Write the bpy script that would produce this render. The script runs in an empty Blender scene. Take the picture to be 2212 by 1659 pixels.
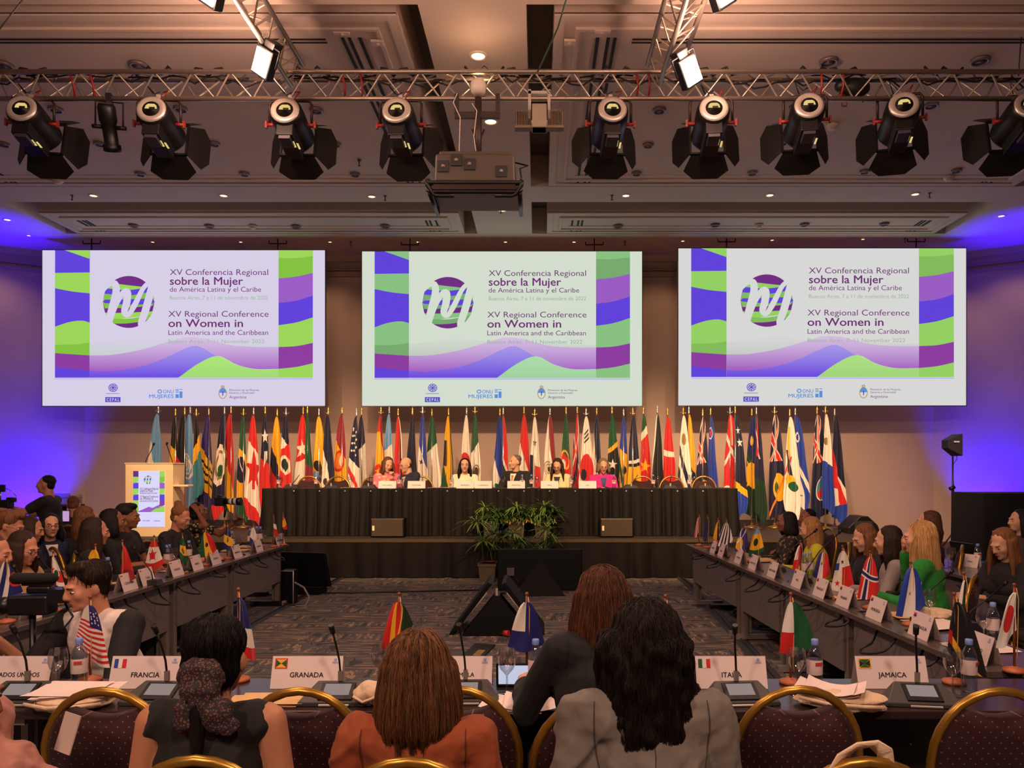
import bpy, math, random
from math import sin, cos, pi, radians as R, sqrt, atan2, floor
from mathutils import Vector as V, Matrix as M4, noise, Euler
from mathutils.bvhtree import BVHTree
random.seed(7)
SC = bpy.context.scene
COL = SC.collection
# ---------------------------------------------------------------- camera, world, exposure, large lights
F, VX, VY, CX, CH = 1650.0, 1163.0, 1010.0, 0.62, 1.7      # focal length in pixels, vanishing point, camera X and height
cd = bpy.data.cameras.new('camera'); cam = bpy.data.objects.new('camera', cd); COL.objects.link(cam)
cd.sensor_width = 36; cd.lens = F/2212*36; cd.shift_x = (1106-VX)/2212; cd.shift_y = (VY-829.5)/2212
cd.clip_start = .05; cd.clip_end = 100
cam.location = (CX, 0, CH); cam.rotation_euler = (pi/2, 0, 0); SC.camera = cam
SC.view_settings.view_transform = 'Standard'; SC.view_settings.look = 'None'
SC.view_settings.exposure = 0.0; SC.view_settings.gamma = 1.0; SC.view_settings.use_curve_mapping = False
wd = bpy.data.worlds.new('world'); SC.world = wd; wd.use_nodes = True
wd.node_tree.nodes['Background'].inputs[0].default_value = (.33, .215, .27, 1)
wd.node_tree.nodes['Background'].inputs[1].default_value = .29
def lamp(name, kind, loc, aim, power, col, **kw):
    l = bpy.data.lights.new(name, kind); l.energy = power; l.color = col
    for k, v in kw.items(): setattr(l, k, v)
    o = bpy.data.objects.new(name, l); COL.objects.link(o); o.location = loc
    if aim is not None: o.rotation_euler = (V(aim)-V(loc)).to_track_quat('-Z', 'Y').to_euler()
    return o
WARM = (1, .68, .40)
for x in (-2.05, 2.1):                                     # unseen area fills added over and behind the seats; points at the truss floods
    lamp('flood_light', 'AREA', (x, -2.2, 5.5), (x*.5, 3.2, .8), 112, (1, .66, .50), size=.5, spread=R(150))  # added fill from behind the camera, no flood is modelled here
    lamp('flood_light', 'AREA', (x, 3.0, 5.45), (x*.4, 5.0, 0), 64, (1, .66, .48), size=.4, spread=R(160))  # added fill above the seats, out of view
    for y in (6.1, 7.05):
        lamp('flood_light', 'POINT', (x*1.0, y-.17, 5.42), None, 64, (1, .58, .42), shadow_soft_size=.09)
for x, s in ((-9.80, 1), (9.92, -1)):                      # blue uplights at the foot of the angled walls
    lamp('uplight', 'SPOT', (x+s*.22, 15.12, .25), (x-s*.01, 15.66, 1.30), 1500, (.012, .0, 1), spot_size=R(74), spot_blend=1, shadow_soft_size=.05)
    lamp('uplight', 'SPOT', (x+s*.2, 13.7, .6), (x+s*.2, 14.1, 6.1), 3300, (.03, .0, 1), spot_size=R(32), spot_blend=.9, shadow_soft_size=.05)

for i, x in enumerate((-10.1, -8.2, -5.9, -3.95, -2.1, -.2, 1.4, 3.1, 4.9, 6.7, 8.6, 10.0)):      # the small recessed spots that wash the back wall
    lamp('wall_wash', 'SPOT', (x, 15.0 if abs(x) < 9 else 14.4, 6.10), (x*1.01, 16.2 if abs(x) < 9 else 15.6, 2.2), 38, (1, .60, .34), spot_size=R(105), spot_blend=.8, shadow_soft_size=.05)
# ---------------------------------------------------------------- helpers
def X(px, Y): return CX+(px-VX)*Y/F
def Z(py, Y): return CH+(VY-py)*Y/F
def P(px, py, Y): return V((X(px, Y), Y, Z(py, Y)))
def onplane(px, py, z):
    Y = (CH-z)*F/(py-VY); return V((X(px, Y), Y, z))
def lin(c):
    return tuple(((x/255)/12.92 if x/255 <= .04045 else ((x/255+.055)/1.055)**2.4) for x in c)
_mats = {}
def nd(nt, t, **kw):
    n = nt.nodes.new(t)
    for k, v in kw.items():
        if k.startswith('i_'):
            n.inputs[int(k[2:])].default_value = v
        else: setattr(n, k, v)
    return n
def mat(name, col=(128, 128, 128), rough=.6, metal=0, emit=0, var=0, vscale=8, bump=0, bscale=60, spec=.5, stretch=None, sheen=0, col2=None, alpha=1):
    if name in _mats: return _mats[name]
    m = bpy.data.materials.new(name); m.use_nodes = True; nt = m.node_tree; b = nt.nodes['Principled BSDF']; L = nt.links
    c = lin(col)+(1,)
    b.inputs['Base Color'].default_value = c; b.inputs['Roughness'].default_value = rough; b.inputs['Metallic'].default_value = metal
    b.inputs['Specular IOR Level'].default_value = spec
    if sheen: b.inputs['Sheen Weight'].default_value = sheen
    if emit:
        b.inputs['Emission Color'].default_value = c; b.inputs['Emission Strength'].default_value = emit
        b.inputs['Base Color'].default_value = (0, 0, 0, 1); b.inputs['Specular IOR Level'].default_value = .1
    if var or bump or col2:
        tc = nd(nt, 'ShaderNodeTexCoord'); mp = nd(nt, 'ShaderNodeMapping'); L.new(tc.outputs['Object'], mp.inputs[0])
        if stretch: mp.inputs['Scale'].default_value = stretch
    if var or col2:
        n = nd(nt, 'ShaderNodeTexNoise'); n.inputs['Scale'].default_value = vscale; n.inputs['Detail'].default_value = 4
        L.new(mp.outputs[0], n.inputs['Vector'])
        r = nd(nt, 'ShaderNodeValToRGB'); r.color_ramp.elements[0].position = .3; r.color_ramp.elements[1].position = .7
        d = lin(col2) if col2 else tuple(x*(1-var) for x in c[:3]); e = c[:3] if col2 else tuple(min(1, x*(1+var)) for x in c[:3])
        r.color_ramp.elements[0].color = d+(1,); r.color_ramp.elements[1].color = tuple(e)+(1,)
        L.new(n.outputs[0], r.inputs[0]); L.new(r.outputs[0], b.inputs['Base Color'])
    if bump:
        n2 = nd(nt, 'ShaderNodeTexNoise'); n2.inputs['Scale'].default_value = bscale; n2.inputs['Detail'].default_value = 3
        L.new(mp.outputs[0], n2.inputs['Vector'])
        bp = nd(nt, 'ShaderNodeBump'); bp.inputs['Strength'].default_value = bump; bp.inputs['Distance'].default_value = .02
        L.new(n2.outputs[0], bp.inputs['Height']); L.new(bp.outputs[0], b.inputs['Normal'])
    _mats[name] = m; return m
def glassmat(name, tint=(235, 238, 245), gloss=.12, rough=.03):
    if name in _mats: return _mats[name]
    m = bpy.data.materials.new(name); m.use_nodes = True; nt = m.node_tree; nt.nodes.clear()
    o = nd(nt, 'ShaderNodeOutputMaterial'); t = nd(nt, 'ShaderNodeBsdfTransparent'); g = nd(nt, 'ShaderNodeBsdfGlossy'); mx = nd(nt, 'ShaderNodeMixShader')
    t.inputs[0].default_value = lin(tint)+(1,); g.inputs['Roughness'].default_value = rough
    lw = nd(nt, 'ShaderNodeLayerWeight'); lw.inputs[0].default_value = .35
    ma = nd(nt, 'ShaderNodeMath', operation='MULTIPLY_ADD'); ma.inputs[1].default_value = .55; ma.inputs[2].default_value = gloss
    nt.links.new(lw.outputs['Facing'], ma.inputs[0]); nt.links.new(ma.outputs[0], mx.inputs[0])
    nt.links.new(t.outputs[0], mx.inputs[1]); nt.links.new(g.outputs[0], mx.inputs[2]); nt.links.new(mx.outputs[0], o.inputs[0])
    _mats[name] = m; return m
def hairmat(name, dark, light, rough=.52):
    """streaky hair: fine noise along the strands, and a tone of its own for every loose strand"""
    if name in _mats: return _mats[name]
    m = mat(name, dark, rough, bump=.35, bscale=1, stretch=(260, 260, 14), spec=.22); nt = m.node_tree; L = nt.links; b = nt.nodes['Principled BSDF']
    mp = [n for n in nt.nodes if n.type == 'MAPPING'][0]
    n = nd(nt, 'ShaderNodeTexNoise'); n.inputs['Scale'].default_value = .35; n.inputs['Detail'].default_value = 3; L.new(mp.outputs[0], n.inputs['Vector'])
    g = nd(nt, 'ShaderNodeNewGeometry'); a = nd(nt, 'ShaderNodeMath', operation='MULTIPLY_ADD'); a.inputs[1].default_value = .5
    L.new(g.outputs['Random Per Island'], a.inputs[0]); L.new(n.outputs[0], a.inputs[2])
    r = nd(nt, 'ShaderNodeValToRGB'); r.color_ramp.elements[0].position = .35; r.color_ramp.elements[1].position = 1.0
    r.color_ramp.elements[0].color = lin(dark)+(1,); r.color_ramp.elements[1].color = lin(light)+(1,)
    L.new(a.outputs[0], r.inputs[0]); L.new(r.outputs[0], b.inputs['Base Color']); return m
I4 = M4.Identity(4)
def TR(loc=(0, 0, 0), rz=0, rx=0, ry=0): return M4.Translation(loc) @ Euler((rx, ry, rz)).to_matrix().to_4x4()
class MB:
    def __init__(s): s.v = []; s.f = []; s.m = []; s.sm = []; s.uv = None
    def add(s, vs, fs, m=0, smooth=False, T=None):
        b = len(s.v)
        s.v += [tuple(T @ V(p)) for p in vs] if T is not None else [tuple(p) for p in vs]
        for f in fs: s.f.append(tuple(b+i for i in f)); s.m.append(m); s.sm.append(smooth)
        return s
    def box(s, c, d, m=0, T=None):
        x, y, z = c; a, b, e = d[0]/2, d[1]/2, d[2]/2
        vs = [(x+i*a, y+j*b, z+k*e) for k in (-1, 1) for j in (-1, 1) for i in (-1, 1)]
        return s.add(vs, [(0, 2, 3, 1), (4, 5, 7, 6), (0, 1, 5, 4), (2, 6, 7, 3), (0, 4, 6, 2), (1, 3, 7, 5)], m, False, T)
    def frus(s, c0, d0, c1, d1, m=0, T=None):
        vs = [(c[0]+i*d[0]/2, c[1]+j*d[1]/2, c[2]) for c, d in ((c0, d0), (c1, d1)) for j in (-1, 1) for i in (-1, 1)]
        return s.add(vs, [(0, 2, 3, 1), (4, 5, 7, 6), (0, 1, 5, 4), (2, 6, 7, 3), (0, 4, 6, 2), (1, 3, 7, 5)], m, False, T)
    def cyl(s, p0, p1, r0, r1=None, n=12, m=0, caps=True, T=None):
        r1 = r0 if r1 is None else r1; p0 = V(p0); p1 = V(p1); d = (p1-p0).normalized()
        a = d.orthogonal().normalized(); b = d.cross(a)
        vs = [p+(a*cos(2*pi*i/n)+b*sin(2*pi*i/n))*r for p, r in ((p0, r0), (p1, r1)) for i in range(n)]
        s.add(vs, [(i, (i+1) % n, n+(i+1) % n, n+i) for i in range(n)], m, True, T)
        if caps:
            b0 = len(s.v)-2*n
            s.f.append(tuple(b0+i for i in reversed(range(n)))); s.f.append(tuple(b0+n+i for i in range(n))); s.m += [m, m]; s.sm += [False, False]
        return s
    def tube(s, pts, r, n=6, m=0, T=None, closed=False, taper=None):
        pts = [V(p) for p in pts]; k = len(pts); vs = []; a = None
        for i, p in enumerate(pts):
            if closed: d = (pts[(i+1) % k]-pts[i-1]).normalized()
            else: d = (pts[min(i+1, k-1)]-pts[max(i-1, 0)]).normalized()
            a = d.orthogonal().normalized() if a is None else (a-d*a.dot(d)).normalized()
            b = d.cross(a); rr = r if taper is None else r+(taper-r)*i/(k-1)
            vs += [p+(a*cos(2*pi*j/n)+b*sin(2*pi*j/n))*rr for j in range(n)]
        fs = []
        for i in range(k if closed else k-1):
            i2 = (i+1) % k
            fs += [(i*n+j, i*n+(j+1) % n, i2*n+(j+1) % n, i2*n+j) for j in range(n)]
        if not closed: fs += [tuple(reversed(range(n))), tuple((k-1)*n+j for j in range(n))]
        return s.add(vs, fs, m, True, T)
    def lathe(s, prof, n=16, m=0, T=None, o=(0, 0, 0), c0=1, c1=1):
        vs = [(o[0]+r*cos(2*pi*j/n), o[1]+r*sin(2*pi*j/n), o[2]+z) for r, z in prof for j in range(n)]
        fs = [(i*n+j, i*n+(j+1) % n, (i+1)*n+(j+1) % n, (i+1)*n+j) for i in range(len(prof)-1) for j in range(n)]
        if c0 and prof[0][0] > 1e-4: fs.append(tuple(reversed(range(n))))
        if c1 and prof[-1][0] > 1e-4: fs.append(tuple((len(prof)-1)*n+j for j in range(n)))
        return s.add(vs, fs, m, True, T)
    def ell(s, c, r, B=None, nu=14, nv=9, m=0, T=None):
        """closed ellipsoid; B: 3x3 basis"""
        vs = [V((0, 0, -1))]
        for i in range(1, nv):
            t = -pi/2+pi*i/nv
            vs += [V((cos(t)*cos(2*pi*j/nu), cos(t)*sin(2*pi*j/nu), sin(t))) for j in range(nu)]
        vs.append(V((0, 0, 1)))
        vs = [V((p.x*r[0], p.y*r[1], p.z*r[2])) for p in vs]
        if B is not None: vs = [B @ p for p in vs]
        vs = [p+V(c) for p in vs]; fs = []; e = len(vs)-1
        for j in range(nu):
            k = (j+1) % nu; fs.append((0, 1+k, 1+j)); fs.append((e, e-nu+j, e-nu+k))
            for i in range(nv-2): fs.append((1+i*nu+j, 1+i*nu+k, 1+(i+1)*nu+k, 1+(i+1)*nu+j))
        return s.add(vs, fs, m, True, T)
    def cap(s, p0, p1, r0, r1=None, n=10, m=0):
        """closed tapered capsule"""
        r1 = r0 if r1 is None else r1; p0 = V(p0); p1 = V(p1); d = p1-p0
        if d.length < 1e-5: return s.ell(p0, (r0, r0, r0), m=m)
        d.normalize(); a = d.orthogonal().normalized(); b = d.cross(a); rings = []
        for t in (-60, -25, 0): rings.append((p0+d*r0*sin(R(t)), r0*cos(R(t))))
        for t in (0, 25, 60): rings.append((p1+d*r1*sin(R(t)), r1*cos(R(t))))
        vs = [p+(a*cos(2*pi*i/n)+b*sin(2*pi*i/n))*r for p, r in rings for i in range(n)]
        fs = [(k*n+i, k*n+(i+1) % n, (k+1)*n+(i+1) % n, (k+1)*n+i) for k in range(5) for i in range(n)]
        fs += [tuple(reversed(range(n))), tuple(5*n+i for i in range(n))]
        return s.add(vs, fs, m, True)
    def sheet(s, fn, nu, nv, m=0, uv=True, thick=0):
        vs = [fn(i/nu, j/nv) for j in range(nv+1) for i in range(nu+1)]; b = len(s.f)
        s.add(vs, [(j*(nu+1)+i, j*(nu+1)+i+1, (j+1)*(nu+1)+i+1, (j+1)*(nu+1)+i) for j in range(nv) for i in range(nu)], m, True)
        if uv:
            s.uv = s.uv or {}
            for j in range(nv):
                for i in range(nu): s.uv[b+j*nu+i] = [(i/nu, j/nv), ((i+1)/nu, j/nv), ((i+1)/nu, (j+1)/nv), (i/nu, (j+1)/nv)]
        return s
    def prism(s, poly, z0, z1, m=0, T=None):
        n = len(poly); vs = [(x, y, z0) for x, y in poly]+[(x, y, z1) for x, y in poly]
        return s.add(vs, [tuple(reversed(range(n))), tuple(range(n, 2*n))]+[(i, (i+1) % n, n+(i+1) % n, n+i) for i in range(n)], m, False, T)
    def mesh(s, name, mats=()):
        me = bpy.data.meshes.new(name); me.from_pydata(s.v, [], s.f)
        for a in mats: me.materials.append(a)
        me.polygons.foreach_set('material_index', s.m); me.polygons.foreach_set('use_smooth', s.sm)
        if s.uv:
            u = me.uv_layers.new(name='UVMap')
            for p in me.polygons:
                q = s.uv.get(p.index)
                if q:
                    for k, li in enumerate(p.loop_indices): u.data[li].uv = q[k]
        me.update(); return me
    def build(s, name, mats, parent=None, bevel=0, loc=None, rz=0):
        if not isinstance(mats, (list, tuple)): mats = [mats]
        o = bpy.data.objects.new(name, s.mesh(name, mats)); COL.objects.link(o)
        if parent is not None: o.parent = parent
        if loc is not None: o.location = loc; o.rotation_euler = (0, 0, rz)
        if bevel:
            b = o.modifiers.new('bevel', 'BEVEL'); b.width = bevel; b.segments = 2; b.limit_method = 'ANGLE'; b.angle_limit = R(40)
        return o
def tag(o, label, cat, group=None, kind=None):
    o['label'] = label; o['category'] = cat
    if group: o['group'] = group
    if kind: o['kind'] = kind
    return o
def thing(name, label, cat, loc=(0, 0, 0), rz=0, group=None):
    o = bpy.data.objects.new(name, None); COL.objects.link(o); o.empty_display_size = .05
    o.location = loc; o.rotation_euler = (0, 0, rz); return tag(o, label, cat, group)
def struct(mb, name, mats, label=None, bevel=0):
    o = mb.build(name, mats, bevel=bevel); o['kind'] = 'structure'
    if label: o['label'] = label
    return o
KIDS = {}
def dup(o, loc, rz=0, label=None, group=None, parent=None):
    c = o.copy(); COL.objects.link(c)
    if parent is not None: c.parent = parent
    else:
        c.location = loc; c.rotation_euler = (0, 0, rz)
        if label: c['label'] = label
        if group: c['group'] = group
    if o.name not in KIDS: KIDS[o.name] = [k for k in COL.objects if k.parent == o]
    for k in KIDS[o.name]: dup(k, None, parent=c)
    return c
_bench = bpy.data.scenes.new('bench')                     # scratch scene, only for evaluating modifiers; removed at the end
_txt = {}
def text(body, size=1, bold=0, align='CENTER', sx=1):
    """letters as flat 2-D outlines: verts (x, y) and faces"""
    wt = bold if bold in (0, 1) else (1 if bold > 0 else 0); k = (body, 0, align); bold = 0
    if k not in _txt:
        c = bpy.data.curves.new('lettering', 'FONT'); c.body = body; c.size = 1; c.align_x = align; c.resolution_u = 3; c.offset = bold
        o = bpy.data.objects.new('lettering', c); _bench.collection.objects.link(o)
        with bpy.context.temp_override(scene=_bench, view_layer=_bench.view_layers[0]): dg = bpy.context.evaluated_depsgraph_get(); me = bpy.data.meshes.new_from_object(o.evaluated_get(dg), depsgraph=dg)
        _txt[k] = ([tuple(v.co)[:2] for v in me.vertices], [tuple(p.vertices) for p in me.polygons]); bpy.data.meshes.remove(me)
        bpy.data.objects.remove(o); bpy.data.curves.remove(c)
    v, f = _txt[k]
    if wt:                                                # heavier letters: the outline twice, a hair apart
        n0 = len(v); v = [(x+d, y+e) for d, e in ((-.014, 0), (.014, 0), (0, .012), (0, -.012)) for x, y in v]; f = [tuple(i+n0*j for i in q) for j in range(4) for q in f]
    return [(x*size*sx, y*size) for x, y in v], f
def put_text(mb, body, T, size, bold=0, align='CENTER', m=0, width=None):
    v, f = text(body, size, bold, align)
    if width:
        w = max(x for x, _ in v)-min(x for x, _ in v); v = [(x*width/w, y) for x, y in v]
    mb.add([(x, y, 0) for x, y in v], f, m, False, T)
FRONT = M4.Rotation(pi/2, 4, 'X')        # XY outline -> stands up in XZ, facing -Y

def realize(mb, voxel, smooth=2, name='m', fac=.5):
    """union of closed shapes as one continuous surface (local coordinates)"""
    me = mb.mesh(name); o = bpy.data.objects.new(name, me); _bench.collection.objects.link(o)
    r = o.modifiers.new('r', 'REMESH'); r.mode = 'VOXEL'; r.voxel_size = voxel; r.use_smooth_shade = True
    if smooth:
        sm = o.modifiers.new('s', 'SMOOTH'); sm.factor = fac; sm.iterations = smooth
    with bpy.context.temp_override(scene=_bench, view_layer=_bench.view_layers[0]):
        dg = bpy.context.evaluated_depsgraph_get(); out = bpy.data.meshes.new_from_object(o.evaluated_get(dg), depsgraph=dg)
    bpy.data.objects.remove(o); bpy.data.meshes.remove(me); out.name = name
    return out
def mesh_obj(me, name, mats, parent=None, loc=None, rz=0):
    if len(me.materials): me.materials.clear()
    for a in (mats if isinstance(mats, (list, tuple)) else [mats]): me.materials.append(a)
    o = bpy.data.objects.new(name, me); COL.objects.link(o)
    if parent is not None: o.parent = parent
    if loc is not None: o.location = loc; o.rotation_euler = (0, 0, rz)
    return o
def displace(me, fn):
    """move every vertex along its normal by fn(co)"""
    cs = [v.co.copy() for v in me.vertices]; ns = [v.normal.copy() for v in me.vertices]; out = []
    for c, n in zip(cs, ns): out.extend(c+n*fn(c))
    me.vertices.foreach_set('co', out); me.update()
def wrinkle(me, amp, sc, stretch=(1, 1, 1)):
    def fn(c):
        q = V((c.x*sc*stretch[0], c.y*sc*stretch[1], c.z*sc*stretch[2])); return noise.noise(q)*amp+noise.noise(q*2.3)*amp*.4
    displace(me, fn)
# ---------------------------------------------------------------- setting: floor, walls, ceiling
BW = 16.2; CZ = 6.15
def carpet():
    m = bpy.data.materials.new('carpet'); m.use_nodes = True; nt = m.node_tree; L = nt.links; b = nt.nodes['Principled BSDF']
    b.inputs['Roughness'].default_value = .95; b.inputs['Specular IOR Level'].default_value = .1
    tc = nd(nt, 'ShaderNodeTexCoord')
    def streak(sc, thr, rot=0):
        mp = nd(nt, 'ShaderNodeMapping'); mp.inputs['Scale'].default_value = sc; mp.inputs['Rotation'].default_value = (0, 0, rot); L.new(tc.outputs['Object'], mp.inputs[0])
        n = nd(nt, 'ShaderNodeTexNoise'); n.inputs['Scale'].default_value = 1; n.inputs['Detail'].default_value = 2; L.new(mp.outputs[0], n.inputs['Vector']); return n
    a = streak((2.4, 24, 1), .5); c = streak((19, 3.2, 1), .5, R(8)); big = streak((1.6, 3.2, 1), .5)
    gt = nd(nt, 'ShaderNodeMath', operation='GREATER_THAN'); gt.inputs[1].default_value = .53; L.new(big.outputs[0], gt.inputs[0])
    mx = nd(nt, 'ShaderNodeMix'); L.new(gt.outputs[0], mx.inputs[0]); L.new(a.outputs[0], mx.inputs[2]); L.new(c.outputs[0], mx.inputs[3])
    r = nd(nt, 'ShaderNodeValToRGB'); r.color_ramp.interpolation = 'CONSTANT'
    el = r.color_ramp.elements; el[0].position = 0; el[0].color = lin((74, 72, 76))+(1,); el[1].position = .43; el[1].color = lin((106, 97, 92))+(1,)
    for p, k in ((.52, (92, 92, 96)), (.585, (164, 134, 106)), (.66, (112, 98, 88))):
        e = el.new(p); e.color = lin(k)+(1,)
    L.new(mx.outputs[0], r.inputs[0]); L.new(r.outputs[0], b.inputs['Base Color']); return m
fl = MB(); fl.box((0, 5.9, -.05), (26, 21, .1)); struct(fl, 'floor', carpet(), 'patterned hotel carpet in grey, blue and tan dashes')
WALL = mat('wall_cloth', (200, 172, 156), .9, var=.05, vscale=1.2, bump=.05, bscale=90)
TRIMM = mat('trim_paint', (176, 152, 130), .7)
def wallseg(name, a, b, z0=0, z1=CZ+.5, th=.2, m=WALL):
    a = V((a[0], a[1], 0)); b = V((b[0], b[1], 0)); d = b-a; n = V((-d.y, d.x, 0)).normalized(); mb = MB()
    mb.prism([(a.x, a.y), (b.x, b.y), (b.x+n.x*th, b.y+n.y*th), (a.x+n.x*th, a.y+n.y*th)], z0, z1); return struct(mb, name, m)
wallseg('wall_back', (9.0, BW), (-9.0, BW), th=-.2)
wallseg('wall_left', (-9.0, BW), (-12.6, 14.14), th=-.2); wallseg('wall_left', (-12.6, 14.14), (-12.6, -4.5), th=-.2)
wallseg('wall_right', (9.0, BW), (12.6, 14.14), th=.2); wallseg('wall_right', (12.6, 14.14), (12.6, -4.5), th=.2)
tn = 0
for nm, a, b in (('back', (-9, BW), (9, BW)), ('left', (-12.6, 14.14), (-9, BW)), ('right', (9, BW), (12.6, 14.14))):
    A = V((a[0], a[1], 0)); B = V((b[0], b[1], 0)); d = (B-A).normalized(); n = V((d.y, -d.x, 0)); mb = MB()
    for z0, z1, t in ((5.74, 5.80, .05), (5.86, 5.90, .09), (5.90, 6.02, .12), (6.02, 6.15, .18)):
        mb.prism([(A.x, A.y), (A.x+n.x*t, A.y+n.y*t), (B.x+n.x*t, B.y+n.y*t), (B.x, B.y)], z0, z1)
    tn += 1; struct(mb, 'trim_%d' % tn, TRIMM)
    mb = MB(); mb.prism([(A.x, A.y), (A.x+n.x*.02, A.y+n.y*.02), (B.x+n.x*.02, B.y+n.y*.02), (B.x, B.y)], 0, .14); struct(mb, 'baseboard_'+nm, mat('base_paint', (92, 74, 64), .6))
CEIL = mat('ceiling_paint', (214, 194, 178), .85, var=.03, vscale=1.5); SLOT = mat('slot_black', (14, 12, 12), .8); CEIL2 = mat('ceiling_slot_paint', (120, 108, 92), .9)
T = .5
def cbox(mb, x0, x1, y0, y1, z0=CZ, z1=CZ+T, m=0): mb.box(((x0+x1)/2, (y0+y1)/2, (z0+z1)/2), (x1-x0, y1-y0, z1-z0), m)
c = MB()
cbox(c, -13, 13, -4.6, 7.34); cbox(c, -13, 13, 12.1, 12.8); cbox(c, -13, 13, 14.54, 16.4)
for y0, y1 in ((7.34, 12.1), (12.8, 14.54)):
    cbox(c, -.54, .5, y0, y1); cbox(c, -13, -8.36, y0, y1); cbox(c, 8.36, 13, y0, y1)
cbox(c, -13, 13, -4.6, 16.4, CZ+T, CZ+T+.05, 1)
struct(c, 'ceiling', [CEIL, CEIL2])
n = 3
for y0, y1 in ((7.52, 12.08), (13.38, 14.52)):
    for s in (-1, 1):
        mb = MB(); a, b = (.78, 8.14)
        f = lambda u, w: (min(s*u, s*w), max(s*u, s*w))
        cbox(mb, *f(a, b), y0, y1, CZ+.02, CZ+T)
        for k, (t0, t1, dz) in enumerate(((0, .10, .0), (.10, .22, .015), (.22, .26, -.012), (.26, .40, .01))):   # stepped border
            for (u0, u1, w0, w1) in ((a+t0, b-t0, y0+t0, y0+t1), (a+t0, b-t0, y1-t1, y1-t0), (a+t0, a+t1, y0+t1, y1-t1), (b-t1, b-t0, y0+t1, y1-t1)):
                cbox(mb, *f(u0, u1), w0, w1, CZ+dz, CZ+.03)
        for u in (1.22, 1.33, 1.40, 7.55, 7.61, 7.69): cbox(mb, *f(u, u+(.04 if u in (1.13, 7.69) else .034)), y0+.42, y1-.03, CZ+.012, CZ+.03, 1)
        if y1 < 13:
            for w in (.44, .50): cbox(mb, *f(1.6, 7.4), y0+w, y0+w+.02, CZ+.012, CZ+.03, 1)
        n += 1; struct(mb, 'trim_%d' % n, [CEIL, SLOT])
# ---- recessed downlights, detectors, sprinklers
LIT = mat('downlight_lit', (255, 206, 150), emit=5); RING = mat('downlight_ring', (226, 204, 184), .5); OFF = mat('downlight_off', (128, 108, 112), .4, .4)
def ceil_at(px, py, r, lit, label):
    p = onplane(px, py, CZ); t = thing('ceiling_downlight', label, 'ceiling light', p, 0, 'recessed ceiling lights')
    MB().lathe([(r*.72, -.004), (r*.76, -.014), (r, -.012), (r*1.04, .02)], 20, c0=0).build('trim_ring', RING if lit else OFF, t)
    MB().lathe([(r*.74, -.003), (r*.4, .014), (0.0001, .016)], 20).build('lens', LIT if lit else OFF, t)
ORD = ['first', 'second', 'third', 'fourth', 'fifth', 'sixth', 'seventh', 'eighth', 'ninth', 'tenth']
for row, r, lit, pts in (('in the strip between the ceiling panels', .10, 1, [(1033, 120), (1060, 262), (1085, 453)]),
        ('on the beam before the far tray', .075, 1, [(202, 422), (483, 422), (803, 424), (1352, 422), (1663, 421), (1977, 419)]),
        ('over the blue lit corners', .07, 1, [(16, 474), (2163, 466)]),
        ('in the dark strip above the screens', .045, 1, [(62, 508), (330, 522), (520, 522), (713, 522), (903, 522), (1092, 522), (1240, 522), (1475, 520), (1668, 518), (1864, 516)]),
        ('behind the lighting truss', .10, 0, [(8, 143), (299, 143), (1790, 135), (2117, 133)]),
        ('in the second row under the truss', .085, 0, [(120, 238), (390, 237), (683, 240), (1424, 240), (1720, 233), (2012, 229)]),
        ('in the third row under the truss', .075, 0, [(8, 313), (215, 312), (463, 312), (725, 313), (1400, 315), (1690, 310)]),
        ('near the far edge of the large panels', .075, 0, [(105, 377), (303, 377), (528, 377), (767, 378), (1375, 376), (1625, 375), (1868, 372), (2066, 370)]),
        ('inside the far tray', .085, 0, [(288, 488), (452, 489), (639, 490), (832, 489), (1335, 489), (1545, 487), (1738, 486), (1910, 485)])):
    for i, (px, py) in enumerate(pts):
        ceil_at(px, py, r, lit, '%s recessed spot, %s from the left %s' % ('lit' if lit else 'unlit', ORD[i], row))
DET = mat('detector_plastic', (214, 196, 176), .5); SPR = mat('sprinkler_metal', (90, 74, 66), .4, .6)
for i, (px, py, w) in enumerate(((125, 390, 'over the left fresnel lights'), (546, 489, 'in the far tray on the left'), (1640, 487, 'in the far tray on the right'), (2050, 384, 'over the right fresnel lights'), (1798, 272, 'beside the middle of the right lights'), (1282, 292, 'by the big panel slot'))):
    MBx = MB().lathe([(.03, -.05), (.05, -.045), (.055, -.02), (.075, -.018), (.08, .01)], 16)
    tag(MBx.build('smoke_detector', DET, loc=onplane(px, py, CZ)), 'small round smoke detector on ceiling '+w, 'smoke detector', 'ceiling smoke detectors')
for px, py, w in ((156, 424, 'left end of the beam'), (832, 425, 'beam left of the projector'), (1322, 424, 'beam right of the projector'), (2008, 419, 'right end of the beam'), (776, 349, 'large left panel'), (1082, 453, 'strip behind the projector'), (758, 524, 'dark strip over the left gap'), (1350, 523, 'dark strip over the right gap'), (1955, 517, 'dark strip over the right screen')):
    mb = MB().cyl((0, 0, .01), (0, 0, -.07), .012, .008, 8).lathe([(.03, -.004), (.03, .01)], 12).lathe([(.002, -.085), (.025, -.075), (.003, -.07)], 10)
    tag(mb.build('fire_sprinkler', SPR, loc=onplane(px, py-2, CZ)), 'fire sprinkler head on the ceiling, '+w, 'sprinkler', 'fire sprinklers')

for px, py, w, d, lab in ((738, 69, .16, .05, 'first, left of the middle strip'), (815, 90, .12, .09, 'second, left of the middle strip'), (1302, 65, .16, .05, 'second, right of the middle strip'), (1231, 89, .12, .09, 'first, right of the middle strip')):
    t = thing('ceiling_plate', 'small white plate on the ceiling panel border, '+lab, 'ceiling plate', onplane(px, py, CZ)); MB().box((0, 0, -.012), (w, d, .024)).build('cover', RING, t); MB().lathe([(.0001, -.04), (.02, -.03), (.024, -.02)], 10).build('sensor', DET, t)

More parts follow.
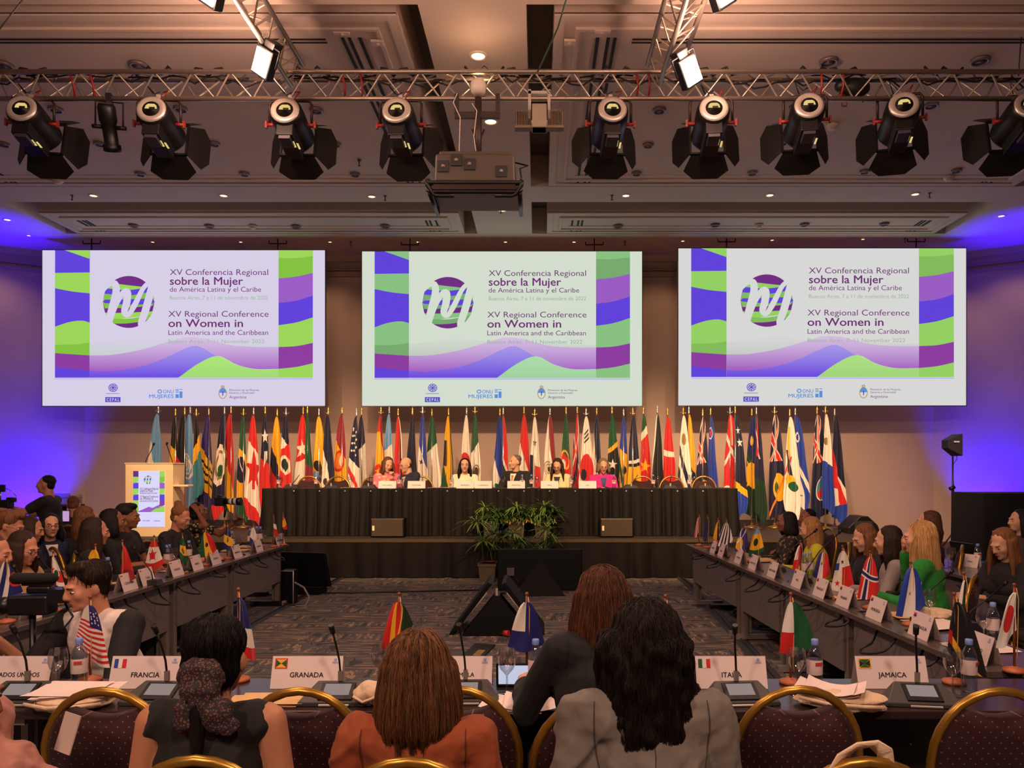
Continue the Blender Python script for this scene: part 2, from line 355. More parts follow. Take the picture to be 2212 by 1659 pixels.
# ---------------------------------------------------------------- three projection screens
SY = 14.8; SK = SY/F
def fade(name, c0, c1, z0, z1, e):
    """projected picture colour running from c0 (low) to c1 (high)"""
    if name in _mats: return _mats[name]
    m = mat(name, c0, .9, emit=e); nt = m.node_tree; b = nt.nodes['Principled BSDF']; L = nt.links
    tc = nd(nt, 'ShaderNodeTexCoord'); sp = nd(nt, 'ShaderNodeSeparateXYZ'); L.new(tc.outputs['Object'], sp.inputs[0])
    mr = nd(nt, 'ShaderNodeMapRange'); mr.inputs[1].default_value = z0; mr.inputs[2].default_value = z1; L.new(sp.outputs['Z'], mr.inputs[0])
    mx = nd(nt, 'ShaderNodeMix', data_type='RGBA'); mx.inputs[6].default_value = lin(c0)+(1,); mx.inputs[7].default_value = lin(c1)+(1,)
    L.new(mr.outputs[0], mx.inputs[0]); L.new(mx.outputs[2], b.inputs['Emission Color']); return m
def wave(pts, x0, x1, n=16):
    """smooth curve through (x, y) points, sampled from x0 to x1"""
    out = []
    for i in range(n+1):
        x = x0+(x1-x0)*i/n; k = 0
        while k < len(pts)-2 and x > pts[k+1][0]: k += 1
        p0 = pts[max(k-1, 0)]; p1 = pts[k]; p2 = pts[k+1]; p3 = pts[min(k+2, len(pts)-1)]
        t = (x-p1[0])/max(p2[0]-p1[0], 1e-6); t = max(0, min(1, t))
        m1 = (p2[1]-p0[1])/max(p2[0]-p0[0], 1e-6)*(p2[0]-p1[0]); m2 = (p3[1]-p1[1])/max(p3[0]-p1[0], 1e-6)*(p2[0]-p1[0])
        y = (2*t**3-3*t*t+1)*p1[1]+(t**3-2*t*t+t)*m1+(-2*t**3+3*t*t)*p2[1]+(t**3-t*t)*m2; out.append((x, y))
    return out
CW, BL, LG, MG, VI, PU, PI_, GT, GD, ST, AZ, LB, GO, HP, HB, HG, HF = range(17)     # colour slots of the slide
def slide(e, pal, tagn, white):
    cols = dict(pal)
    ms = []
    for i, (nm, cc) in enumerate((('white', white), ('blue', (104, 72, 232)), ('lightgreen', cols['lg']), ('green', cols['mg']), ('violet', (150, 66, 170)), ('purple', (120, 50, 140)), ('mauve', (164, 100, 208)), ('title', (118, 52, 124)), ('greentext', cols['gt']), ('strip', (196, 200, 246)), ('unblue', (96, 84, 200)), ('skyblue', (96, 152, 228)), ('gold', (196, 158, 90)))):
        ms.append(mat('slide_%s_%s' % (nm, tagn), cc, .9, emit=e))
    z = lambda py: (709-py)*SK
    ms.append(fade('slide_fadepink_'+tagn, (176, 104, 208), (226, 200, 240), z(800), z(735), e)); ms.append(fade('slide_fadeblue_'+tagn, (120, 84, 238), (176, 160, 248), z(812), z(752), e))
    ms.append(fade('slide_fadehill_'+tagn, cols['hill'], tuple(min(255, int(v*1.06)) for v in cols['hill']), z(816), z(775), e)); ms.append(fade('slide_fademist_'+tagn, cols['mist'], white, z(768), z(728), e))
    return ms
def slide_mesh(full=True):
    mb = MB(); lay = [0]
    def poly(pts, m):
        lay[0] += 1; d = -.0006*lay[0]; n = len(pts)
        mb.add([((x-397)*SK, d, (709-y)*SK) for x, y in pts], [tuple(range(n))], m)
    def strip(top, bot, x0, x1, m, n=14):
        a = wave(top, x0, x1, n); b = wave(bot, x0, x1, n); lay[0] += 1; d = -.0006*lay[0]
        vs = [((x-397)*SK, d, (709-y)*SK) for x, y in a+b]; mb.add(vs, [(i, n+1+i, n+2+i, i+1) for i in range(n)], m)
    rect = lambda x0, y0, x1, y1, m: poly([(x0, y0), (x0, y1), (x1, y1), (x1, y0)], m)
    if full:
        rect(91.5, 541, 702.5, 877, CW)
    # side columns of waves
    for x0, x1, bands in ((119, 194, [([(119, 541), (194, 541)], BL), ([(119, 590), (194, 589)], LG), ([(119, 623), (156, 630), (194, 634)], BL), ([(119, 706), (150, 696), (177, 693), (194, 697)], LG), ([(119, 745), (165, 744), (194, 740)], MG), ([(119, 763), (194, 768)], VI), ([(119, 793), (194, 801)], BL), ([(119, 816), (194, 816)], None)]),
                          (602, 676, [([(602, 541), (676, 541)], LG), ([(602, 558), (640, 558), (676, 554)], MG), ([(602, 602), (640, 598), (676, 590)], PI_), ([(602, 655), (640, 650), (676, 639)], BL), ([(602, 703), (640, 697), (676, 686)], LG), ([(602, 750), (640, 748), (676, 741)], VI), ([(602, 797), (640, 793), (676, 785)], LG), ([(602, 816), (676, 816)], None)])):
        for (a, m), (b, _) in zip(bands, bands[1:]): strip(a, b, x0, x1, m)
    poly([(140, 541), (194, 560), (194, 541)], LG)
    # hills at the foot
    flat = [(194, 816), (602, 816)]
    strip([(194, 742), (250, 736), (300, 728), (360, 737), (602, 745)], [(194, 816), (602, 816)], 194, 602, HF)
    strip([(194, 768), (240, 767), (300, 757), (360, 740), (400, 729), (440, 731), (500, 746), (560, 750), (602, 750)], flat, 194, 602, HP, 30)
    strip([(194, 801), (240, 802), (300, 793), (350, 777), (390, 758), (424, 747), (460, 765), (500, 790), (540, 812), (602, 816)], flat, 194, 602, HB, 30)
    strip([(386, 816), (430, 785), (472, 769), (510, 787), (550, 797), (602, 797)], flat, 386, 602, HG, 20)
    strip([(472, 769), (510, 787), (550, 797), (602, 797)], [(472, 769.5), (510, 787.5), (550, 797.5), (602, 797.5)], 472, 602, CW)
    rect(119, 817, 676, 820, ST)
    # round logo with a white script letter
    cx, cy, r = 279, 653, 56
    rows = [([-56, -56], [-43, -34, -30], PU), ([-43, -36, -30], [-30, -26, -34], LG), ([-30, -26, -34], [-18, -14, -20], BL), ([-18, -14, -24], [-5, -6, 2], MG), ([-5, -6, -8], [14, 20, 8], BL), ([2, 6, 4], [20, 14, 18], MG), ([14, 12, 8], [26, 24, 22], PU), ([24, 23, 20], [42, 34, 28], LG), ([34, 36, 26], [48, 46, 36], MG), ([46, 46, 36], [56, 56, 56], PU)]
    for a, b, m in rows:
        pa = [(-r+2*r*i/(len(a)-1), v) for i, v in enumerate(a)]; pb = [(-r+2*r*i/(len(b)-1), v) for i, v in enumerate(b)]
        ta = wave(pa, -r, r, 24); tb = wave(pb, -r, r, 24); lay[0] += 1; d = -.0006*lay[0]; vs = []
        for (x, y0), (_, y1) in zip(ta, tb):
            h = sqrt(max(0, r*r-x*x)); y0 = max(-h, min(h, y0)); y1 = max(-h, min(h, y1)); vs += [((cx+x-397)*SK, d, (709-cy-y0)*SK), ((cx+x-397)*SK, d, (709-cy-y1)*SK)]
        mb.add(vs, [(2*i, 2*i+1, 2*i+3, 2*i+2) for i in range(24)], m)
    def ribbon(pts, m=CW):
        lay[0] += 1; d = -.0006*lay[0]; vs = []; q = []
        for i in range(len(pts)-1):
            for t in (0, .25, .5, .75):
                p0 = pts[max(i-1, 0)]; p1 = pts[i]; p2 = pts[i+1]; p3 = pts[min(i+2, len(pts)-1)]
                q.append([.5*((2*p1[k])+(-p0[k]+p2[k])*t+(2*p0[k]-5*p1[k]+4*p2[k]-p3[k])*t*t+(-p0[k]+3*p1[k]-3*p2[k]+p3[k])*t**3) for k in range(3)])
        q.append(pts[-1])
        for i, p in enumerate(q):
            a = q[max(i-1, 0)]; b = q[min(i+1, len(q)-1)]; dx, dy = b[0]-a[0], b[1]-a[1]; l = max(sqrt(dx*dx+dy*dy), 1e-6); w = p[2]
            for sg in (-1, 1): vs.append(((p[0]-dy/l*w*sg-397)*SK, d, (709-p[1]-dx/l*w*sg)*SK))
        mb.add(vs, [(2*i, 2*i+1, 2*i+3, 2*i+2) for i in range(len(q)-1)], m)
    ribbon([(229, 626, 2), (238, 616, 4), (249, 613, 7), (252, 632, 8), (243, 668, 8), (232, 706, 7)])
    ribbon([(236, 706, 5), (250, 664, 5), (265, 636, 6), (276, 632, 8), (275, 654, 8), (270, 674, 7), (278, 681, 5), (292, 660, 6), (309, 626, 5), (320, 614, 5)])
    ribbon([(316, 616, 3), (328, 614, 6), (324, 640, 8), (314, 676, 8), (306, 700, 7), (309, 712, 4)])
    def tx(s, x, y, size, w, m, bold=0):
        lay[0] += 1; d = -.0006*lay[0]; v, f = text(s, size, bold, 'LEFT'); x0 = min(p[0] for p in v); ww = max(p[0] for p in v)-x0
        mb.add([((x+(p[0]-x0)*w/ww-397)*SK, d, (709-y+p[1])*SK) for p in v], f, m)
    tx('XV Conferencia Regional', 368, 595, 18, 212, GT); tx('sobre la Mujer', 368, 616, 24, 158, GT, .006); tx('de América Latina y el Caribe', 368, 631, 15, 197, GT, -.004)
    tx('Buenos Aires, 7 a 11 de noviembre de 2022', 368, 648, 12, 212, GD); tx('XV Regional Conference', 365, 685, 18, 216, GT); tx('on Women in', 365, 707, 24, 161, GT, .006)
    tx('Latin America and the Caribbean', 365, 724, 15, 215, GT, -.004); tx('Buenos Aires, 7–11 November 2022', 365, 742, 12, 207, GD)
    # footer marks
    rect(229, 858, 262, 869, AZ); tx('C E P A L', 232, 867, 10, 27, CW, .02); rect(231, 850, 260, 851, AZ)
    def ring(cx, cy, rx, ry, w, m, n=24):
        lay[0] += 1; d = -.0006*lay[0]; vs = [((cx+k*cos(2*pi*i/n)*1-397+(0))*SK, d, (709-cy-q*sin(2*pi*i/n))*SK) for i in range(n) for k, q in ((rx, ry), (rx-w, ry-w))]
        mb.add(vs, [(2*i, 2*i+1, (2*i+3) % (2*n), (2*i+2) % (2*n)) for i in range(n)], m)
    for k in (10, 6.5, 3): ring(246, 838, k, k*.9, 1.6, AZ)
    for a in range(4): poly([(246+9*cos(a*pi/4)-.5*sin(a*pi/4), 838+8*sin(a*pi/4)+.5*cos(a*pi/4)), (246+9*cos(a*pi/4)+.5*sin(a*pi/4), 838+8*sin(a*pi/4)-.5*cos(a*pi/4)), (246-9*cos(a*pi/4)+.5*sin(a*pi/4), 838-8*sin(a*pi/4)-.5*cos(a*pi/4)), (246-9*cos(a*pi/4)-.5*sin(a*pi/4), 838-8*sin(a*pi/4)+.5*cos(a*pi/4))], AZ)
    ring(347, 846, 5, 4.5, 2, LB); tx('ONU', 354, 850, 11, 23, LB, .03); tx('MUJERES', 324, 860, 11, 53, LB, .03)
    for y in (841, 844, 847): rect(381, y, 388, y+1.6, LB)
    rect(381, 852, 388, 860, LB); rect(389.5, 846, 396, 860, LB); rect(389.5, 841, 396, 842.5, LB)
    ring(483, 850, 9, 12, 1.6, GO); lay[0] += 1
    poly([(475.5, 849), (477, 843), (480, 839), (486, 839), (489, 843), (490.5, 849)], LB); poly([(482, 855), (482, 846), (484, 846), (484, 855)], PU); ring(483, 836, 4, 3, 2, GO)
    tx('Ministerio de las Mujeres,', 497, 845, 6, 65, GT); tx('Géneros y Diversidad', 497, 851, 6, 54, GT); tx('Argentina', 497, 861, 9, 37, GT)
    return mb
PALS = [('lavender', (228, 219, 244), dict(lg=(166, 226, 96), mg=(140, 206, 70), gt=(164, 196, 160), hill=(172, 230, 122), mist=(212, 220, 220))),
        ('mint', (226, 236, 220), dict(lg=(146, 206, 138), mg=(128, 182, 118), gt=(160, 190, 168), hill=(172, 222, 170), mist=(206, 214, 206))),
        ('pale', (230, 230, 228), dict(lg=(158, 222, 106), mg=(140, 200, 98), gt=(168, 192, 164), hill=(172, 226, 132), mist=(212, 216, 212)))]
sm_mesh = slide_mesh().mesh('slide')
FRM = mat('screen_frame', (96, 84, 84), .5); ROD = mat('rod_metal', (40, 34, 34), .4, .7)
for i, (x0, x1, y0, y1, lab) in enumerate(((91.5, 702.5, 540.5, 877, 'left of three big screens, lavender white conference slide'), (782, 1387, 543, 877, 'middle projection screen, greenish white conference slide, above the speaker table'), (1465, 2087, 536.5, 876, 'right of three big projection screens, neutral white slide, near the light stand'))):
    tn_, wh, pal = PALS[i]; ms = slide(.86 if i else .88, pal, tn_, wh)
    pc = P((x0+x1)/2, (y0+y1)/2, SY); w = (x1-x0)*SK; h = (y1-y0)*SK
    t = thing('projection_screen', lab, 'projection screen', pc, 0, 'projection screens on the back wall')
    me = sm_mesh.copy()
    for v in me.vertices: v.co = (v.co.x*w/(611*SK), v.co.y, v.co.z*h/(336*SK))
    mesh_obj(me, 'slide_picture', ms, t)
    fr = MB().box((0, .02, 0), (w-.02, .03, h-.02))
    for s in (-1, 1): fr.box((s*(w/2+.004), .015, 0), (.012, .05, h+.02)); fr.box((0, .015, s*(h/2+.004)), (w+.02, .05, .012))
    fr.build('frame', FRM, t)
    for s in (-.33, .33):
        top = CZ-pc.z; MB().tube([(s*w, .04, h/2-.1), (s*w, .04, top)], .012).tube([(s*w-.17, .04, h/2+.14), (s*w+.17, .04, h/2+.14)], .012).tube([(s*w-.17, .04, h/2+.14), (s*w-.17, .04, h/2+.2)], .01).tube([(s*w+.17, .04, h/2+.14), (s*w+.17, .04, h/2+.2)], .01).build('hanger', ROD, t)
# ---------------------------------------------------------------- lighting trusses and what hangs on them
ALU = mat('truss_aluminium', (176, 160, 146), .38, .85); BLK = mat('fixture_black', (20, 17, 17), .42, .2); BLK2 = mat('barn_door_black', (16, 13, 12), .5); SIL = mat('fixture_silver', (200, 190, 180), .35, .5)
REDC = mat('red_cable', (150, 30, 26), .5); BLC = mat('black_cable', (18, 16, 18), .5); WHC = mat('white_cable', (220, 205, 190), .5); GLOW = mat('lamp_glow', (255, 226, 140), emit=.75)
def truss(label, a, b, n, pts3):
    """triangular truss from a to b (straight); pts3: offsets of its three chords"""
    t = thing('lighting_truss', label, 'truss', a); a = V(a); d = V(b)-a; L_ = d.length; u = d/L_
    for q in pts3: MB().cyl(V(q), V(q)+d, .025, n=10).build('chord', ALU, t)
    mb = MB()
    for i in range(3):
        p, q = V(pts3[i]), V(pts3[(i+1) % 3])
        for k in range(n):
            s0 = u*(L_*k/n); s1 = u*(L_*(k+.5)/n); s2 = u*(L_*(k+1)/n)
            mb.cyl(p+s0, q+s1, .010, n=6, caps=False); mb.cyl(q+s1, p+s2, .010, n=6, caps=False)
    mb.build('lattice', mat('truss_brace', (206, 190, 172), .35, .8), t); return t
TB = 5.496
tm = truss('long horizontal lighting truss across the room carrying the black fresnel lights', (-8.5, 7.86, TB), (8.5, 7.86, TB), 44, [(0, 0, 0), (0, -.10, .225), (0, .14, .26)])
cb = MB(); random.seed(3)
for k in range(46):
    x = -7.5+k*.33+random.uniform(-.1, .1); y = random.uniform(-.05, .12); pts = [(x+8.5+j*.11, y+random.uniform(-.02, .02), .235-.10*random.random()*(1 if j in (2, 3) else .2)) for j in range(6)]
    cb.tube(pts, .009, 5)
for k in range(18):
    x = -7.2+k*.85+random.uniform(-.3, .3); cb.tube([(x+8.5+.4*j/6, -.02, .27+.05*sin(j*2+k)) for j in range(7)], .014, 5)
cb.build('cable_run', BLC, tm)
for x in (-4.15, -3.95, -1.38, -1.2, 1.62, 1.74, 3.5, 3.72): MB().tube([(x+8.5, -.09, .22), (x+8.5+.02, -.05, .11), (x+8.51, -.01, .01)], .012, 5).build('red_strap', REDC, tm)
truss('left lighting truss running from over the seats to the long truss', (-1.92, -4, 5.62), (-1.92, 7.84, 5.62), 34, [(0, 0, 0), (.12, 0, .21), (-.12, 0, .21)])
truss('right lighting truss running from over the seats to the long truss', (1.93, -4, 5.62), (1.93, 7.84, 5.62), 34, [(-.07, 0, 0), (-.19, 0, .21), (.16, 0, .21)])
# ---- black fresnel spotlights with barn doors
def rotx(v, a): return V((v[0], v[1]*cos(a)-v[2]*sin(a), v[1]*sin(a)+v[2]*cos(a)))
def fresnel(label, loc, yaw, pitch, roll=0):
    t = thing('fresnel_spotlight', label, 'stage light', loc, yaw, 'black fresnel lights on the long truss')
    TT = Euler((-pitch, 0, 0)).to_matrix().to_4x4()
    hs_ = MB().lathe([(.09, -.195), (.148, -.198), (.166, -.16), (.170, -.05), (.165, .20), (.175, .22), (.175, .26), (.15, .27)], 24, T=TT @ M4.Rotation(-pi/2, 4, 'X')).box((0, .03, -.19), (.17, .40, .14), 0, TT); hs_ = hs_.build('housing', BLK, t, bevel=.008)
    MB().lathe([(.085, -.205), (.12, -.216), (.142, -.205), (.148, -.19)], 24, T=TT @ M4.Rotation(-pi/2, 4, 'X'), c0=0, c1=0).build('rear_ring', SIL, hs_)
    g = MB().lathe([(.0001, -.2035), (.088, -.2045)], 20, 1, T=TT @ M4.Rotation(-pi/2, 4, 'X')); g.prism([(-.06, .0), (.06, .0), (.052, .035), (.03, .055), (-.03, .055), (-.052, .035)],   .206, .2075, 0, TT @ M4.Rotation(pi/2, 4, 'X')); g.box((.012, -.210, .004), (.055, .004, .024), 1, TT); g.build('rear_vent', [GLOW, BLK2], hs_)
    MB().prism([(.10*cos(a*pi/12), .10*sin(a*pi/12)) for a in range(24)], -.275, -.272, 0, TT @ M4.Rotation(pi/2, 4, 'X')).build('lens', mat('fresnel_lens', (255, 226, 160), emit=1.5), t)
    for k in range(2): MB().box((.06+.035*k, -.02+.03*k, -.263), (.018, .09, .006), 0, TT).build('vent_slit', GLOW, hs_)
    MB().box((0, -.08, -.27), (.12, .16, .05), 0, TT).build('connector_panel', mat('connector_grey', (70, 66, 74), .4, .4), t, bevel=.006)
    fr = MB()
    for s in (-1, 1): fr.box((s*.178, .28, 0), (.02, .03, .376), 0, TT); fr.box((0, .28, s*.178), (.376, .03, .02), 0, TT)
    fr.build('door_frame', BLK, t)
    random.seed(hash(label) % 1000)
    for k, op in ((0, R(50)), (1, R(50)), (2, R(55)), (3, R(45))):
        op += random.uniform(-.12, .12); L_ = .22; w0, w1 = (.17, .25) if k in (0, 1) else (.17, .24)
        A = M4.Translation((0, .29, 0)) @ M4.Rotation(k*pi/2, 4, 'Y') @ M4.Translation((0, 0, .18)) @ M4.Rotation(pi/2-op, 4, 'X')
        mb = MB(); mb.add([(-w0, 0, -.002), (w0, 0, -.002), (w1, L_*.8, -.002), (w1*.55, L_*1.2, -.002), (-w1*.55, L_*1.2, -.002), (-w1, L_*.8, -.002), (-w0, 0, .002), (w0, 0, .002), (w1, L_*.8, .002), (w1*.55, L_*1.2, .002), (-w1*.55, L_*1.2, .002), (-w1, L_*.8, .002)], [(5, 4, 3, 2, 1, 0), (6, 7, 8, 9, 10, 11)]+[(i, (i+1) % 6, 6+(i+1) % 6, 6+i) for i in range(6)], 0, False, TT @ A)
        mb.build('barn_door', BLK2, t)
    MB().tube([(-.215, 0, -.02), (-.215, 0, .19), (-.19, 0, .225), (0, 0, .232), (.19, 0, .225), (.215, 0, .19), (.215, 0, -.02)], .014, 8).build('yoke', mat('yoke_brown', (58, 36, 32), .4, .4), t)
    for s in (-1, 1): MB().cyl((s*.165, 0, -.02), (s*.245, 0, -.02), .018, n=8).box((s*.25, 0, -.02), (.02, .03, .07)).build('clamp_knob', mat('knob_red', (150, 40, 34), .5), t)
    h = TB-loc[2]; MB().box((0, 0, h-.01), (.045, .06, .085)).cyl((0, 0, .23), (0, 0, h), .012).build('hook_clamp', SIL, t, bevel=.005)
    MB().tube([(.05, -.03, h+.05), (.11, -.05, .3), (.06, -.1, .19), (.12, -.17, .05), (.0, -.2, -.12)], .006, 5).build('red_lead', REDC, t)
    MB().tube([(-.06, 0, h+.05), (-.11, -.04, .36), (-.03, -.04, .27), (0.02, -.03, .3)], .006, 5).build('safety_cable', BLC, t)
FX = [(63, 268, 6, 'far left end of the long truss'), (338, 270, 4, 'long truss, left of the bright flood light'), (622, 272, 1, 'long truss, just below the left bright flood light'), (860, 272, -3, 'long truss, left of the hanging projector'), (1312, 270, 2, 'long truss, right of the hanging projector'), (1530, 268, -4, 'long truss, below the right bright flood light'), (1733, 262, -7, 'long truss, third from its right end'), (1938, 260, -14, 'long truss, second from its right end'), (2196, 262, -6, 'right end of the long truss, cut by the frame')]
for px, py, yaw, w in FX:
    p = P(px+6, py-6, 7.86); fresnel('black fresnel spotlight with barn doors, '+w, p, R(yaw), R(13))
    tx = -5.6 if px < 100 else max(-5.8, min(5.8, p.x*1.25)); lamp('stage_key', 'SPOT', (p.x, p.y+.5, p.z-.28), (tx, 13.2, 1.55), 800 if abs(p.x) < 3.2 else 700, (1, .64, .36), spot_size=R(58), spot_blend=.75, shadow_soft_size=.07)
# ---- small profile spot
p = P(236, 275, 7.86); t = thing('profile_spotlight', 'slim black profile spotlight hanging between two fresnel lights', 'stage light', p, R(12))
TT = Euler((R(-62), 0, 0)).to_matrix().to_4x4() @ M4.Rotation(-pi/2, 4, 'X')
MB().lathe([(.07, -.22), (.085, -.19), (.085, -.06), (.068, -.02), (.068, .16), (.085, .17), (.085, .23), (.07, .235)], 16, T=TT).build('housing', BLK, t)
MB().lathe([(.076, -.225), (.06, -.228), (.0001, -.228)], 14, T=TT).build('rear_cap', mat('cap_brown', (70, 50, 44), .5), t)
MB().tube([(-.13, 0, 0), (-.13, 0, .26), (.13, 0, .26), (.13, 0, 0)], .010, 6).build('yoke', mat('yoke_brown'), t)
for s in (-1, 1): MB().cyl((s*.07, 0, 0), (s*.16, 0, 0), .022, n=8).build('clamp_knob', BLK2, t)
MB().box((0, 0, TB-p.z), (.05, .07, .09)).cyl((0, 0, .26), (0, 0, TB-p.z), .012).build('hook_clamp', BLK, t)
# ---- bright floods on the side trusses
HOT = mat('flood_tube', (255, 240, 214), emit=22)
for px, py, Y, s, w in ((563, 134, 7.05, -1, 'left truss, at the long truss'), (1495, 154, 7.05, 1, 'right truss, at the long truss'), (448, -26, 6.1, -1, 'left truss, cut by the top of the photo'), (1566, -24, 6.1, 1, 'right truss, cut by the top of the photo')):
    p = P(px, py, Y); t = thing('flood_light', 'glaring warm flood light on the '+w, 'flood light', p, R(s*14), 'glaring floods on the trusses')
    TT = Euler((R(22), R(-s*36), 0)).to_matrix().to_4x4()
    MB().box((0, .06, 0), (.20, .09, .26), 0, TT).frus((0, 0, 0), (.1, .1), (0, 0, .1), (.14, .12), 0, TT @ TR((0, .1, .1))).build('housing', BLK, t, bevel=.01)
    MB().box((0, .006, 0), (.165, .012, .215), 0, TT).build('lamp_glass', HOT, t)
    MB().tube([(-.13, .06, 0), (-.13, .06, .16), (.13, .06, .16), (.13, .06, 0)], .01, 6, T=TT).cyl((0, .06, .16), (-s*.02, .06, 5.66-p.z), .014).build('bracket', BLK2, t)
# ---- warm lamp clamped inside the long truss
p = P(1033, 186, 7.8); t = thing('clamp_lamp', 'small warm lamp with white casing clamped inside the long truss above the projector', 'lamp', p)
MB().lathe([(.045, -.09), (.075, -.06), (.08, .02), (.07, .05)], 16).build('casing', mat('lamp_casing', (226, 210, 196), .4), t); MB().lathe([(.0001, .075), (.03, .07), (.05, .055)], 12).build('bulb', mat('bulb_warm', (255, 214, 130), emit=18), t)
MB().cyl((0, .06, -.06), (0, .06, TB-p.z), .012).build('bracket', SIL, t)
lamp('clamp_lamp_light', 'POINT', p+V((0, 0, .14)), None, 8, (1, .58, .34), shadow_soft_size=.05)
# ---- hanging projector
p = P(1031, 385, 7.8); t = thing('projector', 'large grey video projector in a black cradle hanging from the truss by a pole', 'projector', p)
PG = mat('projector_grey', (74, 62, 53), .45); 
MB().frus((0, 0, -.15), (.80, .62), (0, 0, .13), (.78, .60)).box((0, 0, .155), (.72, .5, .05)).build('casing', PG, t, bevel=.02)
for fx, fz in ((-.31, .0), (-.18, .06), (-.05, .02), (.26, -.05)):
    fg = MB().box((fx, -.31, fz), (.11, .02, .11)).build('fan_grille', BLK2, t); MB().lathe([(.02, 0), (.0001, .004)], 10, T=TR((fx, -.321, fz), rx=pi/2)).build('fan_hub', mat('hub_grey', (150, 130, 112), .5), fg)
cr = MB()
for z, y in ((-.18, -.36), (-.26, -.34)): cr.tube([(-.46, y, z+.02), (-.44, y, z), (.44, y, z), (.46, y, z+.02)], .022, 8)
for s in (-1, 1): cr.tube([(s*.46, -.36, -.16), (s*.46, -.36, -.2), (s*.40, -.34, -.29), (s*.36, -.34, -.3), (s*.20, -.34, -.3)], .022, 8); cr.tube([(s*.44, -.36, -.18), (s*.44, .3, -.18), (s*.44, .3, -.28), (s*.44, -.34, -.28)], .02, 6)
cr.box((0, -.02, -.21), (.84, .66, .04)).build('cradle', BLK, t)
MB().box((0, -.36, -.225), (.80, .03, .05)).build('cradle_rail', mat('cradle_rail', (60, 44, 40), .25, .5), t)
pl = MB(); top = TB-p.z; pl.cyl((.01, 0, .15), (.01, 0, top-.02), .035, n=10); pl.box((0, 0, top-.20), (.46, .05, .06))
for s in (-1, 1): pl.box((s*.21, 0, top-.09), (.04, .06, .2)); pl.tube([(.01+s*.06, 0, .5), (.01, 0, .35), (.01-s*.05, 0, .17)], .01, 5)
pl.build('hanging_pole', mat('pole_grey', (66, 54, 50), .45, .5), t)
MB().tube([(-.20, -.05, top), (-.24, -.05, .75), (-.17, -.05, .6), (-.18, -.05, .25), (-.3, -.1, .19)], .005, 5).tube([(-.05, -.05, top-.1), (0, -.06, .66), (-.03, -.06, .4), (.0, -.06, .18)], .005, 5).build('white_lead', WHC, t)
MB().tube([(.38, -.1, .12), (.52, -.12, .08), (.44, -.2, .02), (.47, -.3, -.2)], .008, 5).build('black_lead', BLC, t)
# ---- grey ribbed unit
p = P(1165, 252, 7.86); t = thing('speaker_radiator', 'grey hanging device with two ribbed wings beside the projector pole', 'ceiling device', p)
RG = mat('radiator_grey', (118, 98, 76), .5, .2)
MB().box((0, 0, -.02), (.15, .16, .24)).frus((0, 0, -.14), (.15, .14), (0, 0, -.07), (.17, .17)).build('body', mat('device_grey', (150, 134, 116), .5), t, bevel=.008)
for s in (-1, 1):
    w = MB().box((s*.16, .03, -.03), (.17, .08, .16)); [w.box((s*(.09+.0155*k), -.02, -.03), (.006, .05, .17)) for k in range(10)]; w.build('ribbed_wing', RG, t)
MB().box((0, -.01, -.125), (.50, .10, .025)).build('base_rail', RG, t)
br = MB(); [br.box((s*.10, 0, .12), (.03, .05, .30)) for s in (-1, 1)]; br.box((0, 0, .24), (.24, .05, .03)).build('bracket', SIL, t)
# ---- other bits on the truss
mb = MB().tube([(0, 0, .0), (0, 0, -.05), (.025, 0, -.09), (.02, 0, -.12), (-.02, 0, -.12), (-.03, 0, -.09)], .008, 6); tag(mb.build('lifting_hook', mat('hook_rust', (120, 62, 44), .5, .6), loc=P(1824, 204, 7.86)), 'rusty open hook hanging from the long truss between fresnel lights', 'hook')
t = thing('hoist_bag', 'black bundled bag sitting inside the long truss on the right', 'bag', (X(1848, 7.86), 7.9, TB+.13)); MB().ell((0, 0, .0), (.17, .09, .10)).ell((-.1, 0, .02), (.1, .08, .07)).build('sack', BLK2, t); MB().tube([(.05, 0, -.09), (.1, 0, -.14), (.08, 0, -.1)], .012).build('strap', BLK2, t)
MB_ = MB().tube([P(1224, -4, 6.6), P(1205, 60, 6.9), P(1180, 115, 7.3), P(1161, 156, 7.76)], .008, 5); tag(MB_.build('safety_rope', mat('rope_green', (40, 82, 60), .6)), 'green rope running from the ceiling down to the long truss', 'rope')
MB_ = MB().tube([P(60, -14, 6.0), P(0, 62, 6.0), P(-30, 100, 6.0)], .006, 5); tag(MB_.build('steel_wire', BLC), 'thin dark wire crossing the upper left corner of the ceiling', 'wire')
MB_ = MB().tube([(X(2206, 7.9), 7.9, CZ), (X(2200, 7.9), 7.9, 5.75)], .006, 5); tag(MB_.build('steel_wire', BLC), 'thin vertical wire at the right end of the long truss', 'wire')
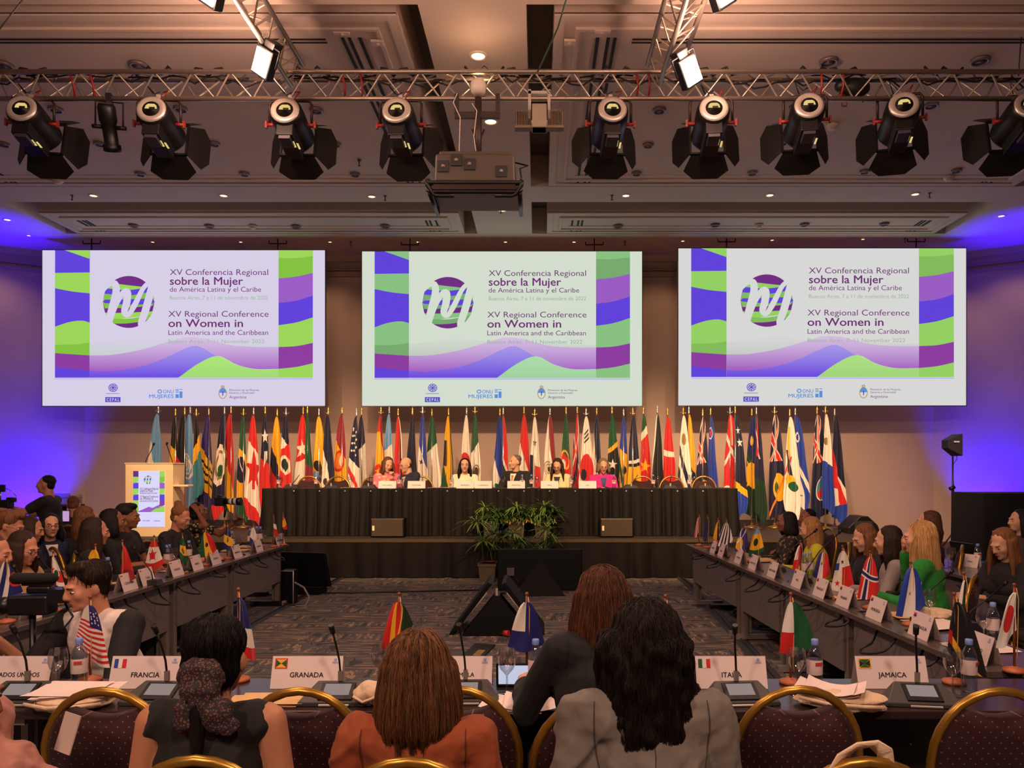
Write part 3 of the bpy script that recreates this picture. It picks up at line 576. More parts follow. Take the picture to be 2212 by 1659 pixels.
# ---------------------------------------------------------------- flag cloth patterns (s: across, t: down the hanging cloth)
FC = dict(R=(206, 34, 34), W=(232, 222, 208), B=(32, 34, 100), N=(24, 24, 56), K=(24, 21, 22), Y=(238, 178, 34), G=(18, 84, 46), L=(112, 160, 204), A=(60, 130, 150), O=(236, 130, 30), M=(140, 24, 40), U=(34, 62, 160), E=(150, 120, 60), T=(70, 44, 34), V=(56, 40, 110), D=(20, 50, 26))
def flagmat(name, base, layers, sheen=True):
    m = bpy.data.materials.new(name); m.use_nodes = True; nt = m.node_tree; L = nt.links; b = nt.nodes['Principled BSDF']
    b.inputs['Roughness'].default_value = .42; b.inputs['Specular IOR Level'].default_value = .35; b.inputs['Sheen Weight'].default_value = .25
    uv = nd(nt, 'ShaderNodeUVMap'); sp = nd(nt, 'ShaderNodeSeparateXYZ'); L.new(uv.outputs[0], sp.inputs[0]); s, t = sp.outputs[0], sp.outputs[1]
    def mth(op, a, c=None, d=None):
        n = nd(nt, 'ShaderNodeMath', operation=op)
        for i, x in enumerate((a, c, d)):
            if x is None: continue
            if isinstance(x, (int, float)): n.inputs[i].default_value = x
            else: L.new(x, n.inputs[i])
        return n.outputs[0]
    def between(x, a, c):
        r = None
        if a > -5: r = mth('GREATER_THAN', x, a)
        if c < 5:
            q = mth('LESS_THAN', x, c); r = q if r is None else mth('MULTIPLY', r, q)
        return r
    cur = None; bc = lin(FC[base])+(1,)
    for ly in layers:
        k = ly[0]; lim = None
        if k == 'b':
            _, a, c, c0, c1, col = ly[:6]; lim = ly[6] if len(ly) > 6 else None
            mask = between(mth('MULTIPLY_ADD', s, a, mth('MULTIPLY', t, c)), c0, c1)
        else:
            _, cs, ct, rs, rt, col = ly[:6]
            x = mth('DIVIDE', mth('SUBTRACT', s, cs), rs); y = mth('DIVIDE', mth('SUBTRACT', t, ct), rt); r = mth('SQRT', mth('ADD', mth('MULTIPLY', x, x), mth('MULTIPLY', y, y)))
            if k == 'e': mask = mth('LESS_THAN', r, 1.0)
            elif k == 'r': mask = mth('MULTIPLY', mth('LESS_THAN', r, 1.0), mth('GREATER_THAN', r, ly[6]))
            else:
                an = mth('ARCTAN2', x, mth('MULTIPLY', y, -1)); md = mth('PINGPONG', an, pi/5)
                mask = mth('LESS_THAN', mth('MULTIPLY', r, mth('COSINE', mth('SUBTRACT', md, 2*pi/5*.9) if False else mth('SUBTRACT', pi/5*2, md))), .309)
        if lim:
            for ax, a, c in ((s, lim[0], lim[1]), (t, lim[2], lim[3])):
                q = between(ax, a, c)
                if q is not None: mask = mth('MULTIPLY', mask, q)
        mx = nd(nt, 'ShaderNodeMix', data_type='RGBA'); L.new(mask, mx.inputs[0])
        if cur is None: mx.inputs[6].default_value = bc
        else: L.new(cur, mx.inputs[6])
        mx.inputs[7].default_value = lin(FC[col])+(1,); cur = mx.outputs[2]
    if cur is None: b.inputs['Base Color'].default_value = bc
    else: L.new(cur, b.inputs['Base Color'])
    return m
def bd(c0, c1, col, k=0, lim=None): return ('b', k, 1, c0, c1, col) + ((lim,) if lim else ())      # band across, slanted by k
def UJ(t1, base='N'):
    l = (-9, 9, -9, t1)
    return [('b', 1, 0, .28, .52, 'W', l), ('b', 1, 0, .34, .46, 'R', l), ('b', -.35, 1, t1-.30, t1-.18, 'W', l), ('b', -.35, 1, t1-.28, t1-.20, 'R', l), ('b', .5, 1, t1-.02, t1+.06, 'W', l), ('b', .5, 1, t1, t1+.03, 'R', l), ('b', .5, 1, t1-.42, t1-.34, 'W', l)]
# pole px, left px, right px, bottom py, depth row, base, layers, look
FLAGS = [
 (342, 318, 352, 1075, 1, 'L', [bd(.30, 9, 'W', -.6), ('e', .55, .72, .3, .06, 'Y')], 'light blue and white with a golden sun'),
 (379, 366, 388, 1070, 1, 'K', [bd(.36, .64, 'Y', -.1), bd(.64, 9, 'B', -.1)], 'black, gold and blue'),
 (399, 378, 403, 1085, 0, 'K', [bd(.44, 9, 'R', -.35)], 'black with red below'),
 (411, 389, 422, 1090, 1, 'L', [('r', .40, .55, .42, .12, 'W', .86), ('r', .40, .55, .26, .075, 'W', .8), ('e', .4, .55, .09, .03, 'W'), ('b', 1, 0, .38, .42, 'W', (-9, 9, .44, .66)), ('r', .4, .6, .52, .12, 'W', .82)], 'pale blue with the white wreathed globe'),
 (424, 417, 438, 1075, 0, 'K', [bd(.42, .62, 'Y', .2), bd(.62, 9, 'A', .2)], 'black, gold and aqua'),
 (451, 429, 462, 1095, 1, 'V', [bd(.34, .72, 'Y', -.2), ('b', -.15, 1, .46, .49, 'K', (0, 1, -9, 9)), ('b', -.15, 1, .54, .57, 'K'), ('b', -.15, 1, .62, .65, 'K'), ('b', 1, 0, .62, .70, 'K', (-9, 9, .42, .60))], 'blue and gold with a black trident'),
 (485, 463, 487, 1112, 0, 'N', [('e', .45, .50, .62, .21, 'W'), ('r', .45, .5, .45, .15, 'E', .8), ('e', .5, .56, .25, .06, 'G'), bd(.86, 9, 'R', -.1)], 'dark blue with a large white disc'),
 (499, 479, 509, 1105, 1, 'R', [bd(.28, 9, 'Y', -.55), bd(.58, 9, 'G', -.7), ('e', .25, .5, .2, .05, 'E')], 'red, yellow and green with a crest'),
 (526, 510, 537, 1118, 1, 'G', [bd(.30, .82, 'Y', -.08), ('e', .45, .53, .52, .13, 'N'), ('r', .45, .53, .52, .13, 'N', .8), ('b', -.5, 1, .26, .29, 'W', (.2, .95, .4, .66))], 'green with a yellow lozenge and dark blue globe'),
 (548, 531, 565, 1126, 1, 'R', [bd(.24, .80, 'W', -.12), ('s', .55, .52, .72, .20, 'R'), ('e', .55, .53, .3, .09, 'R'), ('b', 1, 0, .5, .6, 'R', (-9, 9, .6, .7))], 'red and white with a red maple leaf'),
 (573, 562, 586, 1095, 0, 'N', [('s', .5, .24, .62, .09, 'W'), bd(.46, 9, 'R', -.1), ('b', .5, 1, .60, .80, 'W', (.45, 9, .40, .60))], 'navy, white and red with a single star near the top'),
 (599, 584, 611, 1075, 1, 'Y', [bd(.36, 9, 'N', -.35), bd(.62, 9, 'R', -.35), ('b', 1, 0, .66, .86, 'Y')], 'yellow, navy and red'),
 (618, 606, 631, 1075, 0, 'N', [bd(.26, 9, 'W', -.12), bd(.42, 9, 'R', .10), ('e', .40, .60, .46, .12, 'W'), ('e', .4, .6, .3, .08, 'D'), bd(.86, 9, 'W', -.25)], 'navy, white and red with an oval crest'),
 (655, 639, 671, 1060, 1, 'R', [('s', .42, .44, .62, .13, 'W'), bd(.60, .9, 'W', .02), bd(.88, 9, 'B', -.25)], 'red, white and blue with a big white star'),
 (664, 660, 677, 1075, 0, 'G', [bd(.62, 9, 'M')], 'plain dark green, half hidden'),
 (689, 674, 708, 1075, 1, 'Y', [('e', .42, .62, .28, .07, 'K'), ('e', .62, .72, .2, .06, 'T'), ('e', .3, .76, .2, .07, 'L'), ('b', .4, 1, .95, 1.03, 'T', (-9, .7, -9, 9))], 'yellow with a dark condor crest'),
 (709, 697, 723, 1075, 0, 'N', [bd(.42, 9, 'W', -.55), ('e', .3, .82, .15, .05, 'T')], 'navy over white with a small crest'),
 (739, 719, 751, 1075, 1, 'M', [bd(.30, 9, 'Y', -.25), ('e', .45, .56, .4, .12, 'O'), ('e', .6, .56, .14, .07, 'W'), ('r', .45, .56, .42, .13, 'R', .75), bd(.90, 9, 'R', -.35)], 'crimson and gold with a royal crest'),
 (770, 752, 778, 1080, 0, 'N', [('e', .25, .16, .07, .014, 'W')]+[('e', .25+.4*(j % 2), .14+.045*j, .10, .014, 'W') for j in range(8)]+[('e', .75-.5*(j % 2)*.6, .18+.045*j, .08, .013, 'W') for j in range(6)]+[bd(.50, 9, 'W', -.1), bd(.60, .70, 'R', -.25), bd(.78, .88, 'R', -.25), bd(.95, 9, 'R', -.25)], 'dark blue with rows of stars over red stripes'),
 (781, 767, 794, 1075, 1, 'N', [bd(.46, 9, 'W', .14)], 'navy above plain white, by the starred one'),
 (823, 810, 831, 1075, 0, 'Y', [bd(-9, .2, 'R', -.0), ('b', -1, 1, -9, -.38, 'M'), ('e', .3, .66, .4, .08, 'R'), ('s', .3, .66, .3, .05, 'Y')], 'gold edged in red with a star'),
 (841, 827, 851, 1075, 1, 'L', [bd(.46, 9, 'W', .12)], 'sky blue above white'),
 (860, 850, 874, 1075, 0, 'R', [('b', 1, 0, .8, 9, 'W', (-9, 9, -9, .5)), ('b', 1, 0, .7, .85, 'K'), bd(.78, 9, 'Y', -.2)], 'red with a white and yellow edge'),
 (891, 877, 901, 1075, 1, 'N', [('e', .7, .6, .25, .06, 'K')], 'plain navy'),
 (913, 901, 924, 1075, 0, 'U', [bd(.34, 9, 'W', -.28), ('s', .45, .58, .26, .04, 'N')], 'blue over white with a small dark star'),
 (933, 920, 951, 1075, 1, 'G', [bd(.44, 9, 'W', .12), bd(1.18, 9, 'R', .3)], 'green, white and red, left of the gold one'),
 (969, 956, 980, 1075, 1, 'Y', [('b', 1, 0, -9, .30, 'K', (-9, 9, .3, .62)), ('b', 1, 0, .85, 9, 'K'), ('b', -.5, 1, .58, 9, 'G')], 'gold, black and green'),
 (1008, 995, 1018, 1075, 1, 'W', [('e', .42, .62, .6, .17, 'R')], 'white with a large red disc'),
 (1026, 1016, 1038, 1075, 0, 'G', [bd(.46, 9, 'W', .12), ('e', .5, .70, .3, .07, 'T'), ('r', .5, .7, .4, .1, 'E', .8)], 'green and white with a brown eagle'),
 (1080, 1066, 1092, 1075, 1, 'U', [bd(.52, 9, 'W', -.45), ('e', .3, .90, .22, .05, 'G')], 'blue over white, behind the white haired man'),
 (1087, 1085, 1100, 1075, 0, 'R', [bd(.48, .56, 'W', -.2), bd(.56, 9, 'N', -.2)], 'red, white and dark blue, half hidden'),
 (1132, 1119, 1146, 1075, 1, 'R', [bd(.34, 9, 'W', -.35)], 'red over white'),
 (1155, 1143, 1168, 1075, 0, 'W', [('s', .5, .32, .3, .05, 'N'), ('b', 1, .2, -9, .46, 'N', (-9, 9, .48, 9)), ('b', 1, .2, .58, 9, 'R', (-9, 9, .60, 9))], 'white with a dark star, blue and red below'),
 (1188, 1174, 1203, 1075, 1, 'M', [('b', -1, 1, -.12, 9, 'W'), ('r', .35, .66, .36, .1, 'E', .85), ('r', .35, .66, .24, .066, 'E', .8), ('e', .35, .66, .1, .03, 'K')], 'dark red and white with a ringed emblem'),
 (1223, 1211, 1233, 1075, 0, 'G', [bd(.44, 9, 'R', -.1), ('r', .4, .54, .5, .12, 'Y', .78), ('e', .25, .6, .22, .06, 'W')], 'green and red with a gold armillary'),
 (1247, 1236, 1254, 1075, 1, 'R', [('b', 1, 0, .0, .16, 'N', (-9, 9, -9, .42)), ('b', -.5, 1, .22, .28, 'W'), ('b', .5, 1, .62, .68, 'W'), ('b', .6, 1, .86, 1.0, 'N'), ('b', 1, 0, .78, .9, 'W')], 'union jack, tightly folded'),
 (1266, 1252, 1283, 1075, 0, 'W', [('b', .12, 1, .24, .265, 'K', (.25, .8, -9, 9)), ('b', .12, 1, .29, .315, 'K', (.25, .8, -9, 9)), ('b', .12, 1, .34, .365, 'K', (.25, .8, -9, 9)), ('e', .48, .64, .52, .18, 'R'), ('e', .3, .72, .2, .07, 'N')], 'white with black bars and a red round symbol'),
 (1289, 1277, 1300, 1075, 1, 'N', [('b', -.8, 1, .16, 9, 'W', (-9, .6, -9, 9))], 'navy and white, beside the black barred one'),
 (1322, 1310, 1338, 1075, 0, 'G', [bd(.42, .48, 'Y', .1), bd(.48, 9, 'K', .1), ('s', .45, .6, .42, .07, 'W'), bd(.78, .84, 'Y', -.1), bd(.84, 9, 'M', -.1)], 'green, black and red with a white star'),
 (1347, 1335, 1358, 1075, 1, 'U', [bd(.38, 9, 'Y', -.1), ('e', .55, .66, .2, .05, 'K'), ('b', -.8, 1, .42, .6, 'G')], 'blue, gold and green'),
 (1367, 1356, 1383, 1075, 0, 'N', [bd(.58, .62, 'W', .08), bd(.62, .66, 'K', .08), bd(.66, 9, 'Y', .08)], 'navy with a white line above gold'),
 (1390, 1381, 1406, 1075, 1, 'G', [bd(.22, .32, 'W', .1), bd(.32, 9, 'R', .1), ('s', .5, .62, .55, .1, 'Y')], 'green, white and red with a yellow star'),
 (1420, 1409, 1432, 1075, 0, 'K', [('b', 1, .35, -9, .28, 'W'), ('b', -1, 1, .75, 9, 'W')], 'black with white edge'),
 (1442, 1430, 1458, 1075, 1, 'R', [bd(.40, .47, 'W', -.05), ('s', .7, .84, .2, .03, 'W')], 'red with a white crescent, behind the end chairs'),
 (1476, 1464, 1493, 1080, 0, 'W', [('b', -.5, 1, .34, .48, 'N'), ('b', -.5, 1, .62, .76, 'N'), ('e', .45, .28, .25, .07, 'E')], 'white and navy stripes with a sun'),
 (1488, 1483, 1502, 1075, 1, 'Y', [bd(.54, 9, 'N', -.2), ('s', .55, .72, .25, .03, 'W'), ('s', .6, .80, .25, .03, 'W'), ('s', .65, .88, .25, .03, 'W')], 'yellow over navy with white stars'),
 (1518, 1504, 1530, 1080, 0, 'N', UJ(.56)+[('e', .6, .84, .3, .07, 'Y')], 'navy ensign with union jack above the last chair'),
 (1535, 1528, 1550, 1085, 1, 'U', [('s', .25, .2, .3, .05, 'R'), ('r', .25, .2, .4, .07, 'W', .8)], 'plain bright blue with a red star'),
 (1577, 1563, 1602, 1100, 1, 'R', [('b', 1, 0, .3, .55, 'W', (-9, 9, -9, .32)), ('b', 1, 0, .36, .48, 'R', (-9, 9, -9, .32)), ('b', -.3, 1, .2, .27, 'W'), ('b', .4, 1, .5, .56, 'W', (-9, .4, -9, 9)), ('b', 1, 0, .6, .95, 'N', (-9, 9, .34, .44)), ('e', .2, .84, .25, .07, 'W')], 'red ensign at the end of the table'),
 (1588, 1586, 1612, 1115, 0, 'N', [('s', .5, .16, .4, .04, 'W'), ('s', .6, .28, .4, .05, 'W'), bd(.62, .70, 'Y', -.15), bd(.70, 9, 'U', -.15)], 'dark blue with two stars and a yellow stripe'),
 (1624, 1609, 1648, 1120, 1, 'B', [bd(.32, 9, 'D', -.25), bd(.37, .40, 'G', -.3), ('e', .35, .24, .18, .05, 'Y'), ('s', .38, .58, .62, .17, 'Y'), ('s', .38, .58, .62, -.17, 'Y'), ('e', .38, .58, .44, .13, 'Y')], 'blue and dark green with a yellow sunburst'),
 (1634, 1630, 1654, 1121, 0, 'N', [('b', 1, 0, .1, .35, 'R', (-9, 9, -9, .4)), ('b', -.5, 1, .12, .17, 'W', (-9, 9, -9, .42)), bd(.62, 9, 'D')], 'dark ensign hidden behind the sunburst'),
 (1673, 1661, 1699, 1114, 1, 'N', UJ(.46)+[('e', .55, .72, .36, .14, 'Y'), ('e', .4, .72, .14, .06, 'G'), ('b', .4, 1, .94, .98, 'O')], 'navy ensign with union jack and green and gold badge'),
 (1706, 1692, 1728, 1114, 0, 'W', [('b', 1, 0, .1, .36, 'Y', (-9, 9, .1, .5)), ('b', .7, 1, .56, .62, 'R', (.0, .5, .4, .66)), ('b', .7, 1, .68, .74, 'R', (.0, .5, .4, .66)), ('b', -.8, 1, .18, .34, 'N', (-9, .7, .34, .6)), ('e', .35, .64, .3, .05, 'Y'), ('e', .6, .70, .3, .05, 'G')], 'white with a golden eagle and striped shield'),
 (1718, 1714, 1746, 1092, 1, 'U', [('r', .3, .24, .3, .06, 'W', .6), ('b', -.4, 1, .36, .46, 'W'), ('b', -1, 1, .22, 9, 'W'), ('s', .3, .9, .3, .06, 'U')], 'blue with white cross, behind the eagle one'),
 (1765, 1750, 1790, 1120, 1, 'N', UJ(.46)+[('e', .62, .72, .3, .11, 'A'), ('e', .62, .76, .25, .05, 'R'), ('r', .62, .72, .32, .12, 'W', .9)], 'navy ensign with a pictured shield'),
 (1783, 1776, 1800, 1105, 0, 'W', [bd(.48, 9, 'U', -.05), ('e', .3, .28, .3, .04, 'E')], 'pale above blue, third from the stage end'),
 (1803, 1796, 1824, 1126, 1, 'N', [bd(.42, .58, 'W', -.25), ('b', -.5, 1, .30, .62, 'R'), ('b', -.6, 1, .48, 9, 'W', (-9, .6, .7, 9)), bd(.90, 9, 'U', .1)], 'navy, white and red, last before the black speaker'),
]
BRASS = mat('brass', (196, 150, 80), .3, .85); CHROME = mat('flag_pole_steel', (206, 196, 186), .22, .9); GOLDF = mat('finial_gold', (228, 176, 92), .25, .9); BASEM = mat('flag_base', (60, 40, 34), .5)
ST = .6
def drape(fx0, xl, xr, top, zb, hem, nf, ph, amp, nu=22, nv=26):
    """cloth hanging from one corner: narrow at the top, folded, with a slanted hem; local to the pole foot"""
    def fn(s, t):
        pr = min(1, (.10+.95*t**.62)); pr = pr*(1 if t < .86 else 1-.22*(t-.86)/.14)
        x = fx0*0+(xl+(xr-xl)*s)*pr+(.012*sin(9*t+ph))*t; a = amp*(.25+.75*min(1, t*1.6))
        y = a*cos(2*pi*nf*s+ph)+a*.5*sin(2*pi*nf*2.1*s+ph*2+3*t); zz = top+(zb-top)*t+hem*(s-.5)*t*t+.02*sin(5*s+ph)*t*t
        return (x, y-.03, zz)
    return MB().sheet(fn, nu, nv)
random.seed(11)
for i, (px, xl, xr, yb, row, base, ly, look) in enumerate(FLAGS):
    Y = 13.62+.30*row+.05*((i*7) % 3-1); o = (X(px, Y), Y, ST); k = Y/F
    t = thing('standing_flag', 'tall draped stage flag, '+look, 'flag', o, 0, 'row of draped flags on the stage')
    toph = Z(893+((i*5) % 7)-3, Y)-ST; m = flagmat('flag_%s' % look.replace(' ', '_')[:40], base, ly)
    drape(0, (xl-px)*k*1.15, (xr-px)*k*1.15, toph-.04, Z(yb, Y)-ST, random.choice((-.22, .16, -.14)), 1.6+.5*random.random(), random.uniform(0, 6), .036).build('cloth', m, t)
    fp_ = MB().cyl((0, 0, .02), (0, 0, toph+.01), .013, n=8).build('pole', CHROME, t)
    g = MB().lathe([(.0001, .13), (.008, .10), (.020, .055), (.010, .02), (.018, .01), (.014, -.02), (.014, -.05)], 10, o=(0, 0, toph))
    if i % 4 == 0: g.tube([(-.05, 0, toph+.03), (-.035, 0, toph+.005), (.035, 0, toph+.005), (.05, 0, toph+.03)], .007, 5)
    g.build('finial', GOLDF if i % 3 else CHROME, fp_); MB().lathe([(.13, 0), (.13, .02), (.06, .035), (.022, .05), (.02, .09)], 18).build('base', BASEM if i % 2 else BRASS, t)

# ---------------------------------------------------------------- stage, skirts, speaker table
SKIRT = mat('skirt_cloth', (19, 14, 10), .7, var=.15, vscale=2, spec=.25); DECK = mat('stage_deck', (50, 38, 33), .7, var=.15, vscale=3); TRIMG = mat('stage_trim', (96, 78, 52), .45, .3)
def pleated(mb, path, z0, z1, amp, wl, flare=0, seed=1, m=0, nz=6):
    """hanging pleated cloth along a polyline (x, y); outward is to the right of the direction of travel"""
    pts = []; acc = 0; random.seed(seed); ph = 0
    for (a, b) in zip(path, path[1:]):
        A = V((a[0], a[1], 0)); B = V((b[0], b[1], 0)); d = B-A; L_ = d.length; n_ = max(2, int(L_/(wl/10))); u = d.normalized(); nn = V((u.y, -u.x, 0))
        for k in range(n_+(b == path[-1])): pts.append((A+u*(L_*k/n_), nn, acc+L_*k/n_))
        acc += L_
    vs = []
    for j in range(nz+1):
        t = j/nz
        for p, nn, s in pts:
            q = s/wl*2*pi+2.2*noise.noise(V((s*1.3, seed, 0))); a = amp*(.35+.65*t)*(.75+.9*noise.noise(V((s*1.7, seed, 3)))); w = a*(1.6*abs(sin(q/2+.6*noise.noise(V((s*.7, seed, t*.8)))))**.7-.9+.3*sin(q*.43+seed))
            c = p+nn*(w+.012+flare*t*t); vs.append((c.x, c.y, z1+(z0-z1)*t))
    k = len(pts); mb.add(vs, [(j*k+i, (j+1)*k+i, (j+1)*k+i+1, j*k+i+1) for j in range(nz) for i in range(k-1)], m, True); return mb
SX0, SX1, SF = -6.7, 6.3, 11.8
t = thing('stage', 'low stage along the back wall with dark pleated skirt', 'stage', (0, 0, 0))
MB().box(((SX0+SX1)/2, (SF+BW-.12)/2, .57), (SX1-SX0, BW-.12-SF, .06)).build('deck', DECK, t)
MB().box(((SX0+SX1)/2, SF-.012, .572), (SX1-SX0, .02, .05)).build('edge_trim', TRIMG, t)
pleated(MB(), [(SX1, SF+2), (SX1, SF-.01), (SX0, SF-.01), (SX0, SF+2)][::-1], .012, .55, .06, .36, .03, 2).build('skirt', SKIRT, t)
TX, TF, TBK, TZ = 3.82, 12.28, 12.95, 1.362
t = thing('speaker_table', 'long speaker table on stage under pleated black cloth', 'table', (0, 0, 0))
MB().box((0, (TF+TBK)/2, TZ-.015), (2*TX, TBK-TF, .03)).build('tabletop', mat('table_cloth_top', (40, 32, 28), .8), t)
pleated(MB(), [(-TX, TBK), (-TX, TF), (TX, TF), (TX, TBK)], ST+.01, TZ, .06, .17, .05, 5, nz=8).build('skirt', SKIRT, t)
for k in range(17): MB().ell((-3.3+.41*k, TF-.035, TZ-.04), (.012, .008, .012), nu=8, nv=5).build('skirt_clip', mat('clip_pearl', (210, 180, 150), .3), t)
for x in (-3.6, -1.2, 1.2, 3.6): MB().box((x, 12.6, (ST+TZ)/2-.02), (.05, .5, TZ-ST-.04)).build('trestle_leg', BLK2, t)
SPK = mat('grille_brown', (70, 56, 40), .75, bump=.2, bscale=300)
for px, w in ((837, 'left of the plants'), (1332, 'right of the plants')):
    p = V((X(px, 12.0), 12.0, ST)); t = thing('stage_monitor', 'boxy floor speaker on the stage edge, '+w, 'speaker', p, 0)
    MB().box((0, .09, .155), (.53, .22, .30)).build('cabinet', BLK, t, bevel=.015); MB().box((0, -.025, .155), (.49, .012, .265)).build('grille', SPK, t, bevel=.005)
    MB().box((-.215, -.034, .15), (.034, .006, .075)).build('badge', mat('badge_pale', (255, 236, 180), .4), t)
# ---- lectern with its lit picture
PCY = 12.15; p = V((X(322, PCY), PCY, ST)); t = thing('lectern', 'cream box lectern with glowing conference poster and two thin microphones', 'lectern', p)
CREAM = mat('lectern_cream', (250, 222, 172), .5)
w, h = 103*PCY/F, 157*PCY/F
MB().box((0, .20, h/2), (w, .40, h)).box((0, .2, h+.01), (w+.02, .42, .02)).box((w/2+.12, .1, h*.70), (.24, .2, .03)).build('body', CREAM, t, bevel=.008)
sl = MB(); sw, sh = w*.66, h*.77; z0 = h*.135
def lrect(x0, y0, x1, y1, m, d): sl.add([(-sw/2+sw*x0, -.004-d, z0+sh*(1-y1)), (-sw/2+sw*x1, -.004-d, z0+sh*(1-y1)), (-sw/2+sw*x1, -.004-d, z0+sh*(1-y0)), (-sw/2+sw*x0, -.004-d, z0+sh*(1-y0))], [(0, 1, 2, 3)], m)
lrect(0, 0, 1, 1, 0, 0)
for x0, x1, cols in ((0, .17, (5, 2, 1, 2, 1, 2, 3)), (.84, 1, (2, 3, 6, 2, 1, 4, 2))):
    for k, cc in enumerate(cols):
        y0 = k*.105; sl.add([(-sw/2+sw*x0, -.006, z0+sh*(1-y0-.105-.02*(k % 2))), (-sw/2+sw*x1, -.006, z0+sh*(1-y0-.105+.02*(k % 2))), (-sw/2+sw*x1, -.006, z0+sh*(1-y0)), (-sw/2+sw*x0, -.006, z0+sh*(1-y0))], [(0, 1, 2, 3)], cc)
sl.add([(-sw/2+sw*x, -.007, z0+sh*(1-y)) for x, y in ((.17, .72), (.5, .64), (.62, .66), (.84, .60), (.84, .735), (.17, .735))], [(0, 1, 2, 3, 4, 5)], 6); sl.add([(-sw/2+sw*x, -.008, z0+sh*(1-y)) for x, y in ((.55, .735), (.72, .67), (.84, .66), (.84, .735))], [(0, 1, 2, 3)], 2)
cxx, czz = -.02*sw, z0+sh*.84; rr = .14*sw
for k in range(6):
    a0, a1 = -1+k/3, -1+(k+1)/3; f_ = lambda q: sqrt(max(0, 1-q*q))
    sl.add([(cxx-rr*f_(a0), -.009, czz+rr*a0), (cxx+rr*f_(a0), -.009, czz+rr*a0), (cxx+rr*f_(a1), -.009, czz+rr*a1), (cxx-rr*f_(a1), -.009, czz+rr*a1)], [(0, 1, 2, 3)], (5, 2, 3, 1, 2, 5)[k])
for x0, x1 in ((-.75, -.45), (-.1, .12), (.5, .8)): sl.add([(cxx+rr*x0, -.010, czz-rr*.95), (cxx+rr*(x0+.28), -.010, czz-rr*.95), (cxx+rr*(x1+.28), -.010, czz+rr*.8), (cxx+rr*x1, -.010, czz+rr*.8)], [(0, 1, 2, 3)], 0)
for k, (s_, y, sz, wd) in enumerate((('XV Conferencia Regional', .335, .05, .58), ('sobre la Mujer', .375, .06, .42), ('de América Latina y el Caribe', .41, .04, .54), ('XV Regional Conference', .475, .05, .58), ('on Women in', .515, .06, .42), ('Latin America and the Caribbean', .55, .04, .58), ('CEPAL', .90, .03, .12), ('ONU MUJERES', .90, .03, .24), ('Argentina', .90, .03, .2))):
    x0 = .22 if k < 6 else (.1, .30, .66)[k-6]; v, f = text(s_, 1, .01, 'LEFT'); ww = max(q[0] for q in v); sl.add([(-sw/2+sw*x0+q[0]*wd*sw/ww, -.009, z0+sh*(1-y)+q[1]*sz) for q in v], f, 7 if k < 6 else 1)
ps = dict(PALS)if False else PALS[0]
sl.build('poster_screen', [mat('poster_white', (226, 220, 255), emit=.95)]+[mat('slide_%s_lavender' % q) for q in ('blue', 'lightgreen', 'green', 'violet', 'purple', 'mauve', 'title')], t)
for s, tip in ((-.02, (.06, -.02, .30)), (.26, (.27, .0, .31))):
    MB().tube([(s-.14 if s < 0 else s+.02, .2, h), (s-.12 if s < 0 else s+.02, .18, h+.06), (tip[0]-.03*(s < 0), .05, h+tip[2]-.04), (tip[0], .02, h+tip[2])], .007, 5).cyl((tip[0], .02, h+tip[2]), (tip[0]+.02, -.0, h+tip[2]+.03), .016).build('microphone', BLK, t)
# ---- wedge speaker on the right of the stage, light stand, black draped desk, clear lectern
p = V((X(1857, 12.9), 12.9, ST)); t = thing('wedge_speaker', 'black wedge floor speaker at the end of the stage near the right wall', 'speaker', p)
MB().add([(x, y, z) for y in (-.2, .25) for x, z in ((-.27, 0), (.27, 0), (.22, .14), (.06, .29), (-.07, .29), (-.27, .10))], [(0, 1, 2, 3, 4, 5), (11, 10, 9, 8, 7, 6)]+[(i, 6+i, 6+(i+1) % 6, (i+1) % 6) for i in range(6)]).build('cabinet', BLK, t, bevel=.01)
MB().box((-.02, -.205, .12), (.30, .01, .18)).build('grille', mat('speaker_grille_dark', (40, 34, 32), .8), t)
p = V((X(2058, 12.6), 12.6, 0)); t = thing('light_stand', 'tall black light stand with small softbox against the blue lit wall', 'light stand', p); hh = Z(985, 12.6)
MB().cyl((0, 0, .55), (0, 0, hh), .014, n=8).cyl((0, 0, .3), (0, 0, Z(1055, 12.6)), .022, n=8).cyl((-.05, 0, Z(1056, 12.6)), (.03, 0, Z(1052, 12.6)), .03).build('pole', BLK, t)
for a in range(3): MB().tube([(0, 0, .62), (.45*cos(a*2.1), .45*sin(a*2.1), .012)], .014, 6).build('leg', BLK, t)
MB().add([(x, y, hh+z) for x, z, q in ((-.13, .13, .1), (-.13, .26, .1), (.07, .36, .17), (.07, .0, .17), (.13, .13, .06), (.13, .24, .06)) for y in (-q, q)], [(0, 1, 3, 2), (2, 3, 5, 4), (4, 5, 11, 10), (10, 11, 9, 8), (8, 9, 7, 6), (6, 7, 1, 0), (0, 2, 4, 6), (7, 5, 3, 1), (4, 10, 8, 6), (7, 9, 11, 5)]).build('softbox', mat('softbox_black', (26, 22, 44), .7), t)
MB().box((-.02, -.16, hh+.23), (.09, .004, .025), 0, TR((0, .0, 0))).build('badge', mat('badge_white', (230, 225, 240), .4), t)
MB().tube([(.06, 0, hh+.05), (.07, 0, hh-.05), (.0, 0, hh-.15), (.02, -.01, hh-.7), (.04, 0, .9), (.05, .02, .4)], .006, 5).build('lead', BLC, t)
dt = thing('draped_desk', 'tall black cloth draped desk below the right blue light', 'desk', (0, 0, 0)); Yd = 11.2; xa = X(2120, Yd)
MB().box((xa+1.6, Yd+.4, Z(1066, Yd)-.01), (3.2, .8, .02)).build('top', mat('desk_black', (12, 11, 16), .8), dt); pleated(MB(), [(xa, Yd+.8), (xa, Yd), (xa+3.2, Yd)], .01, Z(1066, Yd), .02, .45, .03, 9).build('drape', mat('desk_cloth', (10, 9, 14), .85), dt)
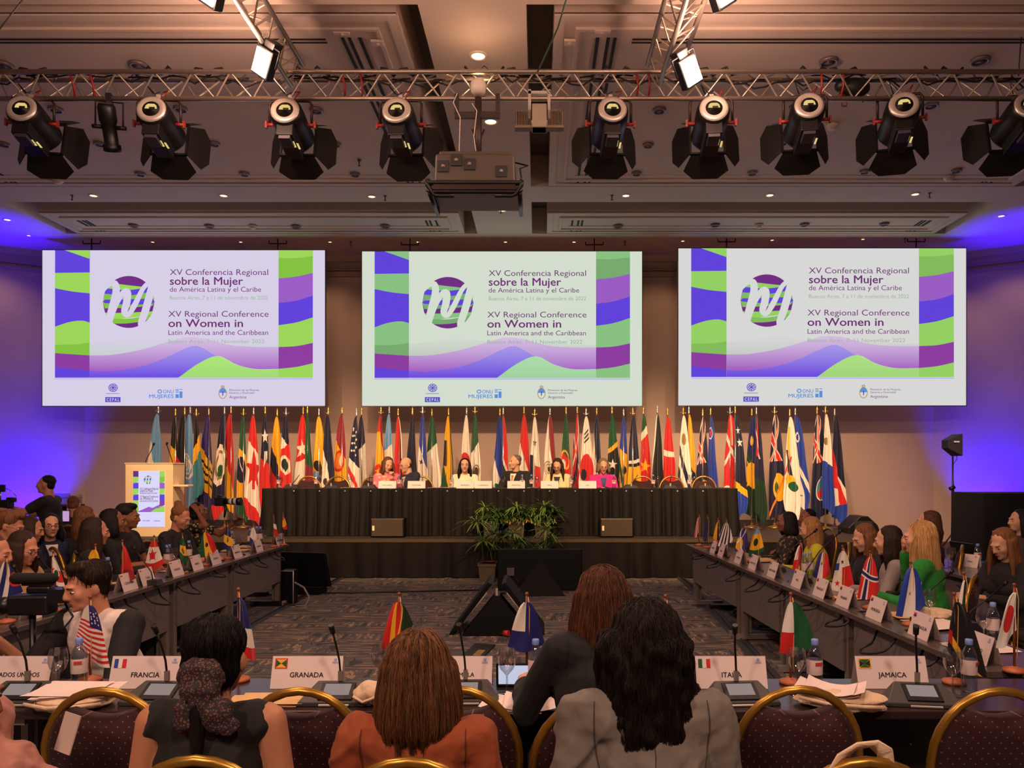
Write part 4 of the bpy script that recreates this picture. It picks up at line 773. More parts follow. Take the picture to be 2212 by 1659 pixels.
p = V((X(136, 13.2), 13.2, 0)); t = thing('clear_lectern', 'clear acrylic lectern on a steel pillar behind the standing cameraman', 'lectern', p); AC = glassmat('acrylic', (225, 228, 240), .18)
zt = Z(1094, 13.2); MB().box((0, 0, zt+.02), (.52, .4, .03)).build('shelf', mat('lectern_dark', (44, 34, 40), .4), t); MB().box((0, 0, zt+.15), (.46, .34, .02)).box((-.22, 0, zt+.10), (.02, .34, .2)).box((.22, 0, zt+.10), (.02, .34, .2)).box((0, -.16, zt+.12), (.44, .015, .22)).build('acrylic_top', AC, t)
MB().cyl((0, 0, .02), (0, 0, zt), .06, n=12).build('pillar', CHROME, t); MB().box((0, 0, .012), (.5, .45, .024)).build('foot', BLK2, t)
# ---------------------------------------------------------------- chairs
def dotted(name, col, dot, sc=42):
    m = mat(name, col, .85, sheen=.04); nt = m.node_tree; L = nt.links; b = nt.nodes['Principled BSDF']
    tc = nd(nt, 'ShaderNodeTexCoord'); mp = nd(nt, 'ShaderNodeMapping'); mp.inputs['Rotation'].default_value = (R(90), 0, R(45)); L.new(tc.outputs['Object'], mp.inputs[0])
    sep = nd(nt, 'ShaderNodeSeparateXYZ'); L.new(tc.outputs['Object'], sep.inputs[0])
    cmb = nd(nt, 'ShaderNodeCombineXYZ'); ad = nd(nt, 'ShaderNodeMath', operation='ADD'); L.new(sep.outputs[0], ad.inputs[0]); L.new(sep.outputs[2], ad.inputs[1])
    sb = nd(nt, 'ShaderNodeMath', operation='SUBTRACT'); L.new(sep.outputs[0], sb.inputs[0]); L.new(sep.outputs[2], sb.inputs[1]); L.new(ad.outputs[0], cmb.inputs[0]); L.new(sb.outputs[0], cmb.inputs[1])
    v = nd(nt, 'ShaderNodeTexVoronoi'); v.voronoi_dimensions = '2D'; v.inputs['Randomness'].default_value = 0; v.inputs['Scale'].default_value = sc; L.new(cmb.outputs[0], v.inputs['Vector'])
    lt = nd(nt, 'ShaderNodeMath', operation='LESS_THAN'); lt.inputs[1].default_value = .10; L.new(v.outputs['Distance'], lt.inputs[0])
    mx = nd(nt, 'ShaderNodeMix', data_type='RGBA'); mx.inputs[6].default_value = lin(col)+(1,); mx.inputs[7].default_value = lin(dot)+(1,); L.new(lt.outputs[0], mx.inputs[0]); L.new(mx.outputs[2], b.inputs['Base Color']); return m
REDF = dotted('chair_fabric', (46, 4, 8), (130, 82, 70), 26); GOLD = mat('chair_gold', (176, 132, 54), .32, .75)
def chair_proto():
    t = thing('banquet_chair', 'x', 'chair', (0, 0, 0), 0, 'red banquet chairs')
    arc = [(-.195, .09, 0), (-.20, .13, .30), (-.212, .17, .55), (-.216, .20, .70)]+[(-.216*cos(a), .20+.04*sin(a),   .70+.245*sin(a)) for a in [pi*k/14 for k in range(1, 14)]]+[(.216, .20, .70), (.212, .17, .55), (.20, .13, .30), (.195, .09, 0)]
    MB().tube(arc, .0155, 8).build('back_frame', GOLD, t)
    def sh(u):          # outline of the padded back
        pts = []
        for k in range(25):
            a = pi*k/24; x = .203*cos(a); pts.append((x*u, .70+.232*sin(a)*(.94+.06*u)-.075*max(0, 1-(x/.125)**2)))
        return pts+[(-.204*u, .60), (-.194*u, .50), (.194*u, .50), (.204*u, .60)]
    o = sh(1.0); i_ = sh(.9); n_ = len(o); vs = []
    yy = lambda z: .155+(z-.5)*.20
    for pts, dy in ((i_, -.032), (o, -.014), (o, .014), (i_, .03)): vs += [(x, yy(z)+dy, z) for x, z in pts]
    fs = [tuple(reversed(range(n_))), tuple(3*n_+k for k in range(n_))]+[(r*n_+k, r*n_+(k+1) % n_, (r+1)*n_+(k+1) % n_, (r+1)*n_+k) for r in range(3) for k in range(n_)]
    MB().add(vs, fs, 0, True).build('back_pad', REDF, t)
    MB().box((0, -.07, .445), (.43, .44, .06)).build('seat', REDF, t, bevel=.022)
    fr = MB().tube([(-.2, .14, .405), (-.2, -.27, .405), (.2, -.27, .405), (.2, .14, .405)], .012, 6, closed=True); fr.build('seat_frame', GOLD, t)
    for s in (-1, 1): MB().tube([(s*.2, -.26, .405), (s*.205, -.29, 0)], .013, 8).build('leg', GOLD, t); 
    MB().tube([(-.2, -.275, .2), (-.2, .1, .2)], .009, 6).tube([(.2, -.275, .2), (.2, .1, .2)], .009, 6).build('stretcher', GOLD, t)
    return t
CHAIR = chair_proto(); used = [0]
def chair(x, y, rz, label, z=0):
    if not used[0]: used[0] = 1; CHAIR.location = (x, y, z); CHAIR.rotation_euler = (0, 0, R(rz)); CHAIR['label'] = label; return CHAIR
    return dup(CHAIR, (x, y, z), R(rz), label)
# rz: 0 faces the camera, 180 faces the stage, 90 faces +X, -90 faces -X
FRC = [(228, 2.60, 'empty red chair at the front table before the France name card'), (650, 2.60, 'empty red chair at the front table before the Granada name card'), (985, 2.62, 'red chair partly hidden by the woman in the rust jacket'), (1725, 2.62, 'empty red chair at the front table between the Italy and Jamaica cards'), (2155, 2.60, 'empty red chair at the right end of the front table')]
for px, Y, lab in FRC: chair(X(px, Y), Y+.22, 180, lab)
for px, Y, lab in ((430, 1.99, 'red chair with gold arch behind the woman with the head scarf'), (885, 1.98, 'red chair with gold arch behind the woman in the rust jacket'), (1412, 1.99, 'red chair with gold arch behind the woman in the grey jacket'), (1868, 1.98, 'red chair with a cream tote hung over its gold arch')): chair(X(px, Y), Y+.22, 180, lab)
chair(X(1290, 2.55), 2.72, 180, 'red chair of the auburn haired woman at the front table')
for px, Y, w in ((658, 13.02, 'first'), (722, 13.04, 'second'), (800, 13.02, 'third, beside the woman in the pink blouse'), (905, 13.05, 'fourth, of the bald man'), (1010, 13.05, 'fifth, of the woman in white'), (1110, 13.05, 'sixth, of the man with the orange tie'), (1205, 13.05, 'seventh, of the woman in cream'), (1300, 13.05, 'eighth, of the woman in magenta'), (1392, 13.02, 'third from the right end'), (1456, 13.02, 'second from the right end'), (1527, 13.02, 'last at the right end')): chair(X(px, Y), Y+.02, 0, 'red chair behind the speaker table, '+w, ST)

# ---------------------------------------------------------------- conference tables
TOPM = mat('table_top', (92, 78, 74), .22, var=.06, vscale=3, spec=.5); PAN = mat('modesty_grey', (122, 110, 106), .6, var=.06, vscale=6); LEGM = mat('leg_steel', (150, 136, 126), .45, .4); DRK = mat('table_dark_wood', (44, 26, 22), .5, var=.2, vscale=4)
def desk(label, a, b, depth, side, group, panel=PAN, wood=None):
    """table whose inner edge runs a->b; depth goes to the left of a->b times side"""
    a = V((a[0], a[1], 0)); b = V((b[0], b[1], 0)); d = b-a; L_ = d.length; t = thing('conference_table', label, 'table', a, atan2(d.y, d.x), group)
    s = side; MB().box((L_/2, s*depth/2, .733), (L_-.006, depth, .034)).build('tabletop', TOPM if wood is None else wood, t, bevel=.004)
    MB().box((L_/2, s*.085, .50), (L_-.16, .016, .40)).build('modesty_panel', panel, t)
    for x in (.07, L_-.07):
        lg = MB().box((x, s*.12, .385), (.06, .05, .66)).box((x, s*.17, .395), (.03, .03, .64)).build('leg', LEGM, t)
        MB().box((x, s*depth/2, .035), (.06, depth-.02, .045)).box((x, s*.03, .012), (.05, .05, .024)).box((x, s*(depth-.03), .012), (.05, .05, .024)).build('foot', LEGM, lg)
        MB().box((x, s*depth/2, .70), (.05, depth-.06, .03)).build('top_bracket', LEGM, t)
    return t
RX = lambda Y: 2.445+(9.5-Y)*.0459
LY = [9.5, 7.9, 6.65, 5.4, 4.2, 3.56]; RY = [9.5, 7.6, 6.4, 5.17, 3.95, 3.56]
for i in range(5):
    desk('dark conference table of the left row, %s from the stage' % ORD[i], (-2.48, LY[i+1]), (-2.48, LY[i]), .46, 1, 'conference tables of the left row')
    desk('dark conference table of the right row, %s from the stage' % ORD[i], (RX(RY[i+1]), RY[i+1]), (RX(RY[i]), RY[i]), .46, -1, 'conference tables of the right row')
for i, (x0, x1, w) in enumerate(((-3.3, -1.5, 'under the France card'), (-1.5, 0.3, 'under the Granada card'), (0.3, 1.55, 'with two bright screws under the red haired woman'), (1.55, 3.4, 'under the Jamaica card'))):
    desk('dark wooden front table section '+w, (x0, 3.44), (x1, 3.44), .46, -1, 'front row conference tables', wood=mat('front_top', (54, 39, 35), .25, var=.08, vscale=3))
for i in range(3): pass
fp = MB(); 
for px, py in ((1120, 1553), (1180, 1553), (1120, 1613), (1850, 1552), (2034, 1552), (1914, 1615), (1975, 1613)): fp.lathe([(.006, 0), (.005, -.004), (.0001, -.005)], 8, T=TR((X(px, 3.30), 3.335, Z(py, 3.30)), rx=-pi/2))
pn = thing('front_panel', 'dark wooden panel with bright screw heads under the front table', 'panel', (0, 0, 0)); MB().box((0, 3.35, .36), (6.7, .015, .69)).build('board', DRK, pn); fp.build('screw', mat('screw_bright', (236, 226, 220), .2, .8), pn)

# ---------------------------------------------------------------- small things on tables
PET = glassmat('bottle_plastic', (226, 232, 240), .10); GLS = glassmat('wine_glass', (240, 240, 242), .14, .02); CAPB = mat('bottle_cap', (120, 146, 210), .4); LABL = mat('bottle_label', (214, 190, 186), .5); LABR = mat('bottle_label_red', (176, 52, 46), .5); WATER = glassmat('water', (214, 224, 232), .06)
protos = {}
def bottle_p():
    t = thing('water_bottle', 'x', 'bottle', (0, 0, 0), 0, 'water bottles')
    MB().lathe([(.026, 0), (.031, .006), (.032, .05), (.0305, .058), (.032, .066), (.032, .145), (.030, .158), (.018, .185), (.0125, .195), (.0125, .207)], 18).build('bottle_body', PET, t)
    lb = MB().lathe([(.0325, .075), (.0328, .077), (.0328, .135), (.0325, .137)], 18, c0=0, c1=0).build('label_band', LABL, t)
    MB().box((0, -.0335, .122), (.030, .003, .014)).build('label_mark', LABR, lb)
    MB().lathe([(.0145, .198), (.0155, .2), (.0155, .219), (.013, .222), (.0001, .222)], 14).build('bottle_cap', CAPB, t); return t
def glass_p():
    t = thing('wine_glass', 'x', 'glass', (0, 0, 0), 0, 'stemmed glasses')
    MB().lathe([(.034, .0), (.034, .002), (.006, .006), (.004, .015), (.004, .078), (.012, .088), (.030, .108), (.0385, .135), (.037, .165), (.032, .19)], 20, c1=0).build('glass_body', GLS, t); return t
def mic_p():
    t = thing('conference_microphone', 'x', 'microphone', (0, 0, 0), 0, 'delegate microphone units')
    MB().add([(-.15, -.05, 0), (.15, -.05, 0), (.15, .07, 0), (-.15, .07, 0), (-.145, -.05, .018), (.145, -.05, .018), (.09, .06, .075), (-.09, .06, .075)], [(3, 2, 1, 0), (4, 5, 6, 7), (0, 1, 5, 4), (1, 2, 6, 5), (2, 3, 7, 6), (3, 0, 4, 7)]).build('console', mat('console_grey', (64, 58, 56), .45), t, bevel=.004)
    nr = V((0, -.057, .11)).normalized(); tt = TR((0, .0, .046), rx=R(27))
    df = MB().box((0, 0, .001), (.135, .095, .008), 0, tt).build('display_frame', BLK, t); MB().box((0, .006, .006), (.105, .062, .002), 0, tt).build('display', mat('display_glow', (206, 184, 178), emit=.45), df)
    MB().box((0, -.062, -.012), (.12, .012, .006), 0, tt).build('handle_bar', SIL, t)
    MB().box((.0, .055, .095), (.018, .014, .04)).build('stem_socket', LEGM, t)
    MB().tube([(0, .055, .10), (-.004, .05, .16), (-.012, .035, .22), (-.02, .01, .285)], .0045, 6).cyl((-.02, .012, .28), (-.024, -.004, .315), .011, .012, 10).build('gooseneck', BLK, t); return t
def mk(kind, loc, rz, label):
    if kind not in protos: protos[kind] = {'bottle': bottle_p, 'glass': glass_p, 'mic': mic_p}[kind](); o = protos[kind]; o.location = loc; o.rotation_euler = (0, 0, rz); o['label'] = label; return o
    return dup(protos[kind], loc, rz, label)
CARD = mat('card_white', (226, 204, 198), .55); INK = mat('card_ink', (44, 34, 40), .7); MARK = mat('card_mark', (150, 160, 214), .7)
FLM = {k: mat('ink_%s' % k, v, .7) for k, v in FC.items()}
def tent(loc, rz, word, label, flagcols=None, w=.30, h=.125, size=.03, fs=1):
    t = thing('name_card', label, 'name card', loc, rz, 'folded name cards'); a = .042
    MB().add([(-w/2, -a, 0), (w/2, -a, 0), (w/2, 0, h), (-w/2, 0, h), (-w/2, a, 0), (w/2, a, 0)], [(0, 1, 2, 3), (5, 4, 3, 2)]).add([(-w/2, -a+.002, 0), (w/2, -a+.002, 0), (w/2, 0, h-.004), (-w/2, 0, h-.004), (-w/2, a-.002, 0), (w/2, a-.002, 0)], [(3, 2, 1, 0), (2, 3, 4, 5)]).build('card', CARD, t)
    sl_ = atan2(h, a); B = TR((0, -a/2-.0012, h/2), rx=sl_)
    mb = MB(); put_text(mb, word, B @ TR((0, -size*.55-.004, .0004)), size, 1); mb.build('lettering', INK, t)
    em = MB(); em.add([(w/2-.045, h*.30, .0004), (w/2-.02, h*.30, .0004), (w/2-.02, h*.34, .0004), (w/2-.045, h*.34, .0004)], [(0, 1, 2, 3)], 0, False, B); em.add([(w/2-.0325+.007*cos(k*pi/5), h*.405+.006*sin(k*pi/5), .0004) for k in range(10)], [tuple(range(10))], 0, False, B); em.build('emblem', MARK, t)
    if flagcols:
        fb = MB(); cols = flagcols[1:]; n_ = len(cols)
        for k in range(n_):
            if flagcols[0] == 'v': q = [(-w/2+.012+.052*k/n_, h*.14), (-w/2+.012+.052*(k+1)/n_, h*.14), (-w/2+.012+.052*(k+1)/n_, h*.43), (-w/2+.012+.052*k/n_, h*.43)]
            else: q = [(-w/2+.012, h*.43-h*.29*fs*(k+1)/n_), (-w/2+.012+.052*fs, h*.43-h*.29*fs*(k+1)/n_), (-w/2+.012+.052*fs, h*.43-h*.29*fs*k/n_), (-w/2+.012, h*.43-h*.29*fs*k/n_)]
            fb.add([(x, y, .0004) for x, y in q], [(0, 1, 2, 3)], k, False, B)
        if flagcols[0] == 'x':
            x0, x1, y0, y1 = -w/2+.012, -w/2+.066, h*.12, h*.45; xm, ym = (x0+x1)/2, (y0+y1)/2; fb = MB()
            for k, tri in enumerate((((x0, y0), (x1, y0), (x1, y1), (x0, y1)), ((x0+.004, y1-.004), (xm, ym), (x1-.004, y1-.004)), ((x0+.004, y0+.004), (x1-.004, y0+.004), (xm, ym)), ((x0+.004, y0+.006), (xm, ym), (x0+.004, y1-.006)), ((x1-.004, y0+.006), (x1-.004, y1-.006), (xm, ym)))): fb.add([(x, y, .0004+.0002*(k > 0)) for x, y in tri], [tuple(range(len(tri)))], k, False, B)
        fb.build('printed_flag', [FLM[c_] for c_ in cols], t)
    return t
TABZ = .751
def tpos(px, py):
    q = onplane(px, py, TABZ); q.y = min(q.y, 9.4); return q
# front table cards
for px, word, fl, lab in ((40, 'ESTADOS UNIDOS', None, 'name card partly cut by the left picture edge, showing DOS'), (320, 'FRANCIA', 'vUWR', 'name card reading FRANCIA with a small tricolour'), (666, 'GRANADA', 'xRYYGG', 'name card reading GRANADA with a small red and yellow flag'), (988, 'GUATEMALA', None, 'name card reading GUATEMALA partly behind brown hair'), (1577, 'ITALIA', 'vGWR', 'name card reading ITALIA with a green white red flag'), (1922, 'JAMAICA', 'xYGGKK', 'name card reading JAMAICA with a small crossed flag')):
    tent((X(px, 3.32), 3.32, TABZ), 0, word, lab, fl, w=.305, h=.13, size=.030 if len(word) < 9 else .026)
for px, Y, rz, lab in ((40, 3.08, 0, 'nearest the left picture edge'), (345, 3.08, -3, 'before the France card'), (728, 3.08, 0, 'before the Granada card'), (1004, 3.10, 2, 'before the Guatemala card'), (1600, 3.08, 4, 'before the Italy card'), (1992, 3.06, -8, 'before the Jamaica card')):
    mk('mic', (X(px, Y), Y, TABZ), R(rz), 'black delegate microphone with screen, '+lab)
for px, Y, lab in ((171, 3.26, 'beside the stars and stripes desk flag'), (1157, 3.24, 'by the blue and white desk flag'), (1760, 3.24, 'beside the green white red desk flag'), (2093, 3.24, 'beside the black and yellow desk flag'), (1480, 3.30, 'half hidden behind the curly dark hair')):
    mk('bottle', (X(px, Y), Y, TABZ), R(px % 50), 'clear bottle with blue cap on the front table, '+lab)
for px, Y, lab in ((125, 3.20, 'left of the bottle near the DOS card'), (1095, 3.20, 'before the blue and white desk flag, reflecting paper'), (1722, 3.20, 'before the green white red desk flag'), (2058, 3.18, 'before the black and yellow desk flag'), (822, 3.28, 'behind the brown bob hair')):
    mk('glass', (X(px, Y), Y, TABZ), 0, 'stemmed wine glass on the front table, '+lab)
# ---- desk flags
WOODP = mat('pole_wood', (128, 62, 32), .4); WOODB = mat('base_wood', (176, 96, 54), .45); CORD = mat('cord_gold', (206, 160, 90), .6)
def dflag(px, ptop, Y, bl, br, name, base, ly, look, lab, sc=1, cord=False, split=None, z0=TABZ):
    """desk flag: pole on a wooden foot, cloth hanging from the pole tip; bl, br: pixel corners of the hem"""
    k = Y/F; p = V((X(px, Y), Y, z0)); zt = Z(ptop, Y)-z0; t = thing('desk_flag', '%s desk flag, %s' % (look, lab), 'desk flag', p, 0, 'small flags on the conference tables')
    top = zt-.03; x0, zb0 = (bl[0]-px)*k, Z(bl[1], Y)-z0; x1, zb1 = (br[0]-px)*k, Z(br[1], Y)-z0; ph = px*.37
    def fn(s, tt):
        wv = .16+.92*tt**.60; xx = (x0+(x1-x0)*s)*wv if x0*x1 < 0 else (x0*s0(s, tt)+(x1)*(s)) if False else (x0*(1-s)+x1*s)*wv
        zz = top+((zb0*(1-s)+zb1*s)-.030*sin(pi*s)*tt-top)*tt**(1.0)
        return (xx, -.012-.012*tt*sin(6.2*s+ph)-.006*sin(3*tt+9*s+ph), zz)
    MB().sheet(fn, 14, 14).build('cloth', flagmat('deskflag_'+name, base, ly), t)
    MB().cyl((0, 0, 0), (0, 0, zt), .0055, n=8).ell((0, 0, zt+.004), (.009, .009, .009), nu=8, nv=6).build('pole', WOODP, t)
    MB().lathe([(.048, 0), (.05, .006), (.047, .014), (.02, .022), (.010, .026)], 18).build('base', WOODB, t)
    MB().tube([(.006, -.006, zt-.01), (.012, -.012, zt-.06), (.010, -.01, .18), (.008, -.008, .08), (.012, -.01, .05)], .0022, 5).build('cord', CORD, t)
SU = [bd(.48, .56, 'W', 0)]
DF = [  # px, top py, depth, hem left, hem right, name, base, layers, look, place
 (14, 1203, 4.68, (-14, 1290), (46, 1278), 'a', 'B', [('b', 1, .25, .22, .42, 'W'), ('b', 1, .25, .62, .82, 'W'), ('e', .95, .55, .3, .22, 'R')], 'blue and white striped', 'near the left picture edge'),
 (115, 1193, 5.05, (112, 1268), (141, 1280), 'b', 'W', [bd(.30, .62, 'R', -.1), ('e', .55, .46, .3, .12, 'W'), ('e', .55, .46, .2, .09, 'G'), bd(.72, .86, 'B', -.1), bd(.9, 9, 'R')], 'red and white crested', 'behind the video camera on the left'),
 (206, 1178, 5.5, (192, 1215), (222, 1238), 'c', 'Y', [bd(.62, 9, 'N', -.3)], 'yellow and dark blue', 'above the crouching man\'s head'),
 (264, 1169, 5.95, (263, 1246), (292, 1249), 'd', 'R', [('b', 1, 1, -9, .36, 'N'), ('e', .55, .9, .5, .22, 'M')], 'red with dark blue tip', 'beside the crouching man\'s head'),
 (333, 1159, 6.42, (314, 1233), (353, 1218), 'e', 'R', [bd(.22, .74, 'W', -.05), ('s', .42, .50, .36, .24, 'R'), ('e', .42, .52, .2, .12, 'R')], 'red and white maple leaf', 'on the left row'),
 (394, 1155, 6.88, (390, 1200), (407, 1222), 'f', 'G', [bd(.38, .74, 'Y', .1), ('e', .4, .55, .2, .1, 'N')], 'green and yellow', 'before the woman with the hair bun'),
 (443, 1143, 7.42, (432, 1203), (468, 1186), 'g', 'R', [('b', -1, .2, -.52, -.12, 'Y'), ('b', -1, .2, -.16, 9, 'G'), ('e', .45, .55, .12, .09, 'K')], 'red yellow and green', 'on the left row'),
 (491, 1132, 7.96, (483, 1180), (504, 1187), 'h', 'B', [bd(.36, .74, 'Y', -.1), ('b', 1, 0, .42, .56, 'K', (-9, 9, .46, .66))], 'blue and gold trident', 'on the left row'),
 (547, 1134, 8.68, (540, 1176), (558, 1182), 'i', 'W', [bd(.55, 9, 'B', -.2)], 'white over blue', 'on the left row'),
 (591, 1113, 9.15, (591, 1150), (600, 1158), 'j', 'B', [bd(.35, .62, 'W'), bd(.62, 9, 'R')], 'blue white and red', 'near the stage end of the left row'),
 (611, 1109, 9.35, (611, 1148), (622, 1152), 'k', 'R', [bd(.3, .7, 'Y', .2), bd(.75, 9, 'K')], 'red gold and black', 'last on the left row by the stage'),
 (1510, 1112, 9.3, (1500, 1160), (1509, 1150), 'l', 'W', [('b', 1, .2, .2, .45, 'R'), ('b', 1, .2, .65, .9, 'R')], 'thin red and white', 'first on the right row by the stage'),
 (1528, 1115, 9.05, (1519, 1168), (1530, 1160), 'm', 'B', [], 'dark blue', 'second on the right row by the stage'),
 (1551, 1121, 8.55, (1540, 1165), (1552, 1168), 'n', 'Y', [('b', 1, 0, .7, 9, 'K'), bd(.92, 9, 'R')], 'yellow edged in black', 'on the right row near the stage'),
 (1569, 1123, 8.25, (1551, 1179), (1581, 1166), 'o', 'W', [('b', 1, .3, .18, .30, 'N'), ('b', 1, .3, .44, .56, 'N'), ('b', 1, .3, .70, .82, 'N'), ('b', 1, .3, .96, 1.08, 'N')], 'white and navy striped', 'on the right row'),
 (1608, 1134, 7.75, (1588, 1190), (1616, 1180), 'p', 'V', [('e', .22, .66, .32, .26, 'Y'), ('b', .6, 1, .62, .70, 'W'), ('b', 1, -.5, -.02, .06, 'W')], 'purple with a gold and white triangle', 'on the right row'),
 (1636, 1135, 7.4, (1617, 1201), (1648, 1187), 'q', 'Y', [bd(-9, .22, 'L'), bd(.76, 9, 'G', -.1), ('e', .45, .52, .2, .14, 'D')], 'yellow and green diamond', 'on the right row'),
 (1729, 1170, 6.4, (1712, 1228), (1729, 1216), 'r', 'W', [('b', 1, .1, .6, 9, 'R'), bd(.62, 9, 'R')], 'narrow red and white', 'before the woman in yellow'),
 (1777, 1184, 5.95, (1757, 1246), (1793, 1236), 's', 'W', [('b', 1, .12, .62, 9, 'R'), ('b', 1, .12, -9, .34, 'B'), ('e', .42, .46, .08, .06, 'E')], 'red white and blue', 'on the right row before the woman in grey'),
 (1820, 1181, 5.6, (1795, 1273), (1840, 1260), 't', 'W', [('b', 1, 0, .5, 9, 'R', (-9, 9, .44, 9)), ('b', 1, 0, -9, .3, 'U', (-9, 9, .32, .5)), ('s', .5, .3, .13, .08, 'N'), ('s', .26, .82, .16, .09, 'R')], 'white red and blue quartered', 'on the right row'),
 (1879, 1193, 5.15, (1853, 1292), (1898, 1276), 'u', 'R', [('b', 1, .15, .26, .58, 'W'), ('b', 1, .15, .34, .50, 'B'), ('b', -.3, 1, .28, .44, 'W'), ('b', -.3, 1, .32, .40, 'B')], 'red with blue and white cross', 'before the blonde woman in green'),
 (1967, 1216, 4.6, (1936, 1330), (1998, 1308), 'v', 'U', [('b', 1, .15, .36, .74, 'W'), ('s', .42, .55, .07, .05, 'E')], 'blue and white striped', 'before the blonde woman\'s elbow'),
 (195, 1292, 3.40, (168, 1385), (239, 1440), 'w', 'W', [('b', .1, 1, .36+.09*j, .405+.09*j, 'R') for j in range(8)]+[('b', 1, .0, .45, 9, 'B', (-9, 9, -9, .42))]+[('e', .55+.14*(j % 3), .14+.06*(j//3)+.02*(j % 2), .03, .016, 'W') for j in range(12)], 'stars and stripes', 'on the front table before the crouching man'),
 (515, 1275, 3.40, (519, 1400), (556, 1420), 'x', 'B', [bd(.52, .82, 'W'), bd(.82, 9, 'R')], 'blue white and red', 'half behind the woman with the head scarf'),
 (862, 1285, 3.40, (826, 1402), (890, 1350), 'y', 'R', [('b', 1, 0, .26, .44, 'Y'), ('b', 1, 0, .66, 9, 'D'), ('b', 1, .4, .86, .92, 'Y')], 'red gold and green', 'behind the brown bob hair'),
 (1138, 1285, 3.36, (1100, 1395), (1174, 1390), 'z', 'B', [('b', 1, .0, -9, .46, 'W', (-9, 9, -9, .62))], 'blue and white folded', 'beside the auburn haired woman'),
 (1437, 1290, 3.40, (1428, 1330), (1446, 1350), 'aa', 'W', [bd(.8, 9, 'U')], 'small white', 'half behind the curly dark hair'),
 (1708, 1285, 3.36, (1684, 1408), (1756, 1388), 'ab', 'R', [('b', 1, 0, .42, 9, 'G'), ('b', 1, 0, -9, .42, 'W', (-9, 9, -9, .60))], 'green white and red', 'on the front table right of the Italy card'),
 (2061, 1285, 3.36, (2044, 1404), (2120, 1460), 'ac', 'K', [('b', -.5, 1, .56, .74, 'Y'), ('b', -.8, 1, .74-.2, 9, 'D', (.5, 9, .7, 9)), ('b', 1, 0, -9, .14, 'R', (-9, 9, .55, .8))], 'black gold and green', 'on the front table right of the Jamaica card'),
 (2082, 1240, 3.9, (2068, 1330), (2082, 1352), 'ad', 'D', [('b', 1, 0, -9, .4, 'W')], 'narrow dark', 'behind the black gold and green one'),
 (2191, 1265, 3.55, (2150, 1398), (2193, 1360), 'ae', 'W', [('e', .5, .52, .34, .25, 'R')], 'white with red disc', 'at the right picture edge'),
]
for d_ in DF: dflag(*d_)
# ---- cards, bottles, glasses and microphones of the side rows
side_cards = [(229, 1272, 'COLOMBIA'), (306, 1260, 'CHILE'), (363, 1241, 'CANADÁ'), (431, 1228, 'BRASIL'), (461, 1216, 'BOLIVIA'), (508, 1202, 'BARBADOS'), (553, 1188, 'BAHAMAS'), (603, 1175, 'ARGENTINA'), (624, 1170, 'ALEMANIA'), (98, 1330, 'COSTA RICA')]
for px, py, wd_ in side_cards:
    p = tpos(px, py+3); p.x = max(p.x, -2.56) if px > 200 else p.x; tent((-2.57, p.y, TABZ), R(90), wd_, 'white name card reading %s on the left row' % wd_, 'hRW', fs=.55, w=.21, h=.135, size=.026)
side_cards = [(1559, 1192, 'URUGUAY'), (1572, 1199, 'TÜRKIYE'), (1611, 1214, 'SURINAME'), (1652, 1227, 'SANTA LUCÍA'), (1688, 1244, 'REINO UNIDO'), (1735, 1266, 'PERÚ'), (1775, 1286, 'PARAGUAY'), (1831, 1307, 'PANAMÁ'), (1899, 1335, 'NORUEGA'), (1997, 1374, 'NICARAGUA'), (2125, 1424, 'MÉXICO')]
for px, py, wd_ in side_cards:
    p = tpos(px, py+3); tent((RX(p.y)+.09, p.y, TABZ), R(-90), wd_, 'white name card reading %s on the right row' % wd_, 'hRB', fs=.55, w=.22, h=.135, size=.026)
random.seed(21)
LB_ = [(215, 1253, 'beside the yellow desk flag'), (347, 1218, 'beside the maple leaf desk flag'), (363, 1217, 'second beside the maple leaf desk flag'), (408, 1206, 'before the woman with the bun'), (500, 1180, 'behind the gold trident flag'), (540, 1172, 'behind the white and blue flag'), (575, 1163, 'near the stage end'), (600, 1154, 'at the stage end')]
for px, py, lab in LB_: mk('bottle', (lambda q: (max(-2.87, min(q.x, -2.66)), q.y, TABZ))(tpos(px, py+10)), random.random()*6, 'water bottle with blue cap on the left row, '+lab)
for px, py, lab in ((230, 1258, 'by the yellow desk flag'), (375, 1222, 'by the maple leaf desk flag'), (515, 1188, 'by the gold trident flag'), (573, 1172, 'near the stage'), (52, 1300, 'by the striped flag at the left edge')): mk('glass', (lambda q: (max(-2.87, min(q.x, -2.70)), q.y, TABZ))(tpos(px, py+6)), 0, 'stemmed glass on the left row, '+lab)
RB_ = [(1583, 1165, 'by the navy striped flag'), (1668, 1198, 'beyond the yellow diamond flag'), (1617, 1178, 'by the purple flag'), (1738, 1243, 'by the narrow red flag'), (1757, 1240, 'second by the narrow red flag'), (1925, 1283, 'behind the cross flag'), (2017, 1325, 'beside the glass near the blonde woman'), (2152, 1382, 'before the woman with the phone')]
for px, py, lab in RB_: mk('bottle', (lambda q: (min(RX(q.y)+.38, max(q.x, RX(q.y)+.2)), q.y, TABZ))(tpos(px, py+8)), random.random()*6, 'water bottle with blue cap on the right row, '+lab)
for px, py, lab in ((1655, 1196, 'by the yellow diamond flag'), (1847, 1268, 'by the quartered flag'), (1915, 1290, 'behind the cross flag'), (2036, 1335, 'behind the Nicaragua card'), (2125, 1385, 'before the woman with the phone')): mk('glass', (lambda q: (min(RX(q.y)+.38, max(q.x, RX(q.y)+.2)), q.y, TABZ))(tpos(px, py+6)), 0, 'stemmed glass on the right row, '+lab)
gm = MB
